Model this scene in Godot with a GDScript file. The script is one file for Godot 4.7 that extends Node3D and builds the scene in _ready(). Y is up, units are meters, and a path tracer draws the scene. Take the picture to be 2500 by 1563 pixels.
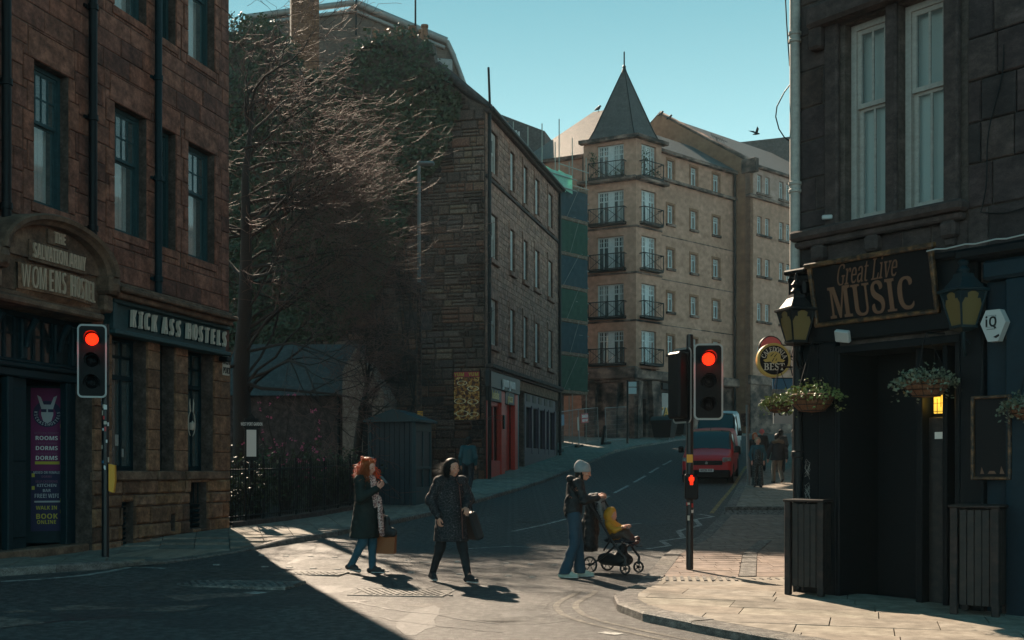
extends Node3D

# ---------------------------------------------------------------- mesh builder
class MB:
	var v := PackedVector3Array()
	var n := PackedVector3Array()
	var c := PackedColorArray()
	var col := Color.WHITE
	var xf := Transform3D.IDENTITY
	func tri(a: Vector3, b: Vector3, d: Vector3) -> void:
		a = xf * a; b = xf * b; d = xf * d
		var m := (b - a).cross(d - a).normalized()
		v.append(a); v.append(d); v.append(b)
		n.append(m); n.append(m); n.append(m)
		c.append(col); c.append(col); c.append(col)
	func tri_n(a: Vector3, b: Vector3, d: Vector3, na: Vector3, nb: Vector3, nd: Vector3) -> void:
		v.append(xf * a); v.append(xf * d); v.append(xf * b)
		var bs := xf.basis
		n.append((bs * na).normalized()); n.append((bs * nd).normalized()); n.append((bs * nb).normalized())
		c.append(col); c.append(col); c.append(col)
	func quad(a: Vector3, b: Vector3, d: Vector3, e: Vector3) -> void:
		tri(a, b, d); tri(a, d, e)
	func quad_n(a: Vector3, b: Vector3, d: Vector3, e: Vector3, na: Vector3, nb: Vector3, nd: Vector3, ne: Vector3) -> void:
		tri_n(a, b, d, na, nb, nd); tri_n(a, d, e, na, nd, ne)
	func box(x0: float, y0: float, z0: float, x1: float, y1: float, z1: float) -> void:
		var p := func(i: int) -> Vector3: return Vector3(x1 if i & 1 else x0, y1 if i & 2 else y0, z1 if i & 4 else z0)
		for f in [[4, 5, 7, 6], [1, 0, 2, 3], [5, 1, 3, 7], [0, 4, 6, 2], [6, 7, 3, 2], [0, 1, 5, 4]]:
			quad(p.call(f[0]), p.call(f[1]), p.call(f[2]), p.call(f[3]))
	# block with its front (z1) face edges chamfered
	func block(x0: float, y0: float, x1: float, y1: float, z0: float, z1: float, b: float) -> void:
		b = minf(b, minf(x1 - x0, y1 - y0) * 0.3)
		var z := z1 - b
		var a := [Vector3(x0, y0, z0), Vector3(x1, y0, z0), Vector3(x1, y1, z0), Vector3(x0, y1, z0)]
		var m := [Vector3(x0, y0, z), Vector3(x1, y0, z), Vector3(x1, y1, z), Vector3(x0, y1, z)]
		var t := [Vector3(x0 + b, y0 + b, z1), Vector3(x1 - b, y0 + b, z1), Vector3(x1 - b, y1 - b, z1), Vector3(x0 + b, y1 - b, z1)]
		quad(t[0], t[1], t[2], t[3])
		for i in 4:
			var j := (i + 1) % 4
			quad(m[i], m[j], t[j], t[i])
			quad(a[i], a[j], m[j], m[i])
	# box with all edges chamfered
	func cbox(x0: float, y0: float, z0: float, x1: float, y1: float, z1: float, b: float) -> void:
		b = minf(b, minf(minf(x1 - x0, y1 - y0), z1 - z0) * 0.45)
		var lo := Vector3(x0, y0, z0); var hi := Vector3(x1, y1, z1)
		var g := func(s: Vector3i, ax: int) -> Vector3:
			var p := Vector3()
			for k in 3:
				var o: float = 0.0 if k == ax else b
				p[k] = hi[k] - o if s[k] > 0 else lo[k] + o
			return p
		for ax in 3:
			var u := (ax + 1) % 3; var w := (ax + 2) % 3
			for sg in [-1, 1]:
				var q := []
				for k in [[-1, -1], [1, -1], [1, 1], [-1, 1]]:
					var s := Vector3i(); s[ax] = sg; s[u] = k[0]; s[w] = k[1]
					q.append(g.call(s, ax))
				if sg > 0: quad(q[0], q[1], q[2], q[3])
				else: quad(q[3], q[2], q[1], q[0])
			for su in [-1, 1]:
				for sw in [-1, 1]:
					var s0 := Vector3i(); s0[ax] = -1; s0[u] = su; s0[w] = sw
					var s1 := s0; s1[ax] = 1
					var q2 := [g.call(s0, u), g.call(s1, u), g.call(s1, w), g.call(s0, w)]
					if su * sw > 0: quad(q2[3], q2[2], q2[1], q2[0])
					else: quad(q2[0], q2[1], q2[2], q2[3])
		for i in 8:
			var s2 := Vector3i(1 if i & 1 else -1, 1 if i & 2 else -1, 1 if i & 4 else -1)
			if s2.x * s2.y * s2.z > 0: tri(g.call(s2, 0), g.call(s2, 1), g.call(s2, 2))
			else: tri(g.call(s2, 2), g.call(s2, 1), g.call(s2, 0))
	func bar(a: Vector3, b: Vector3, r: float, sides := 5) -> void:
		tube([a, b], [r, r], sides)
	func tube(pts: Array, rad: Array, sides := 6, cap := true) -> void:
		var np := pts.size()
		var ring0: Array = []; var nr0: Array = []
		var up := Vector3.UP
		for i in np:
			var t: Vector3 = (pts[mini(i + 1, np - 1)] - pts[maxi(i - 1, 0)]).normalized()
			if i == 0 and absf(t.y) > 0.9: up = Vector3.RIGHT
			var sx := t.cross(up).normalized()
			if sx.length() < 0.5: sx = t.cross(Vector3(0.3, 0.5, 0.8)).normalized()
			var sy := sx.cross(t).normalized()
			up = sy
			var ring := []; var nr := []
			for k in sides:
				var a := TAU * k / sides
				var dv := sx * cos(a) + sy * sin(a)
				nr.append(dv); ring.append(pts[i] + dv * rad[i])
			if i > 0:
				for k in sides:
					var k2 := (k + 1) % sides
					quad_n(ring0[k2], ring0[k], ring[k], ring[k2], nr0[k2], nr0[k], nr[k], nr[k2])
			if cap and (i == 0 or i == np - 1):
				for k in range(1, sides - 1):
					if i == 0: tri(ring[0], ring[k], ring[k + 1])
					else: tri(ring[0], ring[k + 1], ring[k])
			ring0 = ring; nr0 = nr
	# profile: array of Vector2(radius, y)
	func lathe(o: Vector3, prof: Array, sides := 16, flat := false) -> void:
		for i in prof.size() - 1:
			var a: Vector2 = prof[i]; var b: Vector2 = prof[i + 1]
			var e := (b - a).normalized()
			for k in sides:
				var t0 := TAU * k / sides; var t1 := TAU * (k + 1) / sides
				var d0 := Vector3(cos(t0), 0, -sin(t0)); var d1 := Vector3(cos(t1), 0, -sin(t1))
				var q := [o + d0 * a.x + Vector3.UP * a.y, o + d1 * a.x + Vector3.UP * a.y, o + d1 * b.x + Vector3.UP * b.y, o + d0 * b.x + Vector3.UP * b.y]
				if flat:
					quad(q[0], q[1], q[2], q[3])
				else:
					var n0 := d0 * e.y - Vector3.UP * e.x; var n1 := d1 * e.y - Vector3.UP * e.x
					quad_n(q[0], q[1], q[2], q[3], n0, n1, n1, n0)
	# polygon in local XY, extruded z0..z1
	func ext(poly: PackedVector2Array, z0: float, z1: float, back := true) -> void:
		if Geometry2D.is_polygon_clockwise(poly): poly.reverse()   # y up: counter-clockwise outline
		var ix := Geometry2D.triangulate_polygon(poly)
		for i in range(0, ix.size(), 3):
			var a := poly[ix[i]]; var b := poly[ix[i + 1]]; var d := poly[ix[i + 2]]
			if (b - a).cross(d - a) < 0:
				var s := b; b = d; d = s
			tri(Vector3(a.x, a.y, z1), Vector3(b.x, b.y, z1), Vector3(d.x, d.y, z1))
			if back: tri(Vector3(a.x, a.y, z0), Vector3(d.x, d.y, z0), Vector3(b.x, b.y, z0))
		var area := 0.0
		for i in poly.size():
			area += poly[i].cross(poly[(i + 1) % poly.size()])
		for i in poly.size():
			var a := poly[i]; var b := poly[(i + 1) % poly.size()]
			if area < 0:
				var s := a; a = b; b = s
			quad(Vector3(a.x, a.y, z0), Vector3(b.x, b.y, z0), Vector3(b.x, b.y, z1), Vector3(a.x, a.y, z1))
	func mesh() -> ArrayMesh:
		var ar := []
		ar.resize(Mesh.ARRAY_MAX)
		ar[Mesh.ARRAY_VERTEX] = v; ar[Mesh.ARRAY_NORMAL] = n; ar[Mesh.ARRAY_COLOR] = c
		var m := ArrayMesh.new()
		m.add_surface_from_arrays(Mesh.PRIMITIVE_TRIANGLES, ar)
		return m

# ---------------------------------------------------------------- projection helpers (photo pixels of 2500 x 1563)
const F := 2800.0
const EYE := 1.55
const SX := 0.249
const SD := 0.9685
var M := {}
var T := {}
var used := {}
var rng := RandomNumberGenerator.new()

func P(u: float, w: float, d: float) -> Vector3:
	return Vector3((u - 1250.0) / F * d, EYE + (1150.0 - w) / F * d, -d)

const KD := [-80.0, 0.0, 12.0, 16.0, 20.0, 24.0, 30.0, 35.0, 39.0, 43.0, 50.0, 56.0, 62.0, 68.0, 75.0, 90.0, 120.0, 200.0, 900.0]
const KH := [-0.5, -0.04, 0.0, 0.03, 0.08, 0.17, 0.38, 0.64, 0.87, 1.13, 1.72, 2.25, 2.82, 3.35, 3.9, 5.0, 6.5, 8.0, 9.0]
func prof(d: float) -> float:
	for i in KD.size() - 1:
		if d <= KD[i + 1]:
			return lerpf(KH[i], KH[i + 1], clampf((d - KD[i]) / (KD[i + 1] - KD[i]), 0, 1))
	return KH[-1]
func G(x: float, d: float) -> float:
	var h := (prof(d - 1.2) + prof(d) + prof(d + 1.2)) / 3.0
	return h + 0.11 * smoothstep(0, 1, (-x - 2.0) / 5.0) * (1.0 - smoothstep(22.0, 30.0, d))
# point on the ground (plus off) seen at pixel u, w
func gp(u: float, w: float, off := 0.0) -> Vector3:
	var d := 10.0
	var best := 10.0; var err := 1e9
	while d < 90.0:
		var p := P(u, w, d)
		var e := absf(p.y - G(p.x, d) - off)
		if e < err:
			err = e; best = d
		d += 0.05
	var q := P(u, w, best)
	q.y = G(q.x, best) + off
	return q

func frame(x: float, d: float, dx: float, dd: float, y := 0.0) -> Transform3D:
	var ax := Vector3(dx, 0, -dd).normalized()
	return Transform3D(Basis(ax, Vector3.UP, ax.cross(Vector3.UP)), Vector3(x, y, -d))
func on(t: Transform3D, u: float, w: float, z := 0.0) -> Vector2:
	var o := Vector3(0, EYE, 0)
	var dir := Vector3((u - 1250.0) / F, (1150.0 - w) / F, -1)
	var nn := t.basis.z
	var k := (t.origin + nn * z - o).dot(nn) / dir.dot(nn)
	var l := t.affine_inverse() * (o + dir * k)
	return Vector2(l.x, l.y)

# ---------------------------------------------------------------- nodes
func numbered(called: String) -> String:
	if not used.has(called):
		used[called] = 0
		return called
	used[called] += 1
	return "%s_%03d" % [called, used[called]]
func thing(called: String, label: String, category: String, at := Transform3D.IDENTITY, group := "") -> Node3D:
	var o := Node3D.new()
	o.name = numbered(called)
	add_child(o)
	o.transform = at
	o.set_meta("label", label); o.set_meta("category", category)
	if group: o.set_meta("group", group)
	return o
func at(x: float, y: float, z: float, turn := 0.0) -> Transform3D:
	return Transform3D(Basis(Vector3.UP, turn), Vector3(x, y, z))
func part(called: String, parent: Node3D, where := Vector3.ZERO) -> Node3D:
	var o := Node3D.new()
	o.name = called
	parent.add_child(o, true)
	o.position = where
	return o
func put(called: String, mb: MB, m: Material, parent: Node3D, kind := "") -> MeshInstance3D:
	var o := MeshInstance3D.new()
	o.name = called
	o.mesh = mb.mesh()
	o.material_override = m
	parent.add_child(o, true)
	if kind: o.set_meta("kind", kind)
	return o
func setting(called: String, mb: MB, m: Material) -> MeshInstance3D:
	var o := put(numbered(called), mb, m, self, "structure")
	return o
func text(called: String, s: String, size: float, depth: float, m: Material, parent: Node3D, pos: Vector3, sx := 1.0, serif := false, bold := 0, turn := 0.0, shear := 0.0) -> MeshInstance3D:
	var t := TextMesh.new()
	var f := SystemFont.new()
	f.font_names = PackedStringArray(["Droid Serif" if serif else "Droid Sans"])
	if bold: f.font_weight = bold
	t.font = f; t.text = s
	t.font_size = 64
	t.pixel_size = size / 46.0
	t.depth = depth
	t.curve_step = 2.0
	var o := MeshInstance3D.new()
	o.name = called
	o.mesh = t
	o.material_override = m
	parent.add_child(o, true)
	var b := Basis(Vector3(sx, 0, 0), Vector3(shear, 1, 0), Vector3(0, 0, 1))
	o.transform = Transform3D(Basis(Vector3.BACK, turn) * b, pos)
	return o

# ---------------------------------------------------------------- materials
func lin(r: float, g: float, b: float) -> Color:
	return Color(r, g, b).linear_to_srgb()
func noise_img(freq: float, oct: int, sd: int, kind := FastNoiseLite.TYPE_SIMPLEX_SMOOTH, size := 512) -> Image:
	var f := FastNoiseLite.new()
	f.noise_type = kind
	f.frequency = freq; f.fractal_octaves = oct; f.seed = sd
	return f.get_seamless_image(size, size)
# grey texture mixing several noises; each layer [image, weight, contrast]
func mix_tex(called: String, layers: Array, lo: float, hi: float, bump := 3.0, tint := Color(1, 1, 1)) -> void:
	var size: int = layers[0][0].get_width()
	var datas := []
	for l in layers:
		l[0].convert(Image.FORMAT_L8)
		datas.append(l[0].get_data())
	var out := PackedByteArray(); out.resize(size * size * 3)
	var hgt := PackedByteArray(); hgt.resize(size * size)
	for i in size * size:
		var s := 0.0
		for k in layers.size():
			s += (datas[k][i] / 255.0 - 0.5) * layers[k][1]
		var g := clampf(0.5 + s, 0, 1)
		hgt[i] = int(g * 255)
		var val := lerpf(lo, hi, g)
		var w := 1.0 - g
		out[i * 3] = int(clampf(val * lerpf(1.0, tint.r, w), 0, 1) * 255)
		out[i * 3 + 1] = int(clampf(val * lerpf(1.0, tint.g, w), 0, 1) * 255)
		out[i * 3 + 2] = int(clampf(val * lerpf(1.0, tint.b, w), 0, 1) * 255)
	T[called] = ImageTexture.create_from_image(Image.create_from_data(size, size, false, Image.FORMAT_RGB8, out))
	var h := Image.create_from_data(size, size, false, Image.FORMAT_L8, hgt)
	h.convert(Image.FORMAT_RGBA8)
	h.bump_map_to_normal_map(bump)
	T[called + "_n"] = ImageTexture.create_from_image(h)
func mat(called: String, c: Color, rough := 0.85, tex := "", size := 1.0, nrm := 0.6, spec := 0.5) -> StandardMaterial3D:
	var m := StandardMaterial3D.new()
	m.resource_name = called
	m.albedo_color = c
	m.roughness = rough
	m.metallic_specular = spec
	if tex:
		m.albedo_texture = T[tex]
		m.uv1_triplanar = true; m.uv1_world_triplanar = true
		m.uv1_scale = Vector3.ONE / size
		if nrm > 0:
			m.normal_enabled = true
			m.normal_texture = T[tex + "_n"]
			m.normal_scale = nrm
	m.vertex_color_use_as_albedo = true
	M[called] = m
	return m
func glass_mat(called: String, c: Color, alpha: float) -> void:
	var m := StandardMaterial3D.new()
	m.resource_name = called
	m.albedo_color = Color(c.r, c.g, c.b, alpha)
	m.transparency = BaseMaterial3D.TRANSPARENCY_ALPHA
	m.roughness = 0.03
	M[called] = m

func textures() -> void:
	var fine := noise_img(0.12, 3, 1); var mid := noise_img(0.03, 4, 2); var low := noise_img(0.008, 4, 3)
	var cell := noise_img(0.05, 2, 4, FastNoiseLite.TYPE_CELLULAR)
	var white := noise_img(0.45, 1, 5, FastNoiseLite.TYPE_VALUE)
	var streak := noise_img(0.03, 3, 6)
	streak.resize(512, 64, Image.INTERPOLATE_LANCZOS); streak.resize(512, 512, Image.INTERPOLATE_LANCZOS)
	mix_tex("stone", [[fine, 0.5], [mid, 0.6], [low, 0.9]], 0.5, 1.0, 3.0, Color(0.95, 0.92, 0.9))
	mix_tex("soot", [[mid, 0.5], [low, 1.5], [fine, 0.3]], 0.12, 1.15, 3.0, Color(0.8, 0.8, 0.82))
	mix_tex("asphalt", [[white, 1.0], [fine, 0.6], [mid, 0.4], [low, 0.8]], 0.32, 1.08, 5.0)
	mix_tex("render", [[white, 0.25], [mid, 0.3], [streak, 0.6], [low, 0.5]], 0.68, 1.0, 2.0, Color(0.95, 0.9, 0.85))
	mix_tex("slab", [[white, 0.3], [mid, 0.35], [low, 0.7]], 0.62, 1.0, 2.0, Color(0.97, 0.95, 0.92))
	mix_tex("rubble", [[cell, 0.6], [mid, 0.6], [fine, 0.4]], 0.4, 1.0, 6.0)
	mix_tex("cloth", [[fine, 0.4], [white, 0.4], [mid, 0.3]], 0.7, 1.0, 3.0)
	mix_tex("paint", [[low, 0.5], [mid, 0.3], [streak, 0.4]], 0.75, 1.0, 1.0)
	# slate courses: fine flat print of overlapping rows, too small to pick apart
	var sl := Image.create(512, 512, false, Image.FORMAT_L8)
	var r := RandomNumberGenerator.new(); r.seed = 9
	for row in 32:
		var x := r.randi() % 16
		while x < 528:
			var w := r.randi_range(14, 22)
			var g := r.randf_range(0.35, 0.8)
			sl.fill_rect(Rect2i(x - 16, row * 16, w - 1, 15), Color(g, g, g))
			sl.fill_rect(Rect2i(x - 16, row * 16, w - 1, 2), Color(g * 0.7, g * 0.7, g * 0.7))
			x += w
	mix_tex("slate", [[sl, 0.9], [fine, 0.3], [low, 0.3]], 0.55, 1.0, 4.0)
	# squiggled print cloth, spotted scarf
	var wig := FastNoiseLite.new()
	wig.noise_type = FastNoiseLite.TYPE_SIMPLEX_SMOOTH; wig.frequency = 0.03; wig.seed = 21; wig.fractal_type = FastNoiseLite.FRACTAL_NONE
	var wi := wig.get_seamless_image(256, 256)
	var im := Image.create(256, 256, false, Image.FORMAT_RGB8); var im2 := Image.create(256, 256, false, Image.FORMAT_RGB8)
	var spots := noise_img(0.045, 2, 33, FastNoiseLite.TYPE_SIMPLEX_SMOOTH, 256)
	for y in 256:
		for x in 256:
			var k := absf(wi.get_pixel(x, y).r - 0.5)
			im.set_pixel(x, y, Color(0.46, 0.41, 0.42) if k < 0.03 else Color(0.045, 0.05, 0.06))
			var s := spots.get_pixel(x, y).r
			im2.set_pixel(x, y, Color(0.33, 0.10, 0.14) if s > 0.56 else Color(0.86, 0.74, 0.70))
	T["squiggle"] = ImageTexture.create_from_image(im)
	T["spots"] = ImageTexture.create_from_image(im2)

func stuffs() -> void:
	mat("red_stone", lin(0.45, 0.185, 0.125), 0.9, "stone", 1.7, 0.7)
	mat("red_stone_dark", lin(0.20, 0.10, 0.075), 0.92, "soot", 2.3, 0.8)
	mat("mortar", lin(0.17, 0.12, 0.10), 0.95, "stone", 1.1, 0.5)
	mat("carved_stone", lin(0.30, 0.18, 0.12), 0.9, "stone", 2.9, 0.5)
	mat("pale_stone", lin(0.42, 0.23, 0.14), 0.9, "stone", 1.3, 0.5)
	mat("brown_stone", lin(0.58, 0.33, 0.25), 0.92, "stone", 1.6, 0.8)
	mat("rubble_stone", lin(0.42, 0.25, 0.19), 0.95, "rubble", 1.3, 1.2)
	mat("black_stone", lin(0.125, 0.082, 0.074), 0.92, "stone", 1.3, 0.9)
	mat("harling", lin(0.70, 0.38, 0.275), 0.93, "render", 6.0, 0.35)
	mat("harling_pink", lin(0.62, 0.40, 0.34), 0.93, "render", 6.0, 0.35)
	mat("harling_brown", lin(0.42, 0.20, 0.115), 0.93, "render", 6.0, 0.35)
	mat("base_stone", lin(0.36, 0.22, 0.17), 0.92, "soot", 6.0, 0.6)
	mat("slate", lin(0.12, 0.115, 0.112), 0.7, "slate", 3.2, 0.9, 0.35)
	mat("slate_brown", lin(0.21, 0.125, 0.09), 0.55, "slate", 3.6, 0.9, 0.45)
	mat("lead", lin(0.34, 0.31, 0.29), 0.55, "paint", 1.5, 0.2)
	mat("asphalt", lin(0.145, 0.137, 0.131), 0.65, "asphalt", 0.8, 1.8)
	mat("asphalt_old", lin(0.33, 0.23, 0.19), 0.7, "asphalt", 0.7, 1.0)
	mat("asphalt_dark", lin(0.085, 0.083, 0.082), 0.6, "asphalt", 0.6, 1.0)
	mat("asphalt_pale", lin(0.185, 0.175, 0.165), 0.7, "asphalt", 0.7, 1.5)
	mat("asphalt_brown", lin(0.155, 0.135, 0.12), 0.65, "asphalt", 1.2, 1.5)
	mat("tar", lin(0.03, 0.03, 0.032), 0.45)
	mat("slab", lin(0.42, 0.375, 0.32), 0.8, "slab", 1.4, 0.4)
	mat("slab_red", lin(0.37, 0.285, 0.245), 0.8, "slab", 1.4, 0.4)
	mat("slab_plain", lin(0.34, 0.305, 0.265), 0.85, "slab", 1.4, 0.4)
	mat("joint", lin(0.07, 0.065, 0.06), 0.95, "asphalt", 0.5, 0.5)
	mat("granite", lin(0.33, 0.305, 0.28), 0.75, "asphalt", 0.8, 0.8)
	mat("white_line", lin(0.62, 0.60, 0.56), 0.7, "asphalt", 1.1, 0.5)
	mat("worn_line", lin(0.20, 0.175, 0.14), 0.75, "asphalt", 1.1, 0.5)
	mat("yellow_line", lin(0.50, 0.32, 0.10), 0.7, "asphalt", 1.1, 0.5)
	mat("soil", lin(0.05, 0.04, 0.03), 0.95, "rubble", 0.8, 1.0)
	mat("white_paint", lin(0.72, 0.72, 0.70), 0.45, "paint", 0.8, 0.1)
	mat("old_white", lin(0.52, 0.46, 0.41), 0.6, "paint", 0.6, 0.3)
	mat("teal_paint", lin(0.045, 0.095, 0.105), 0.55, "paint", 0.9, 0.2, 0.35)
	mat("teal_dark", lin(0.012, 0.032, 0.04), 0.55, "paint", 0.9, 0.2, 0.3)
	mat("pub_paint", lin(0.004, 0.007, 0.009), 0.55, "paint", 0.9, 0.2, 0.28)
	mat("pub_blue", lin(0.012, 0.032, 0.045), 0.6, "paint", 0.9, 0.2, 0.3)
	mat("iron", lin(0.010, 0.011, 0.012), 0.5, "paint", 0.5, 0.2, 0.32)
	mat("steel", lin(0.35, 0.36, 0.36), 0.45, "paint", 0.5, 0.1).metallic = 0.6
	mat("pole_grey", lin(0.20, 0.21, 0.21), 0.5, "paint", 0.5, 0.1)
	mat("pole_brown", lin(0.10, 0.055, 0.04), 0.7, "soot", 0.6, 0.4)
	mat("black_plastic", lin(0.006, 0.006, 0.007), 0.5, "", 1.0, 0.0, 0.28)
	mat("pole_black", lin(0.012, 0.013, 0.015), 0.4, "paint", 0.4, 0.1)
	mat("signal_white", lin(0.42, 0.42, 0.41), 0.5)
	mat("bracket_black", lin(0.02, 0.021, 0.022), 0.4)
	mat("gold_wood", lin(0.22, 0.10, 0.035), 0.5, "soot", 0.5, 0.4)
	mat("gilt", lin(0.15, 0.068, 0.035), 0.5)
	mat("gold", lin(0.52, 0.36, 0.10), 0.4)
	mat("letter_cream", lin(0.55, 0.48, 0.40), 0.6)
	mat("letter_white", lin(0.75, 0.73, 0.70), 0.6)
	mat("letter_stone", lin(0.52, 0.36, 0.26), 0.85)
	mat("name_stone", lin(0.56, 0.38, 0.27), 0.85, "stone", 1.2, 0.4)
	mat("sticker_red", lin(0.5, 0.04, 0.04), 0.5)
	mat("yellow_box", lin(0.75, 0.33, 0.01), 0.45)
	mat("magenta", lin(0.165, 0.008, 0.085), 0.7)
	mat("navy", lin(0.016, 0.014, 0.06), 0.7)
	mat("lettering_pale", lin(0.42, 0.42, 0.44), 0.7)
	mat("lettering_dim", lin(0.20, 0.07, 0.14), 0.7)
	mat("lettering_yellow", lin(0.50, 0.40, 0.04), 0.7)
	mat("red_shop", lin(0.72, 0.055, 0.03), 0.5, "paint", 1.2, 0.1)
	mat("purple_shop", lin(0.045, 0.037, 0.07), 0.55, "paint", 1.2, 0.1)
	mat("shop_fascia", lin(0.02, 0.028, 0.033), 0.5, "paint", 1.2, 0.1)
	mat("wood", lin(0.22, 0.12, 0.06), 0.7, "soot", 0.8, 0.4)
	mat("dark_wood", lin(0.022, 0.012, 0.009), 0.6, "soot", 0.6, 0.4)
	mat("net_green", lin(0.006, 0.06, 0.036), 0.85, "paint", 2.0, 0.2)
	mat("net_blue", lin(0.004, 0.042, 0.058), 0.85, "paint", 2.0, 0.2)
	mat("mint_sheet", lin(0.30, 0.65, 0.50), 0.6, "paint", 2.0, 0.2)
	M.mint_sheet.backlight_enabled = true; M.mint_sheet.backlight = Color(0.35, 0.6, 0.5)
	mat("plank", lin(0.30, 0.20, 0.14), 0.9, "stone", 1.0, 0.3)
	mat("scaffold", lin(0.24, 0.25, 0.22), 0.5)
	mat("bark", lin(0.075, 0.052, 0.042), 0.9, "rubble", 0.5, 0.8)
	mat("twig", lin(0.15, 0.08, 0.065), 0.65, "", 1.0, 0.0, 0.3)
	mat("leaf_dark", lin(0.035, 0.055, 0.018), 0.55)
	mat("leaf_ivy", lin(0.05, 0.055, 0.022), 0.6)
	mat("leaf_basket", lin(0.16, 0.19, 0.05), 0.45)
	mat("leaf_grey", lin(0.14, 0.16, 0.11), 0.6)
	for k in ["leaf_dark", "leaf_ivy", "leaf_basket", "leaf_grey"]:
		M[k].backlight_enabled = true
		M[k].backlight = Color(0.25, 0.28, 0.08)
	mat("blossom", lin(0.50, 0.09, 0.18), 0.6)
	mat("curtain", lin(0.62, 0.60, 0.56), 0.9, "cloth", 1.2, 0.3)
	mat("blind", lin(0.46, 0.50, 0.47), 0.6)
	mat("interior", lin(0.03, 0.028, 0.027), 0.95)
	mat("brick_red", lin(0.38, 0.15, 0.09), 0.9, "stone", 0.9, 0.5)
	mat("brick_orange", lin(0.42, 0.19, 0.11), 0.9, "stone", 0.9, 0.5)
	mat("pale_pink", lin(0.40, 0.29, 0.24), 0.9, "render", 3.0, 0.3)
	mat("kiosk", lin(0.004, 0.035, 0.052), 0.5, "paint", 1.0, 0.1)
	mat("kiosk_light", lin(0.008, 0.062, 0.082), 0.5, "paint", 1.0, 0.1)
	mat("paper", lin(0.70, 0.70, 0.68), 0.8)
	mat("sign_red", lin(0.50, 0.03, 0.04), 0.5)
	mat("sign_blue", lin(0.02, 0.13, 0.24), 0.5)
	mat("sign_pink", lin(0.70, 0.13, 0.12), 0.5)
	mat("bin_green", lin(0.006, 0.045, 0.05), 0.45)
	mat("coir", lin(0.30, 0.13, 0.06), 0.95, "rubble", 0.3, 0.8)
	mat("planter", lin(0.04, 0.02, 0.016), 0.7, "soot", 0.7, 0.5)
	mat("car_red", lin(0.55, 0.018, 0.026), 0.38, "", 1.0, 0.0, 0.45)
	mat("car_white", lin(0.66, 0.68, 0.70), 0.35)
	mat("rubber", lin(0.02, 0.02, 0.02), 0.8)
	mat("lamp_glass", lin(0.24, 0.175, 0.07), 0.3)
	M.lamp_glass.backlight_enabled = true; M.lamp_glass.backlight = Color(0.85, 0.70, 0.32)
	mat("skin", lin(0.56, 0.25, 0.165), 0.55)
	mat("skin_pale", lin(0.66, 0.33, 0.24), 0.55)
	for k in ["skin", "skin_pale"]:
		M[k].subsurf_scatter_enabled = true; M[k].subsurf_scatter_strength = 0.15
	glass_mat("glass", Color(0.75, 0.85, 0.85), 0.12)
	glass_mat("glass_dark", Color(0.10, 0.16, 0.18), 0.55)
	var wb := StandardMaterial3D.new(); wb.albedo_color = lin(0.02, 0.028, 0.03); wb.roughness = 0.05; wb.metallic_specular = 0.5; wb.resource_name = "dark_glass"; M["dark_glass"] = wb
	var e := StandardMaterial3D.new(); e.resource_name = "red_lamp"; e.albedo_color = lin(0.3, 0.01, 0.005); e.emission_enabled = true; e.emission = Color(1.0, 0.14, 0.04); e.emission_energy_multiplier = 1.3; M["red_lamp"] = e
	var e2 := StandardMaterial3D.new(); e2.resource_name = "lit_window"; e2.albedo_color = lin(0.3, 0.22, 0.06); e2.emission_enabled = true; e2.emission = Color(1.0, 0.78, 0.28); e2.emission_energy_multiplier = 0.42; M["lit_window"] = e2

# ---------------------------------------------------------------- walls
func cut(rects: Array, holes: Array) -> Array:
	for h in holes:
		var next := []
		for r in rects:
			if r[2] <= h[0] or r[0] >= h[2] or r[3] <= h[1] or r[1] >= h[3]:
				next.append(r); continue
			if r[0] < h[0]: next.append([r[0], r[1], h[0], r[3]])
			if r[2] > h[2]: next.append([h[2], r[1], r[2], r[3]])
			var a := maxf(r[0], h[0]); var b := minf(r[2], h[2])
			if r[1] < h[1]: next.append([a, r[1], b, h[1]])
			if r[3] > h[3]: next.append([a, h[3], b, r[3]])
		rects = next
	return rects
# wall in local XY with rectangular openings [x0,y0,x1,y1], between z0 (back) and z1 (front)
func wall_mb(mb: MB, x0: float, y0: float, x1: float, y1: float, holes: Array, z0: float, z1: float) -> void:
	for r in cut([[x0, y0, x1, y1]], holes):
		mb.quad(Vector3(r[0], r[1], z1), Vector3(r[2], r[1], z1), Vector3(r[2], r[3], z1), Vector3(r[0], r[3], z1))
		mb.quad(Vector3(r[2], r[1], z0), Vector3(r[0], r[1], z0), Vector3(r[0], r[3], z0), Vector3(r[2], r[3], z0))
	for h in holes:
		mb.quad(Vector3(h[0], h[1], z0), Vector3(h[0], h[1], z1), Vector3(h[0], h[3], z1), Vector3(h[0], h[3], z0))
		mb.quad(Vector3(h[2], h[1], z1), Vector3(h[2], h[1], z0), Vector3(h[2], h[3], z0), Vector3(h[2], h[3], z1))
		mb.quad(Vector3(h[0], h[1], z0), Vector3(h[2], h[1], z0), Vector3(h[2], h[1], z1), Vector3(h[0], h[1], z1))
		mb.quad(Vector3(h[0], h[3], z1), Vector3(h[2], h[3], z1), Vector3(h[2], h[3], z0), Vector3(h[0], h[3], z0))
	mb.quad(Vector3(x0, y0, z0), Vector3(x0, y0, z1), Vector3(x0, y1, z1), Vector3(x0, y1, z0))
	mb.quad(Vector3(x1, y0, z1), Vector3(x1, y0, z0), Vector3(x1, y1, z0), Vector3(x1, y1, z1))
	mb.quad(Vector3(x0, y1, z1), Vector3(x1, y1, z1), Vector3(x1, y1, z0), Vector3(x0, y1, z0))
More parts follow.
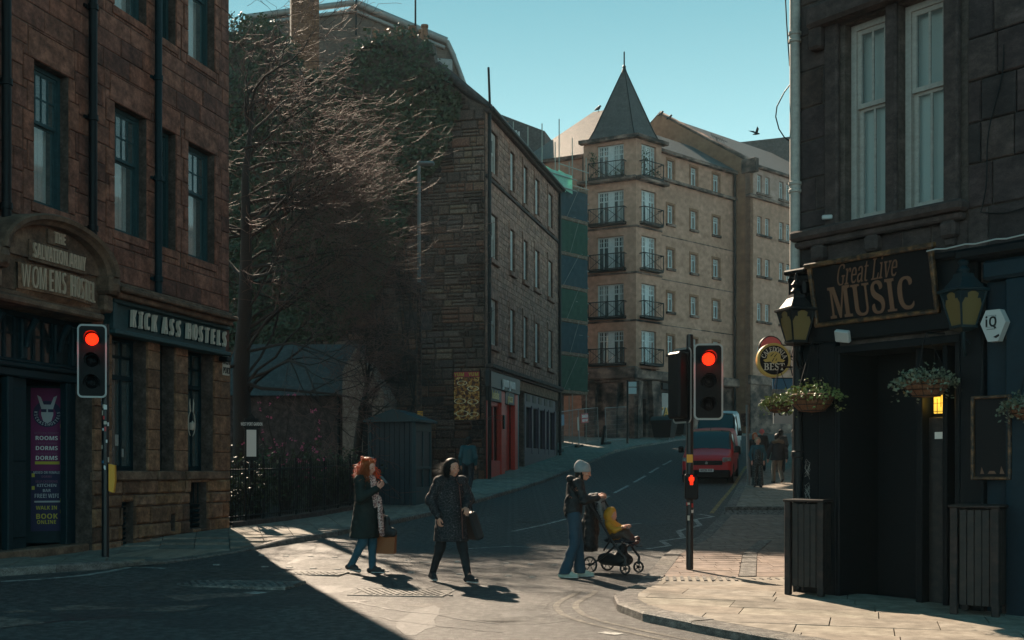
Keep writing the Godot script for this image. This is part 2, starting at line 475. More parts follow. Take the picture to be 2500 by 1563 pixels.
# blocks: list of [x0,y0,x1,y1,z1,Color,bevel]; the largest `limit` become single stones, the rest one joined part
func lay_blocks(parent: Node3D, blocks: Array, m: Material, limit: int, called := "stone", back := -0.06, joined := "stonework") -> void:
	blocks.sort_custom(func(a, b): return a[7] > b[7])
	var rest := MB.new()
	for i in blocks.size():
		var b: Array = blocks[i]
		var mb: MB = MB.new() if i < limit else rest
		mb.col = b[5]
		mb.block(b[0], b[1], b[2], b[3], back, b[4], b[6])
		if i < limit: put(called, mb, m, parent)
	if rest.v.size(): put(joined, rest, m, parent, "stuff")
# coursed masonry in a region
func courses(x0: float, y0: float, x1: float, y1: float, holes: Array, hmin: float, hmax: float, lmin: float, lmax: float, joint: float, pal: Array, proud: float, bevel: float, seed_: int, tr: Transform3D) -> Array:
	var r := RandomNumberGenerator.new(); r.seed = seed_
	var out := []
	var y := y0
	while y < y1 - 0.05:
		var h := r.randf_range(hmin, hmax)
		if y + h > y1 - hmin * 0.5: h = y1 - y
		var x := x0 - r.randf() * lmin
		while x < x1 - 0.02:
			var l := r.randf_range(lmin, lmax)
			if x + l > x1 - lmin * 0.4: l = x1 - x
			var c: Color = pal[r.randi() % pal.size()]
			var k := r.randf_range(0.82, 1.12)
			c = Color(c.r * k, c.g * k, c.b * k)
			var z := r.randf_range(proud * 0.5, proud)
			var pieces := [[maxf(x, x0), y, x + l, y + h]]
			if joint > 0.03:      # random rubble: stones split, snecked and set unevenly
				var f := r.randf()
				var ym := y + h * r.randf_range(0.35, 0.65); var xm := maxf(x, x0) + (x + l - maxf(x, x0)) * r.randf_range(0.3, 0.7)
				if f < 0.3: pieces = [[maxf(x, x0), y, x + l, ym], [maxf(x, x0), ym, x + l, y + h]]
				elif f < 0.5: pieces = [[maxf(x, x0), y, x + l, ym], [maxf(x, x0), ym, xm, y + h], [xm, ym, x + l, y + h]]
				elif f < 0.62: pieces = [[maxf(x, x0), y, xm, ym], [maxf(x, x0), ym, xm, y + h], [xm, y, x + l, y + h]]
			for q in cut(pieces, holes):
				if q[2] - q[0] < 0.035 or q[3] - q[1] < 0.035: continue
				var j := joint * 0.5
				var mid: Vector3 = tr * Vector3((q[0] + q[2]) / 2, (q[1] + q[3]) / 2, 0)
				var seen = (q[2] - q[0]) * (q[3] - q[1]) / maxf(1.0, mid.z * mid.z)
				var su: float = 1250.0 + F * mid.x / maxf(-mid.z, 0.1); var sv: float = 1150.0 - F * (mid.y - EYE) / maxf(-mid.z, 0.1)
				if su < -80 or su > 2580 or sv < -80: seen *= 0.001
				out.append([q[0] + j, q[1] + j, q[2] - j, q[3] - j, z, c, bevel, seen])
			x += l
		y += h
	return out
# sash window, local XY of parent; upper sash above, lower sash set back; bars [columns, rows]
func sash(parent: Node3D, x0: float, y0: float, x1: float, y1: float, z: float, m: Material, up: Array, down: Array, opts := {}) -> Node3D:
	var w := part("window", parent)
	var f := MB.new()
	var fw: float = opts.get("fw", 0.055)
	var meet: float = lerpf(y0, y1, opts.get("meet", 0.5))
	f.box(x0, y0, z - 0.07, x0 + fw, y1, z); f.box(x1 - fw, y0, z - 0.07, x1, y1, z)
	f.box(x0 + fw, y1 - fw, z - 0.07, x1 - fw, y1, z); f.box(x0 + fw, y0, z - 0.07, x1 - fw, y0 + fw * 0.8, z + 0.01)
	put("frame", f, m, w)
	var k := 0
	for s in [[y0 + fw * 0.8, meet, z - 0.065, down, "lower_sash"], [meet - 0.02, y1 - fw, z - 0.025, up, "upper_sash"]]:
		var g := MB.new()
		var a := x0 + fw; var b := x1 - fw; var st := fw * 0.75
		var zz: float = s[2]
		g.box(a, s[0], zz - 0.035, a + st, s[1], zz); g.box(b - st, s[0], zz - 0.035, b, s[1], zz)
		g.box(a + st, s[0], zz - 0.035, b - st, s[0] + st, zz); g.box(a + st, s[1] - st, zz - 0.035, b - st, s[1], zz)
		var nb: Array = s[3]
		for i in range(1, nb[0]):
			var x := lerpf(a + st, b - st, float(i) / nb[0])
			g.box(x - 0.013, s[0] + st, zz - 0.026, x + 0.013, s[1] - st, zz - 0.003)
		for i in range(1, nb[1]):
			var y := lerpf(s[0] + st, s[1] - st, float(i) / nb[1])
			g.box(a + st, y - 0.013, zz - 0.025, b - st, y + 0.013, zz - 0.004)
		put(s[4], g, m, w)
		var p := MB.new()
		p.quad(Vector3(a + st, s[0] + st, zz - 0.015), Vector3(b - st, s[0] + st, zz - 0.015), Vector3(b - st, s[1] - st, zz - 0.015), Vector3(a + st, s[1] - st, zz - 0.015))
		put("pane", p, M[opts.get("glass", "glass")], w)
		k += 1
	if opts.has("curtain"):
		var cb := MB.new()
		var cy: float = lerpf(y0, y1, opts.curtain)
		var n := 14
		for i in n:
			var xa := lerpf(x0 + fw, x1 - fw, float(i) / n); var xb := lerpf(x0 + fw, x1 - fw, float(i + 1) / n)
			var za := z - 0.22 - (0.03 if i % 2 else 0.0); var zb := z - 0.22 - (0.0 if i % 2 else 0.03)
			cb.quad(Vector3(xa, y0 + 0.02, za), Vector3(xb, y0 + 0.02, zb), Vector3(xb, cy, zb), Vector3(xa, cy, za))
		put("curtain", cb, M.curtain, w)
	return w

# ---------------------------------------------------------------- ground
func wl(d: float) -> float:      # left building line
	return -1.0 + 0.257 * (d - 43.0)
func wr(d: float) -> float:      # right building line: pub front, then the street wall
	return 3.45 + 0.257 * (d - 13.8) if d > 13.8 else 3.45 + 0.786 * (13.8 - d)
func knots(k: Array, d: float) -> float:
	for i in k.size() - 1:
		if d <= k[i + 1][0]:
			return lerpf(k[i][1], k[i + 1][1], clampf((d - k[i][0]) / (k[i + 1][0] - k[i][0]), 0, 1))
	return k[-1][1]
const KR := [[3.0, 6.6], [8.5, 3.25], [10.7, 1.95], [11.27, 1.62], [11.76, 1.36], [12.3, 1.18], [13.0, 1.13], [13.5, 1.2], [14.1, 1.38], [15.9, 1.78], [19.9, 2.65], [23.3, 3.75], [31.0, 5.75], [41.0, 8.1], [51.0, 10.7], [60.0, 13.5], [66.0, 17.0], [73.0, 25.0], [85.0, 40.0]]
func kr(d: float) -> float: return knots(KR, d)
func kl(d: float) -> float:
	if d < 17.0: return wl(d) + 2.25 - (17.0 - d) * 0.62
	if d < 57.5: return wl(d) + 2.25
	return knots([[57.5, 4.98], [61.0, 6.3], [64.0, 7.9], [68.0, 9.9], [72.0, 13.0], [78.0, 20.0], [90.0, 35.0]], d)
func slab_mb(mb: MB, poly: PackedVector2Array, h: float, thick: float, lift := Vector3.ZERO) -> void:
	var ix := Geometry2D.triangulate_polygon(poly)
	var c := Vector2.ZERO
	for p in poly: c += p
	c /= poly.size()
	var tp := func(p: Vector2) -> Vector3: return Vector3(p.x, G(p.x, p.y) + h + lift.x + lift.y * (p.x - c.x) + lift.z * (p.y - c.y), -p.y)
	var bt := func(p: Vector2) -> Vector3: return Vector3(p.x, G(p.x, p.y) + h - thick, -p.y)
	for i in range(0, ix.size(), 3):
		var a := poly[ix[i]]; var b := poly[ix[i + 1]]; var d := poly[ix[i + 2]]
		if (b - a).cross(d - a) < 0:
			var s := b; b = d; d = s
		mb.tri(tp.call(a), tp.call(b), tp.call(d))
	var area := 0.0
	for i in poly.size(): area += poly[i].cross(poly[(i + 1) % poly.size()])
	for i in poly.size():
		var a := poly[i]; var b := poly[(i + 1) % poly.size()]
		if area < 0:
			var s := a; a = b; b = s
		mb.quad(bt.call(a), bt.call(b), tp.call(b), tp.call(a))
func pave(parent: Node3D, region: PackedVector2Array, ang: float, lmin: float, lmax: float, wmin: float, wmax: float, joint: float, h, m: Material, pal: Array, limit: int, seed_: int, called: String, thick := 0.05, bond := true) -> void:
	var r := RandomNumberGenerator.new(); r.seed = seed_
	var ax := Vector2(cos(ang), sin(ang)); var ay := Vector2(-sin(ang), cos(ang))
	var lo := Vector2(1e9, 1e9); var hi := -lo
	for p in region:
		var q := Vector2(p.dot(ax), p.dot(ay))
		lo = lo.min(q); hi = hi.max(q)
	var list := []
	var y := lo.y
	while y < hi.y:
		var w := r.randf_range(wmin, wmax)
		var x := lo.x - (r.randf() * lmax if bond else 0.0)
		while x < hi.x:
			var l := r.randf_range(lmin, lmax)
			var j := joint / 2
			var q := PackedVector2Array([ax * (x + j) + ay * (y + j), ax * (x + l - j) + ay * (y + j), ax * (x + l - j) + ay * (y + w - j), ax * (x + j) + ay * (y + w - j)])
			for c in Geometry2D.intersect_polygons(q, region):
				var area := 0.0
				var mid := Vector2.ZERO
				for i in c.size():
					area += c[i].cross(c[(i + 1) % c.size()]); mid += c[i]
				if absf(area) < 0.006: continue
				mid /= c.size()
				var out := absf(mid.x / maxf(mid.y, 1.0)) > 0.47 or mid.y < 10.0
				list.append([c, absf(area) / pow(maxf(mid.y, 2.0), 3.0) * (0.001 if out else 1.0), mid])
			x += l
		y += w
	list.sort_custom(func(a, b): return a[1] > b[1])
	var rest := MB.new()
	for i in list.size():
		var mb: MB = MB.new() if i < limit else rest
		var k := r.randf_range(0.86, 1.1)
		var c: Color = pal[r.randi() % pal.size()]
		mb.col = Color(c.r * k, c.g * k, c.b * k)
		var hh: float = h if h is float else h.call(list[i][2])
		slab_mb(mb, list[i][0], hh, thick, Vector3(r.randf_range(-0.002, 0.002), r.randf_range(-0.004, 0.004), r.randf_range(-0.004, 0.004)))
		if i < limit: put(called, mb, m, parent)
	if rest.v.size(): put(called + "_area", rest, m, parent, "stuff")
func region(fl: Callable, fr: Callable, d0: float, d1: float, step := 0.5) -> PackedVector2Array:
	var a := PackedVector2Array(); var b := PackedVector2Array()
	var d := d0
	while true:
		a.append(Vector2(fl.call(d), d)); b.append(Vector2(fr.call(d), d))
		if d >= d1: break
		d = minf(d + step, d1)
	b.reverse()
	a.append_array(b)
	return a
# painted or laid strip along ground points
func strip(pts: Array, w: float, h: float, mb: MB, taper := 0.0) -> void:
	for i in pts.size() - 1:
		var a: Vector3 = pts[i]; var b: Vector3 = pts[i + 1]
		var n := maxi(1, int(a.distance_to(b) / 0.8))
		var t := (b - a); t.y = 0
		var s := t.normalized().cross(Vector3.UP) * w * 0.5
		for k in n:
			var p := a.lerp(b, float(k) / n); var q := a.lerp(b, float(k + 1) / n)
			var g := func(x: Vector3) -> Vector3: return Vector3(x.x, G(x.x, -x.z) + h, x.z)
			mb.quad(g.call(p + s), g.call(q + s), g.call(q - s), g.call(p - s))
func kerb_run(parent: Node3D, f: Callable, d0: float, d1: float, side: float, width: float, hf: Callable, m: Material, seed_: int) -> void:
	var r := RandomNumberGenerator.new(); r.seed = seed_
	var d := d0
	while d < d1:
		var x0: float = f.call(d)
		var l := r.randf_range(0.75, 1.05)
		var e := d
		while e < d1 and Vector2(f.call(e) - x0, e - d).length() < l: e += 0.04
		var mb := MB.new()
		var k := r.randf_range(0.75, 1.1)
		mb.col = Color(k, k * r.randf_range(0.94, 1.0), k * r.randf_range(0.9, 1.0))
		var A := Vector2(x0, d + 0.006); var B := Vector2(f.call(e), e - 0.006)
		var t := (B - A).normalized(); var nn := Vector2(t.y, -t.x) * side * width
		var hA: float = hf.call(d); var hB: float = hf.call(e)
		var q := [A, B, B + nn, A + nn]
		var top := []; var bot := []; var mid := []
		var lft := r.randf_range(-0.004, 0.006)
		for i in 4:
			var p: Vector2 = q[i]
			var h: float = hA if i == 0 or i == 3 else hB
			var ins: Vector2 = p + (nn.normalized() * 0.02 if i < 2 else Vector2.ZERO)
			top.append(Vector3(ins.x, G(ins.x, ins.y) + h + lft, -ins.y))
			mid.append(Vector3(p.x, G(p.x, p.y) + h + lft - (0.02 if i < 2 else 0.0), -p.y))
			bot.append(Vector3(p.x, G(p.x, p.y) - 0.08, -p.y))
		var flip = (q[1] - q[0]).cross(q[2] - q[0]) < 0
		for fc in [[top[0], top[1], top[2], top[3]], [mid[0], mid[1], top[1], top[0]], [bot[0], bot[1], mid[1], mid[0]], [bot[1], bot[2], top[2], mid[1]], [bot[3], bot[0], mid[0], top[3]], [bot[2], bot[3], top[3], top[2]]]:
			if fc == null: continue
			if flip: mb.quad(fc[3], fc[2], fc[1], fc[0])
			else: mb.quad(fc[0], fc[1], fc[2], fc[3])
		put("kerb_stone", mb, m, parent)
		d = e

func ground() -> void:
	var xs := [-600.0, -250.0, -120.0, -60.0, -40.0, -28.0, -20.0]
	var x := -16.0
	while x < 20.0: xs.append(x); x += 0.75
	xs.append_array([20.0, 26.0, 34.0, 45.0, 60.0, 120.0, 250.0, 600.0])
	var ds := [-300.0, -120.0, -50.0, -20.0, -8.0, 0.0, 3.0, 6.0]
	var d := 8.0
	while d < 80.0: ds.append(d); d += 0.6 if d < 30 else 1.0
	ds.append_array([80.0, 90.0, 105.0, 120.0, 160.0, 200.0, 320.0, 600.0, 900.0])
	var mb := MB.new()
	for i in xs.size() - 1:
		for j in ds.size() - 1:
			var p := func(a: float, b: float) -> Vector3: return Vector3(a, G(a, b), -b)
			mb.quad(p.call(xs[i], ds[j]), p.call(xs[i + 1], ds[j]), p.call(xs[i + 1], ds[j + 1]), p.call(xs[i], ds[j + 1]))
	var road := setting("road", mb, M.asphalt)
	road.set_meta("label", "worn grey asphalt road climbing the hill")
	# pavement on the hostel side
	var lp := Node3D.new(); lp.name = "pavement_left"; add_child(lp); lp.set_meta("kind", "structure")
	lp.set_meta("label", "paved footway in front of the red sandstone hostel and garden railings")
	var hl := func(p: Vector2) -> float: return 0.025 + 0.085 * maxf(smoothstep(18.0, 16.6, p.y), smoothstep(19.5, 22.0, p.y))
	var hl1 := func(e: float) -> float: return hl.call(Vector2(0, e))
	var base := MB.new()
	var rl := region(func(e): return wl(e) - 0.3, func(e): return kl(e) - 0.14, 9.0, 57.5)
	var greys := [Color(1, 1, 1), Color(0.9, 0.88, 0.86), Color(0.82, 0.82, 0.82), Color(1.05, 1.0, 0.94)]
	pave(lp, rl, -1.32, 0.55, 0.95, 0.58, 0.62, 0.012, hl, M.slab_plain, greys, 300, 51, "paving_slab", 0.07)
	kerb_run(lp, kl, 9.0, 75.0, -1.0, 0.14, hl1, M.granite, 61)
	var fm := MB.new(); sheet(fm, func(e): return wl(e) - 6.0, func(e): return kl(e) - 0.14, 57.5, 76.0, 0.11)
	put("far_pavement", fm, M.slab_plain, lp)
	# ribbed tactile area by the crossing
	var tac := MB.new()
	for k in 46:
		for j in 9:
			var e := 17.9 + k * 0.042; var xx := kl(e) - 0.3 - j * 0.13
			var y = G(xx, e) + hl.call(Vector2(xx, e))
			tac.box(xx - 0.045, y - 0.005, -e - 0.009, xx + 0.045, y + 0.008, -e + 0.009)
	put("tactile_ribs", tac, M.slab_plain, lp, "stuff")
	# pavement on the pub side
	var rp := Node3D.new(); rp.name = "pavement_right"; add_child(rp); rp.set_meta("kind", "structure")
	rp.set_meta("label", "sunlit paved corner in front of the dark pub")
	var hr := func(p: Vector2) -> float:
		if p.y > 31.3: return 0.12
		return 0.02 + 0.08 * smoothstep(15.2, 13.6, p.y) + 0.03 * smoothstep(17.5, 21.0, p.y)
	var hr1 := func(e: float) -> float: return hr.call(Vector2(0, e))
	var kin := func(e): return kr(e) + 0.29
	kerb_run(rp, kr, 4.0, 29.6, 1.0, 0.28, hr1, M.granite, 62)
	kerb_run(rp, kr, 31.3, 70.0, 1.0, 0.28, hr1, M.granite, 63)
	var warm := [Color(1, 1, 1), Color(0.92, 0.9, 0.88), Color(1.05, 1.02, 0.98), Color(0.97, 0.92, 0.88)]
	pave(rp, region(kin, func(e): return wr(e) + 0.35, 4.0, 16.2, 0.2), -0.30, 0.8, 1.5, 0.42, 0.66, 0.011, hr, M.slab, warm, 160, 71, "paving_slab", 0.07)
	var mid := func(e): return kr(e) + 1.35
	pave(rp, region(kin, mid, 16.2, 22.5), -0.05, 0.35, 0.6, 0.3, 0.34, 0.012, hr, M.slab_red, warm, 80, 72, "paving_slab", 0.07)
	pave(rp, region(func(e): return kr(e) + 1.61, func(e): return wr(e) + 0.3, 16.2, 22.5), -0.05, 0.5, 0.9, 0.28, 0.33, 0.012, hr, M.slab_red, warm, 80, 73, "paving_slab", 0.07)
	for i in 9:
		var da := 16.3 + i * 0.69
		var band := MB.new(); slab_mb(band, region(func(e): return kr(e) + 1.36, func(e): return kr(e) + 1.60, da, da + 0.68), hr1.call(da + 0.3) + 0.004, 0.1)
		put("granite_band", band, M.granite, rp)
	pave(rp, region(kin, func(e): return wr(e) + 0.3, 22.5, 29.6), -0.05, 0.6, 1.0, 0.5, 0.6, 0.014, hr, M.slab_red, warm, 60, 74, "paving_slab", 0.07)
	pave(rp, region(func(e): return kr(e) - 0.02, func(e): return wr(e) + 0.3, 29.6, 31.25), 0.0, 0.13, 0.22, 0.24, 0.30, 0.035, 0.035, M.granite, warm, 120, 75, "sett", 0.06)
	pave(rp, region(kin, func(e): return wr(e) + 0.3, 31.5, 62.0), -0.05, 0.6, 1.0, 0.5, 0.62, 0.02, hr, M.slab, warm, 90, 76, "paving_slab", 0.07)
	var bed := MB.new()
	sheet(bed, func(e): return kr(e) + 0.05, func(e): return wr(e) + 0.5, 4.0, 29.5, 0.006)
	sheet(bed, func(e): return kr(e) + 0.05, func(e): return wr(e) + 0.5, 31.35, 62.0, 0.095)
	put("bedding", bed, M.joint, rp)
	var bl := MB.new(); sheet(bl, func(e): return wl(e) - 0.4, func(e): return kl(e) - 0.02, 9.0, 57.5, 0.012)
	put("bedding", bl, M.joint, lp)
	var lk := MB.new(); lk.cbox(kr(31.4) - 0.02, G(6.5, 31.4) - 0.05, -31.5, wr(31.4), G(6.5, 31.4) + 0.125, -31.3, 0.02)
	put("kerb_stone", lk, M.granite, rp)
	# grooved tactile bars at the dropped kerb
	var tb := MB.new()
	for k in 11:
		var e := 16.05; var xx := 2.05 + k * 0.105
		var y = G(xx, e) + hr.call(Vector2(xx, 15.8))
		tb.xf = Transform3D(Basis(Vector3.UP, -0.12), Vector3(xx, y, -15.95))
		tb.box(-0.022, -0.01, -0.32, 0.022, 0.008, 0.32)
	for k in 17:
		var xx2 := 3.35 + k * 0.11
		tb.xf = Transform3D(Basis.IDENTITY, Vector3(xx2, G(xx2, 15.9) + hr.call(Vector2(xx2, 15.9)), -15.9))
		tb.box(-0.015, -0.01, -0.1, 0.015, 0.008, 0.1)
	put("tactile_ribs", tb, M.granite, rp, "stuff")
	markings(road)
	wear(road)

func sheet(mb: MB, fl: Callable, fr: Callable, d0: float, d1: float, h: float) -> void:
	var d := d0
	while d < d1:
		var e := minf(d + 0.4, d1)
		for k in 4:
			var q := []
			for c in [[d, k], [d, k + 1], [e, k + 1], [e, k]]:
				var x: float = lerpf(fl.call(c[0]), fr.call(c[0]), c[1] / 4.0)
				q.append(Vector3(x, G(x, c[0]) + h, -c[0]))
			mb.quad(q[0], q[1], q[2], q[3])
		d = e

func pl(a: Array) -> Array:
	var out := []
	for p in a: out.append(gp(p[0], p[1]))
	return out
func markings(road: Node3D) -> void:
	var w := MB.new()
	for s in [[[1461, 1227], [1487, 1211]], [[1500, 1204], [1534, 1186]], [[1548, 1178], [1576, 1162]], [[1586, 1155], [1608, 1142]], [[1619, 1136], [1639, 1125]]]:
		strip(pl(s), 0.12, 0.004, w)
	put("centre_line", w, M.white_line, road)
	var z := MB.new()
	strip(pl([[1578, 1341], [1634, 1333], [1615, 1321], [1669, 1314], [1656, 1297], [1709, 1283], [1697, 1269], [1742, 1262], [1708, 1256]]), 0.12, 0.004, z)
	strip(pl([[1250, 1298], [1323, 1283], [1385, 1267]]), 0.1, 0.004, z)
	strip(pl([[1530, 1282], [1564, 1278]]), 0.09, 0.004, z)
	put("zigzag_line", z, M.white_line, road)
	var e := MB.new()
	strip(pl([[0, 1421], [100, 1415], [202, 1406], [260, 1397], [316, 1386]]), 0.11, 0.004, e)
	strip(pl([[327, 1385], [404, 1388]]), 0.1, 0.004, e)
	strip(pl([[1130, 1341], [1250, 1334], [1390, 1344]]), 0.07, 0.004, e)
	put("edge_line", e, M.white_line, road)
	var y := MB.new()
	strip(pl([[1737, 1254], [1760, 1225], [1788, 1192], [1805, 1165], [1822, 1138]]), 0.12, 0.004, y)
	strip(pl([[1452, 1118], [1500, 1104], [1560, 1092], [1600, 1085]]), 0.14, 0.004, y)
	strip(pl([[1100, 1243], [1190, 1218], [1264, 1189], [1330, 1156], [1400, 1128], [1452, 1118]]), 0.09, 0.004, y)
	put("yellow_line", y, M.yellow_line, road)
	var yy := MB.new()
	for o in [0.0, 0.22]:
		var pts := []
		for k in 26:
			var d := 14.6 - k * 0.24
			pts.append(Vector3(kr(d) - 0.42 - o, 0, -d))
		strip(pts, 0.075, 0.004, yy)
	put("double_line", yy, M.worn_line, road)
	var st := MB.new()
	for k in 14:
		for row in 2:
			var a := gp(lerpf(579, 1355, k / 13.0), lerpf(1354, 1380, k / 13.0)) if row == 0 else gp(lerpf(528, 1300, k / 13.0), lerpf(1380, 1409, k / 13.0))
			if (k * 7 + row * 3) % 5 == 0: continue
			st.cbox(a.x - 0.05, a.y - 0.01, a.z - 0.05, a.x + 0.05, a.y + 0.012, a.z + 0.05, 0.01)
	put("crossing_studs", st, M.white_line, road)
	var ar := MB.new()
	for s in [[[1040, 1372], [1068, 1375]], [[1480, 1550], [1504, 1546]], [[606, 1446], [640, 1450]]]:
		strip(pl(s), 0.22, 0.005, ar)
	put("paint_remnant", ar, M.white_line, road)

func blob(cx: float, cw: float, rx: float, rw: float, n: int, seed_: int, rough := 0.35) -> PackedVector2Array:
	var r := RandomNumberGenerator.new(); r.seed = seed_
	var out := PackedVector2Array()
	for i in n:
		var a := -TAU * i / n
		var k := 1.0 + r.randf_range(-rough, rough)
		var p := gp(cx + cos(a) * rx * k, cw + sin(a) * rw * k)
		out.append(Vector2(p.x, -p.z))
	return out
func wear(road: Node3D) -> void:
	# patches of older, redder surface with ragged outlines traced on the road
	var mb := MB.new()
	for poly in [[[345, 1490], [470, 1475], [400, 1455], [560, 1449], [640, 1450], [590, 1462], [480, 1484], [430, 1493]], [[-80, 1500], [60, 1512], [110, 1520], [40, 1530], [-120, 1540]], [[120, 1484], [200, 1478], [320, 1485], [240, 1489], [130, 1490]], [[0, 1493], [60, 1490], [90, 1493], [20, 1496]]]:
		var q := PackedVector2Array()
		var r := RandomNumberGenerator.new(); r.seed = 5
		for i in poly.size():
			for k in 5:
				var a: Array = poly[i]; var b: Array = poly[(i + 1) % poly.size()]
				var f := k / 5.0
				var g := gp(lerpf(a[0], b[0], f) + r.randf_range(-6, 6), lerpf(a[1], b[1], f) + r.randf_range(-1, 1))
				q.append(Vector2(g.x, -g.z))
		if Geometry2D.triangulate_polygon(q).size(): slab_mb(mb, q, 0.003, 0.01)
	put("old_patch", mb, M.asphalt_old, road)
	var dk := MB.new()
	for b in [[620, 1470, 260, 12, 3], [300, 1505, 200, 10, 4], [760, 1440, 90, 8, 5], [1270, 1500, 60, 7, 6], [700, 1398, 120, 5, 7], [1090, 1392, 70, 5, 9]]:
		var q := blob(b[0], b[1], b[2], b[3], 22, b[4])
		if Geometry2D.triangulate_polygon(q).size(): slab_mb(dk, q, 0.0025, 0.01)
	put("tar_patch", dk, M.asphalt_dark, road)
	var rr := RandomNumberGenerator.new(); rr.seed = 23
	var sp := [MB.new(), MB.new(), MB.new()]
	for k in 54:
		var d := rr.randf_range(10.6, 30.0); var x := lerpf(-0.42 * d, kr(d) - 0.5, rr.randf())
		if d > 18.0: x = lerpf(kl(d) + 0.4, kr(d) - 0.5, rr.randf())
		var q := PackedVector2Array(); var n := 14
		var sx := rr.randf_range(0.1, 0.75); var sd := rr.randf_range(0.15, 1.1)
		for i in n:
			var a := -TAU * i / n; var kk := rr.randf_range(0.7, 1.25)
			q.append(Vector2(x + cos(a) * sx * kk, d + sin(a) * sd * kk))
		if Geometry2D.triangulate_polygon(q).size(): slab_mb(sp[k % 3], q, 0.0016 + 0.0001 * (k % 5), 0.006)
	put("repair_patch", sp[0], M.asphalt_dark, road); put("worn_patch", sp[1], M.asphalt_pale, road); put("worn_patch", sp[2], M.asphalt_brown, road)
	var cr := MB.new()
	var r := RandomNumberGenerator.new(); r.seed = 17
	for line in [[[540, 1470], [650, 1468], [760, 1478], [830, 1488], [960, 1515], [1100, 1533], [1250, 1548]], [[0, 1535], [150, 1517], [330, 1503], [480, 1490], [590, 1465]], [[640, 1462], [720, 1466], [800, 1468], [850, 1500]], [[560, 1412], [700, 1408], [860, 1400], [980, 1404], [1100, 1400], [1250, 1410]], [[880, 1420], [960, 1425], [975, 1440], [965, 1455]], [[1010, 1445], [1080, 1425], [1200, 1405], [1330, 1400]], [[1250, 1400], [1330, 1408], [1420, 1425], [1500, 1428]], [[850, 1468], [960, 1490], [1050, 1500], [1240, 1530]], [[430, 1392], [560, 1400], [640, 1418]], [[1000, 1365], [1060, 1350], [1130, 1330]]]:
		var pts := []
		for i in line.size() - 1:
			for k in 7:
				var f := k / 7.0
				pts.append(gp(lerpf(line[i][0], line[i + 1][0], f) + r.randf_range(-5, 5), lerpf(line[i][1], line[i + 1][1], f) + r.randf_range(-1.3, 1.3)))
		for i in pts.size() - 1:
			strip([pts[i], pts[i + 1]], r.randf_range(0.012, 0.04), 0.0045, cr)
	put("sealed_crack", cr, M.tar, road)
	# iron gratings let into the road
	for g in [[985, 1447, 0.55, 0.40, 13], [500, 1425, 1.2, 0.36, 22], [735, 1400, 0.6, 0.22, 12]]:
		var c := gp(g[0], g[1])
		var t := thing("road_grating", "ribbed iron drain grating set in the road at the crossing" if g[4] == 13 else ("long ribbed iron cover set in the shaded road before the hostel" if g[4] == 22 else "small ribbed iron cover between the grating and the hostel kerb"), "drain cover", at(c.x, c.y, c.z, -0.15))
		var f := MB.new()
		var hw: float = g[2]; var hd: float = g[3]
		f.box(-hw, -0.03, hd, hw, 0.008, hd + 0.05); f.box(-hw, -0.03, -hd - 0.05, hw, 0.008, -hd)
		f.box(-hw - 0.05, -0.03, -hd - 0.05, -hw, 0.008, hd + 0.05); f.box(hw, -0.03, -hd - 0.05, hw + 0.05, 0.008, hd + 0.05)
		f.box(-hw, -0.03, -hd, hw, -0.008 + 0.011, hd)
		put("frame", f, M.granite, t)
		var n: int = g[4]
		for k in n:
			var xx := lerpf(-hw, hw, (k + 0.5) / n)
			var bmb := MB.new()
			bmb.xf = Transform3D(Basis(Vector3.UP, 0.5), Vector3(xx, 0, 0))
			bmb.box(-hw / n * 0.5, 0.0, -hd * 0.9, hw / n * 0.5, 0.012, hd * 0.9)
			put("rib", bmb, M.granite, t)

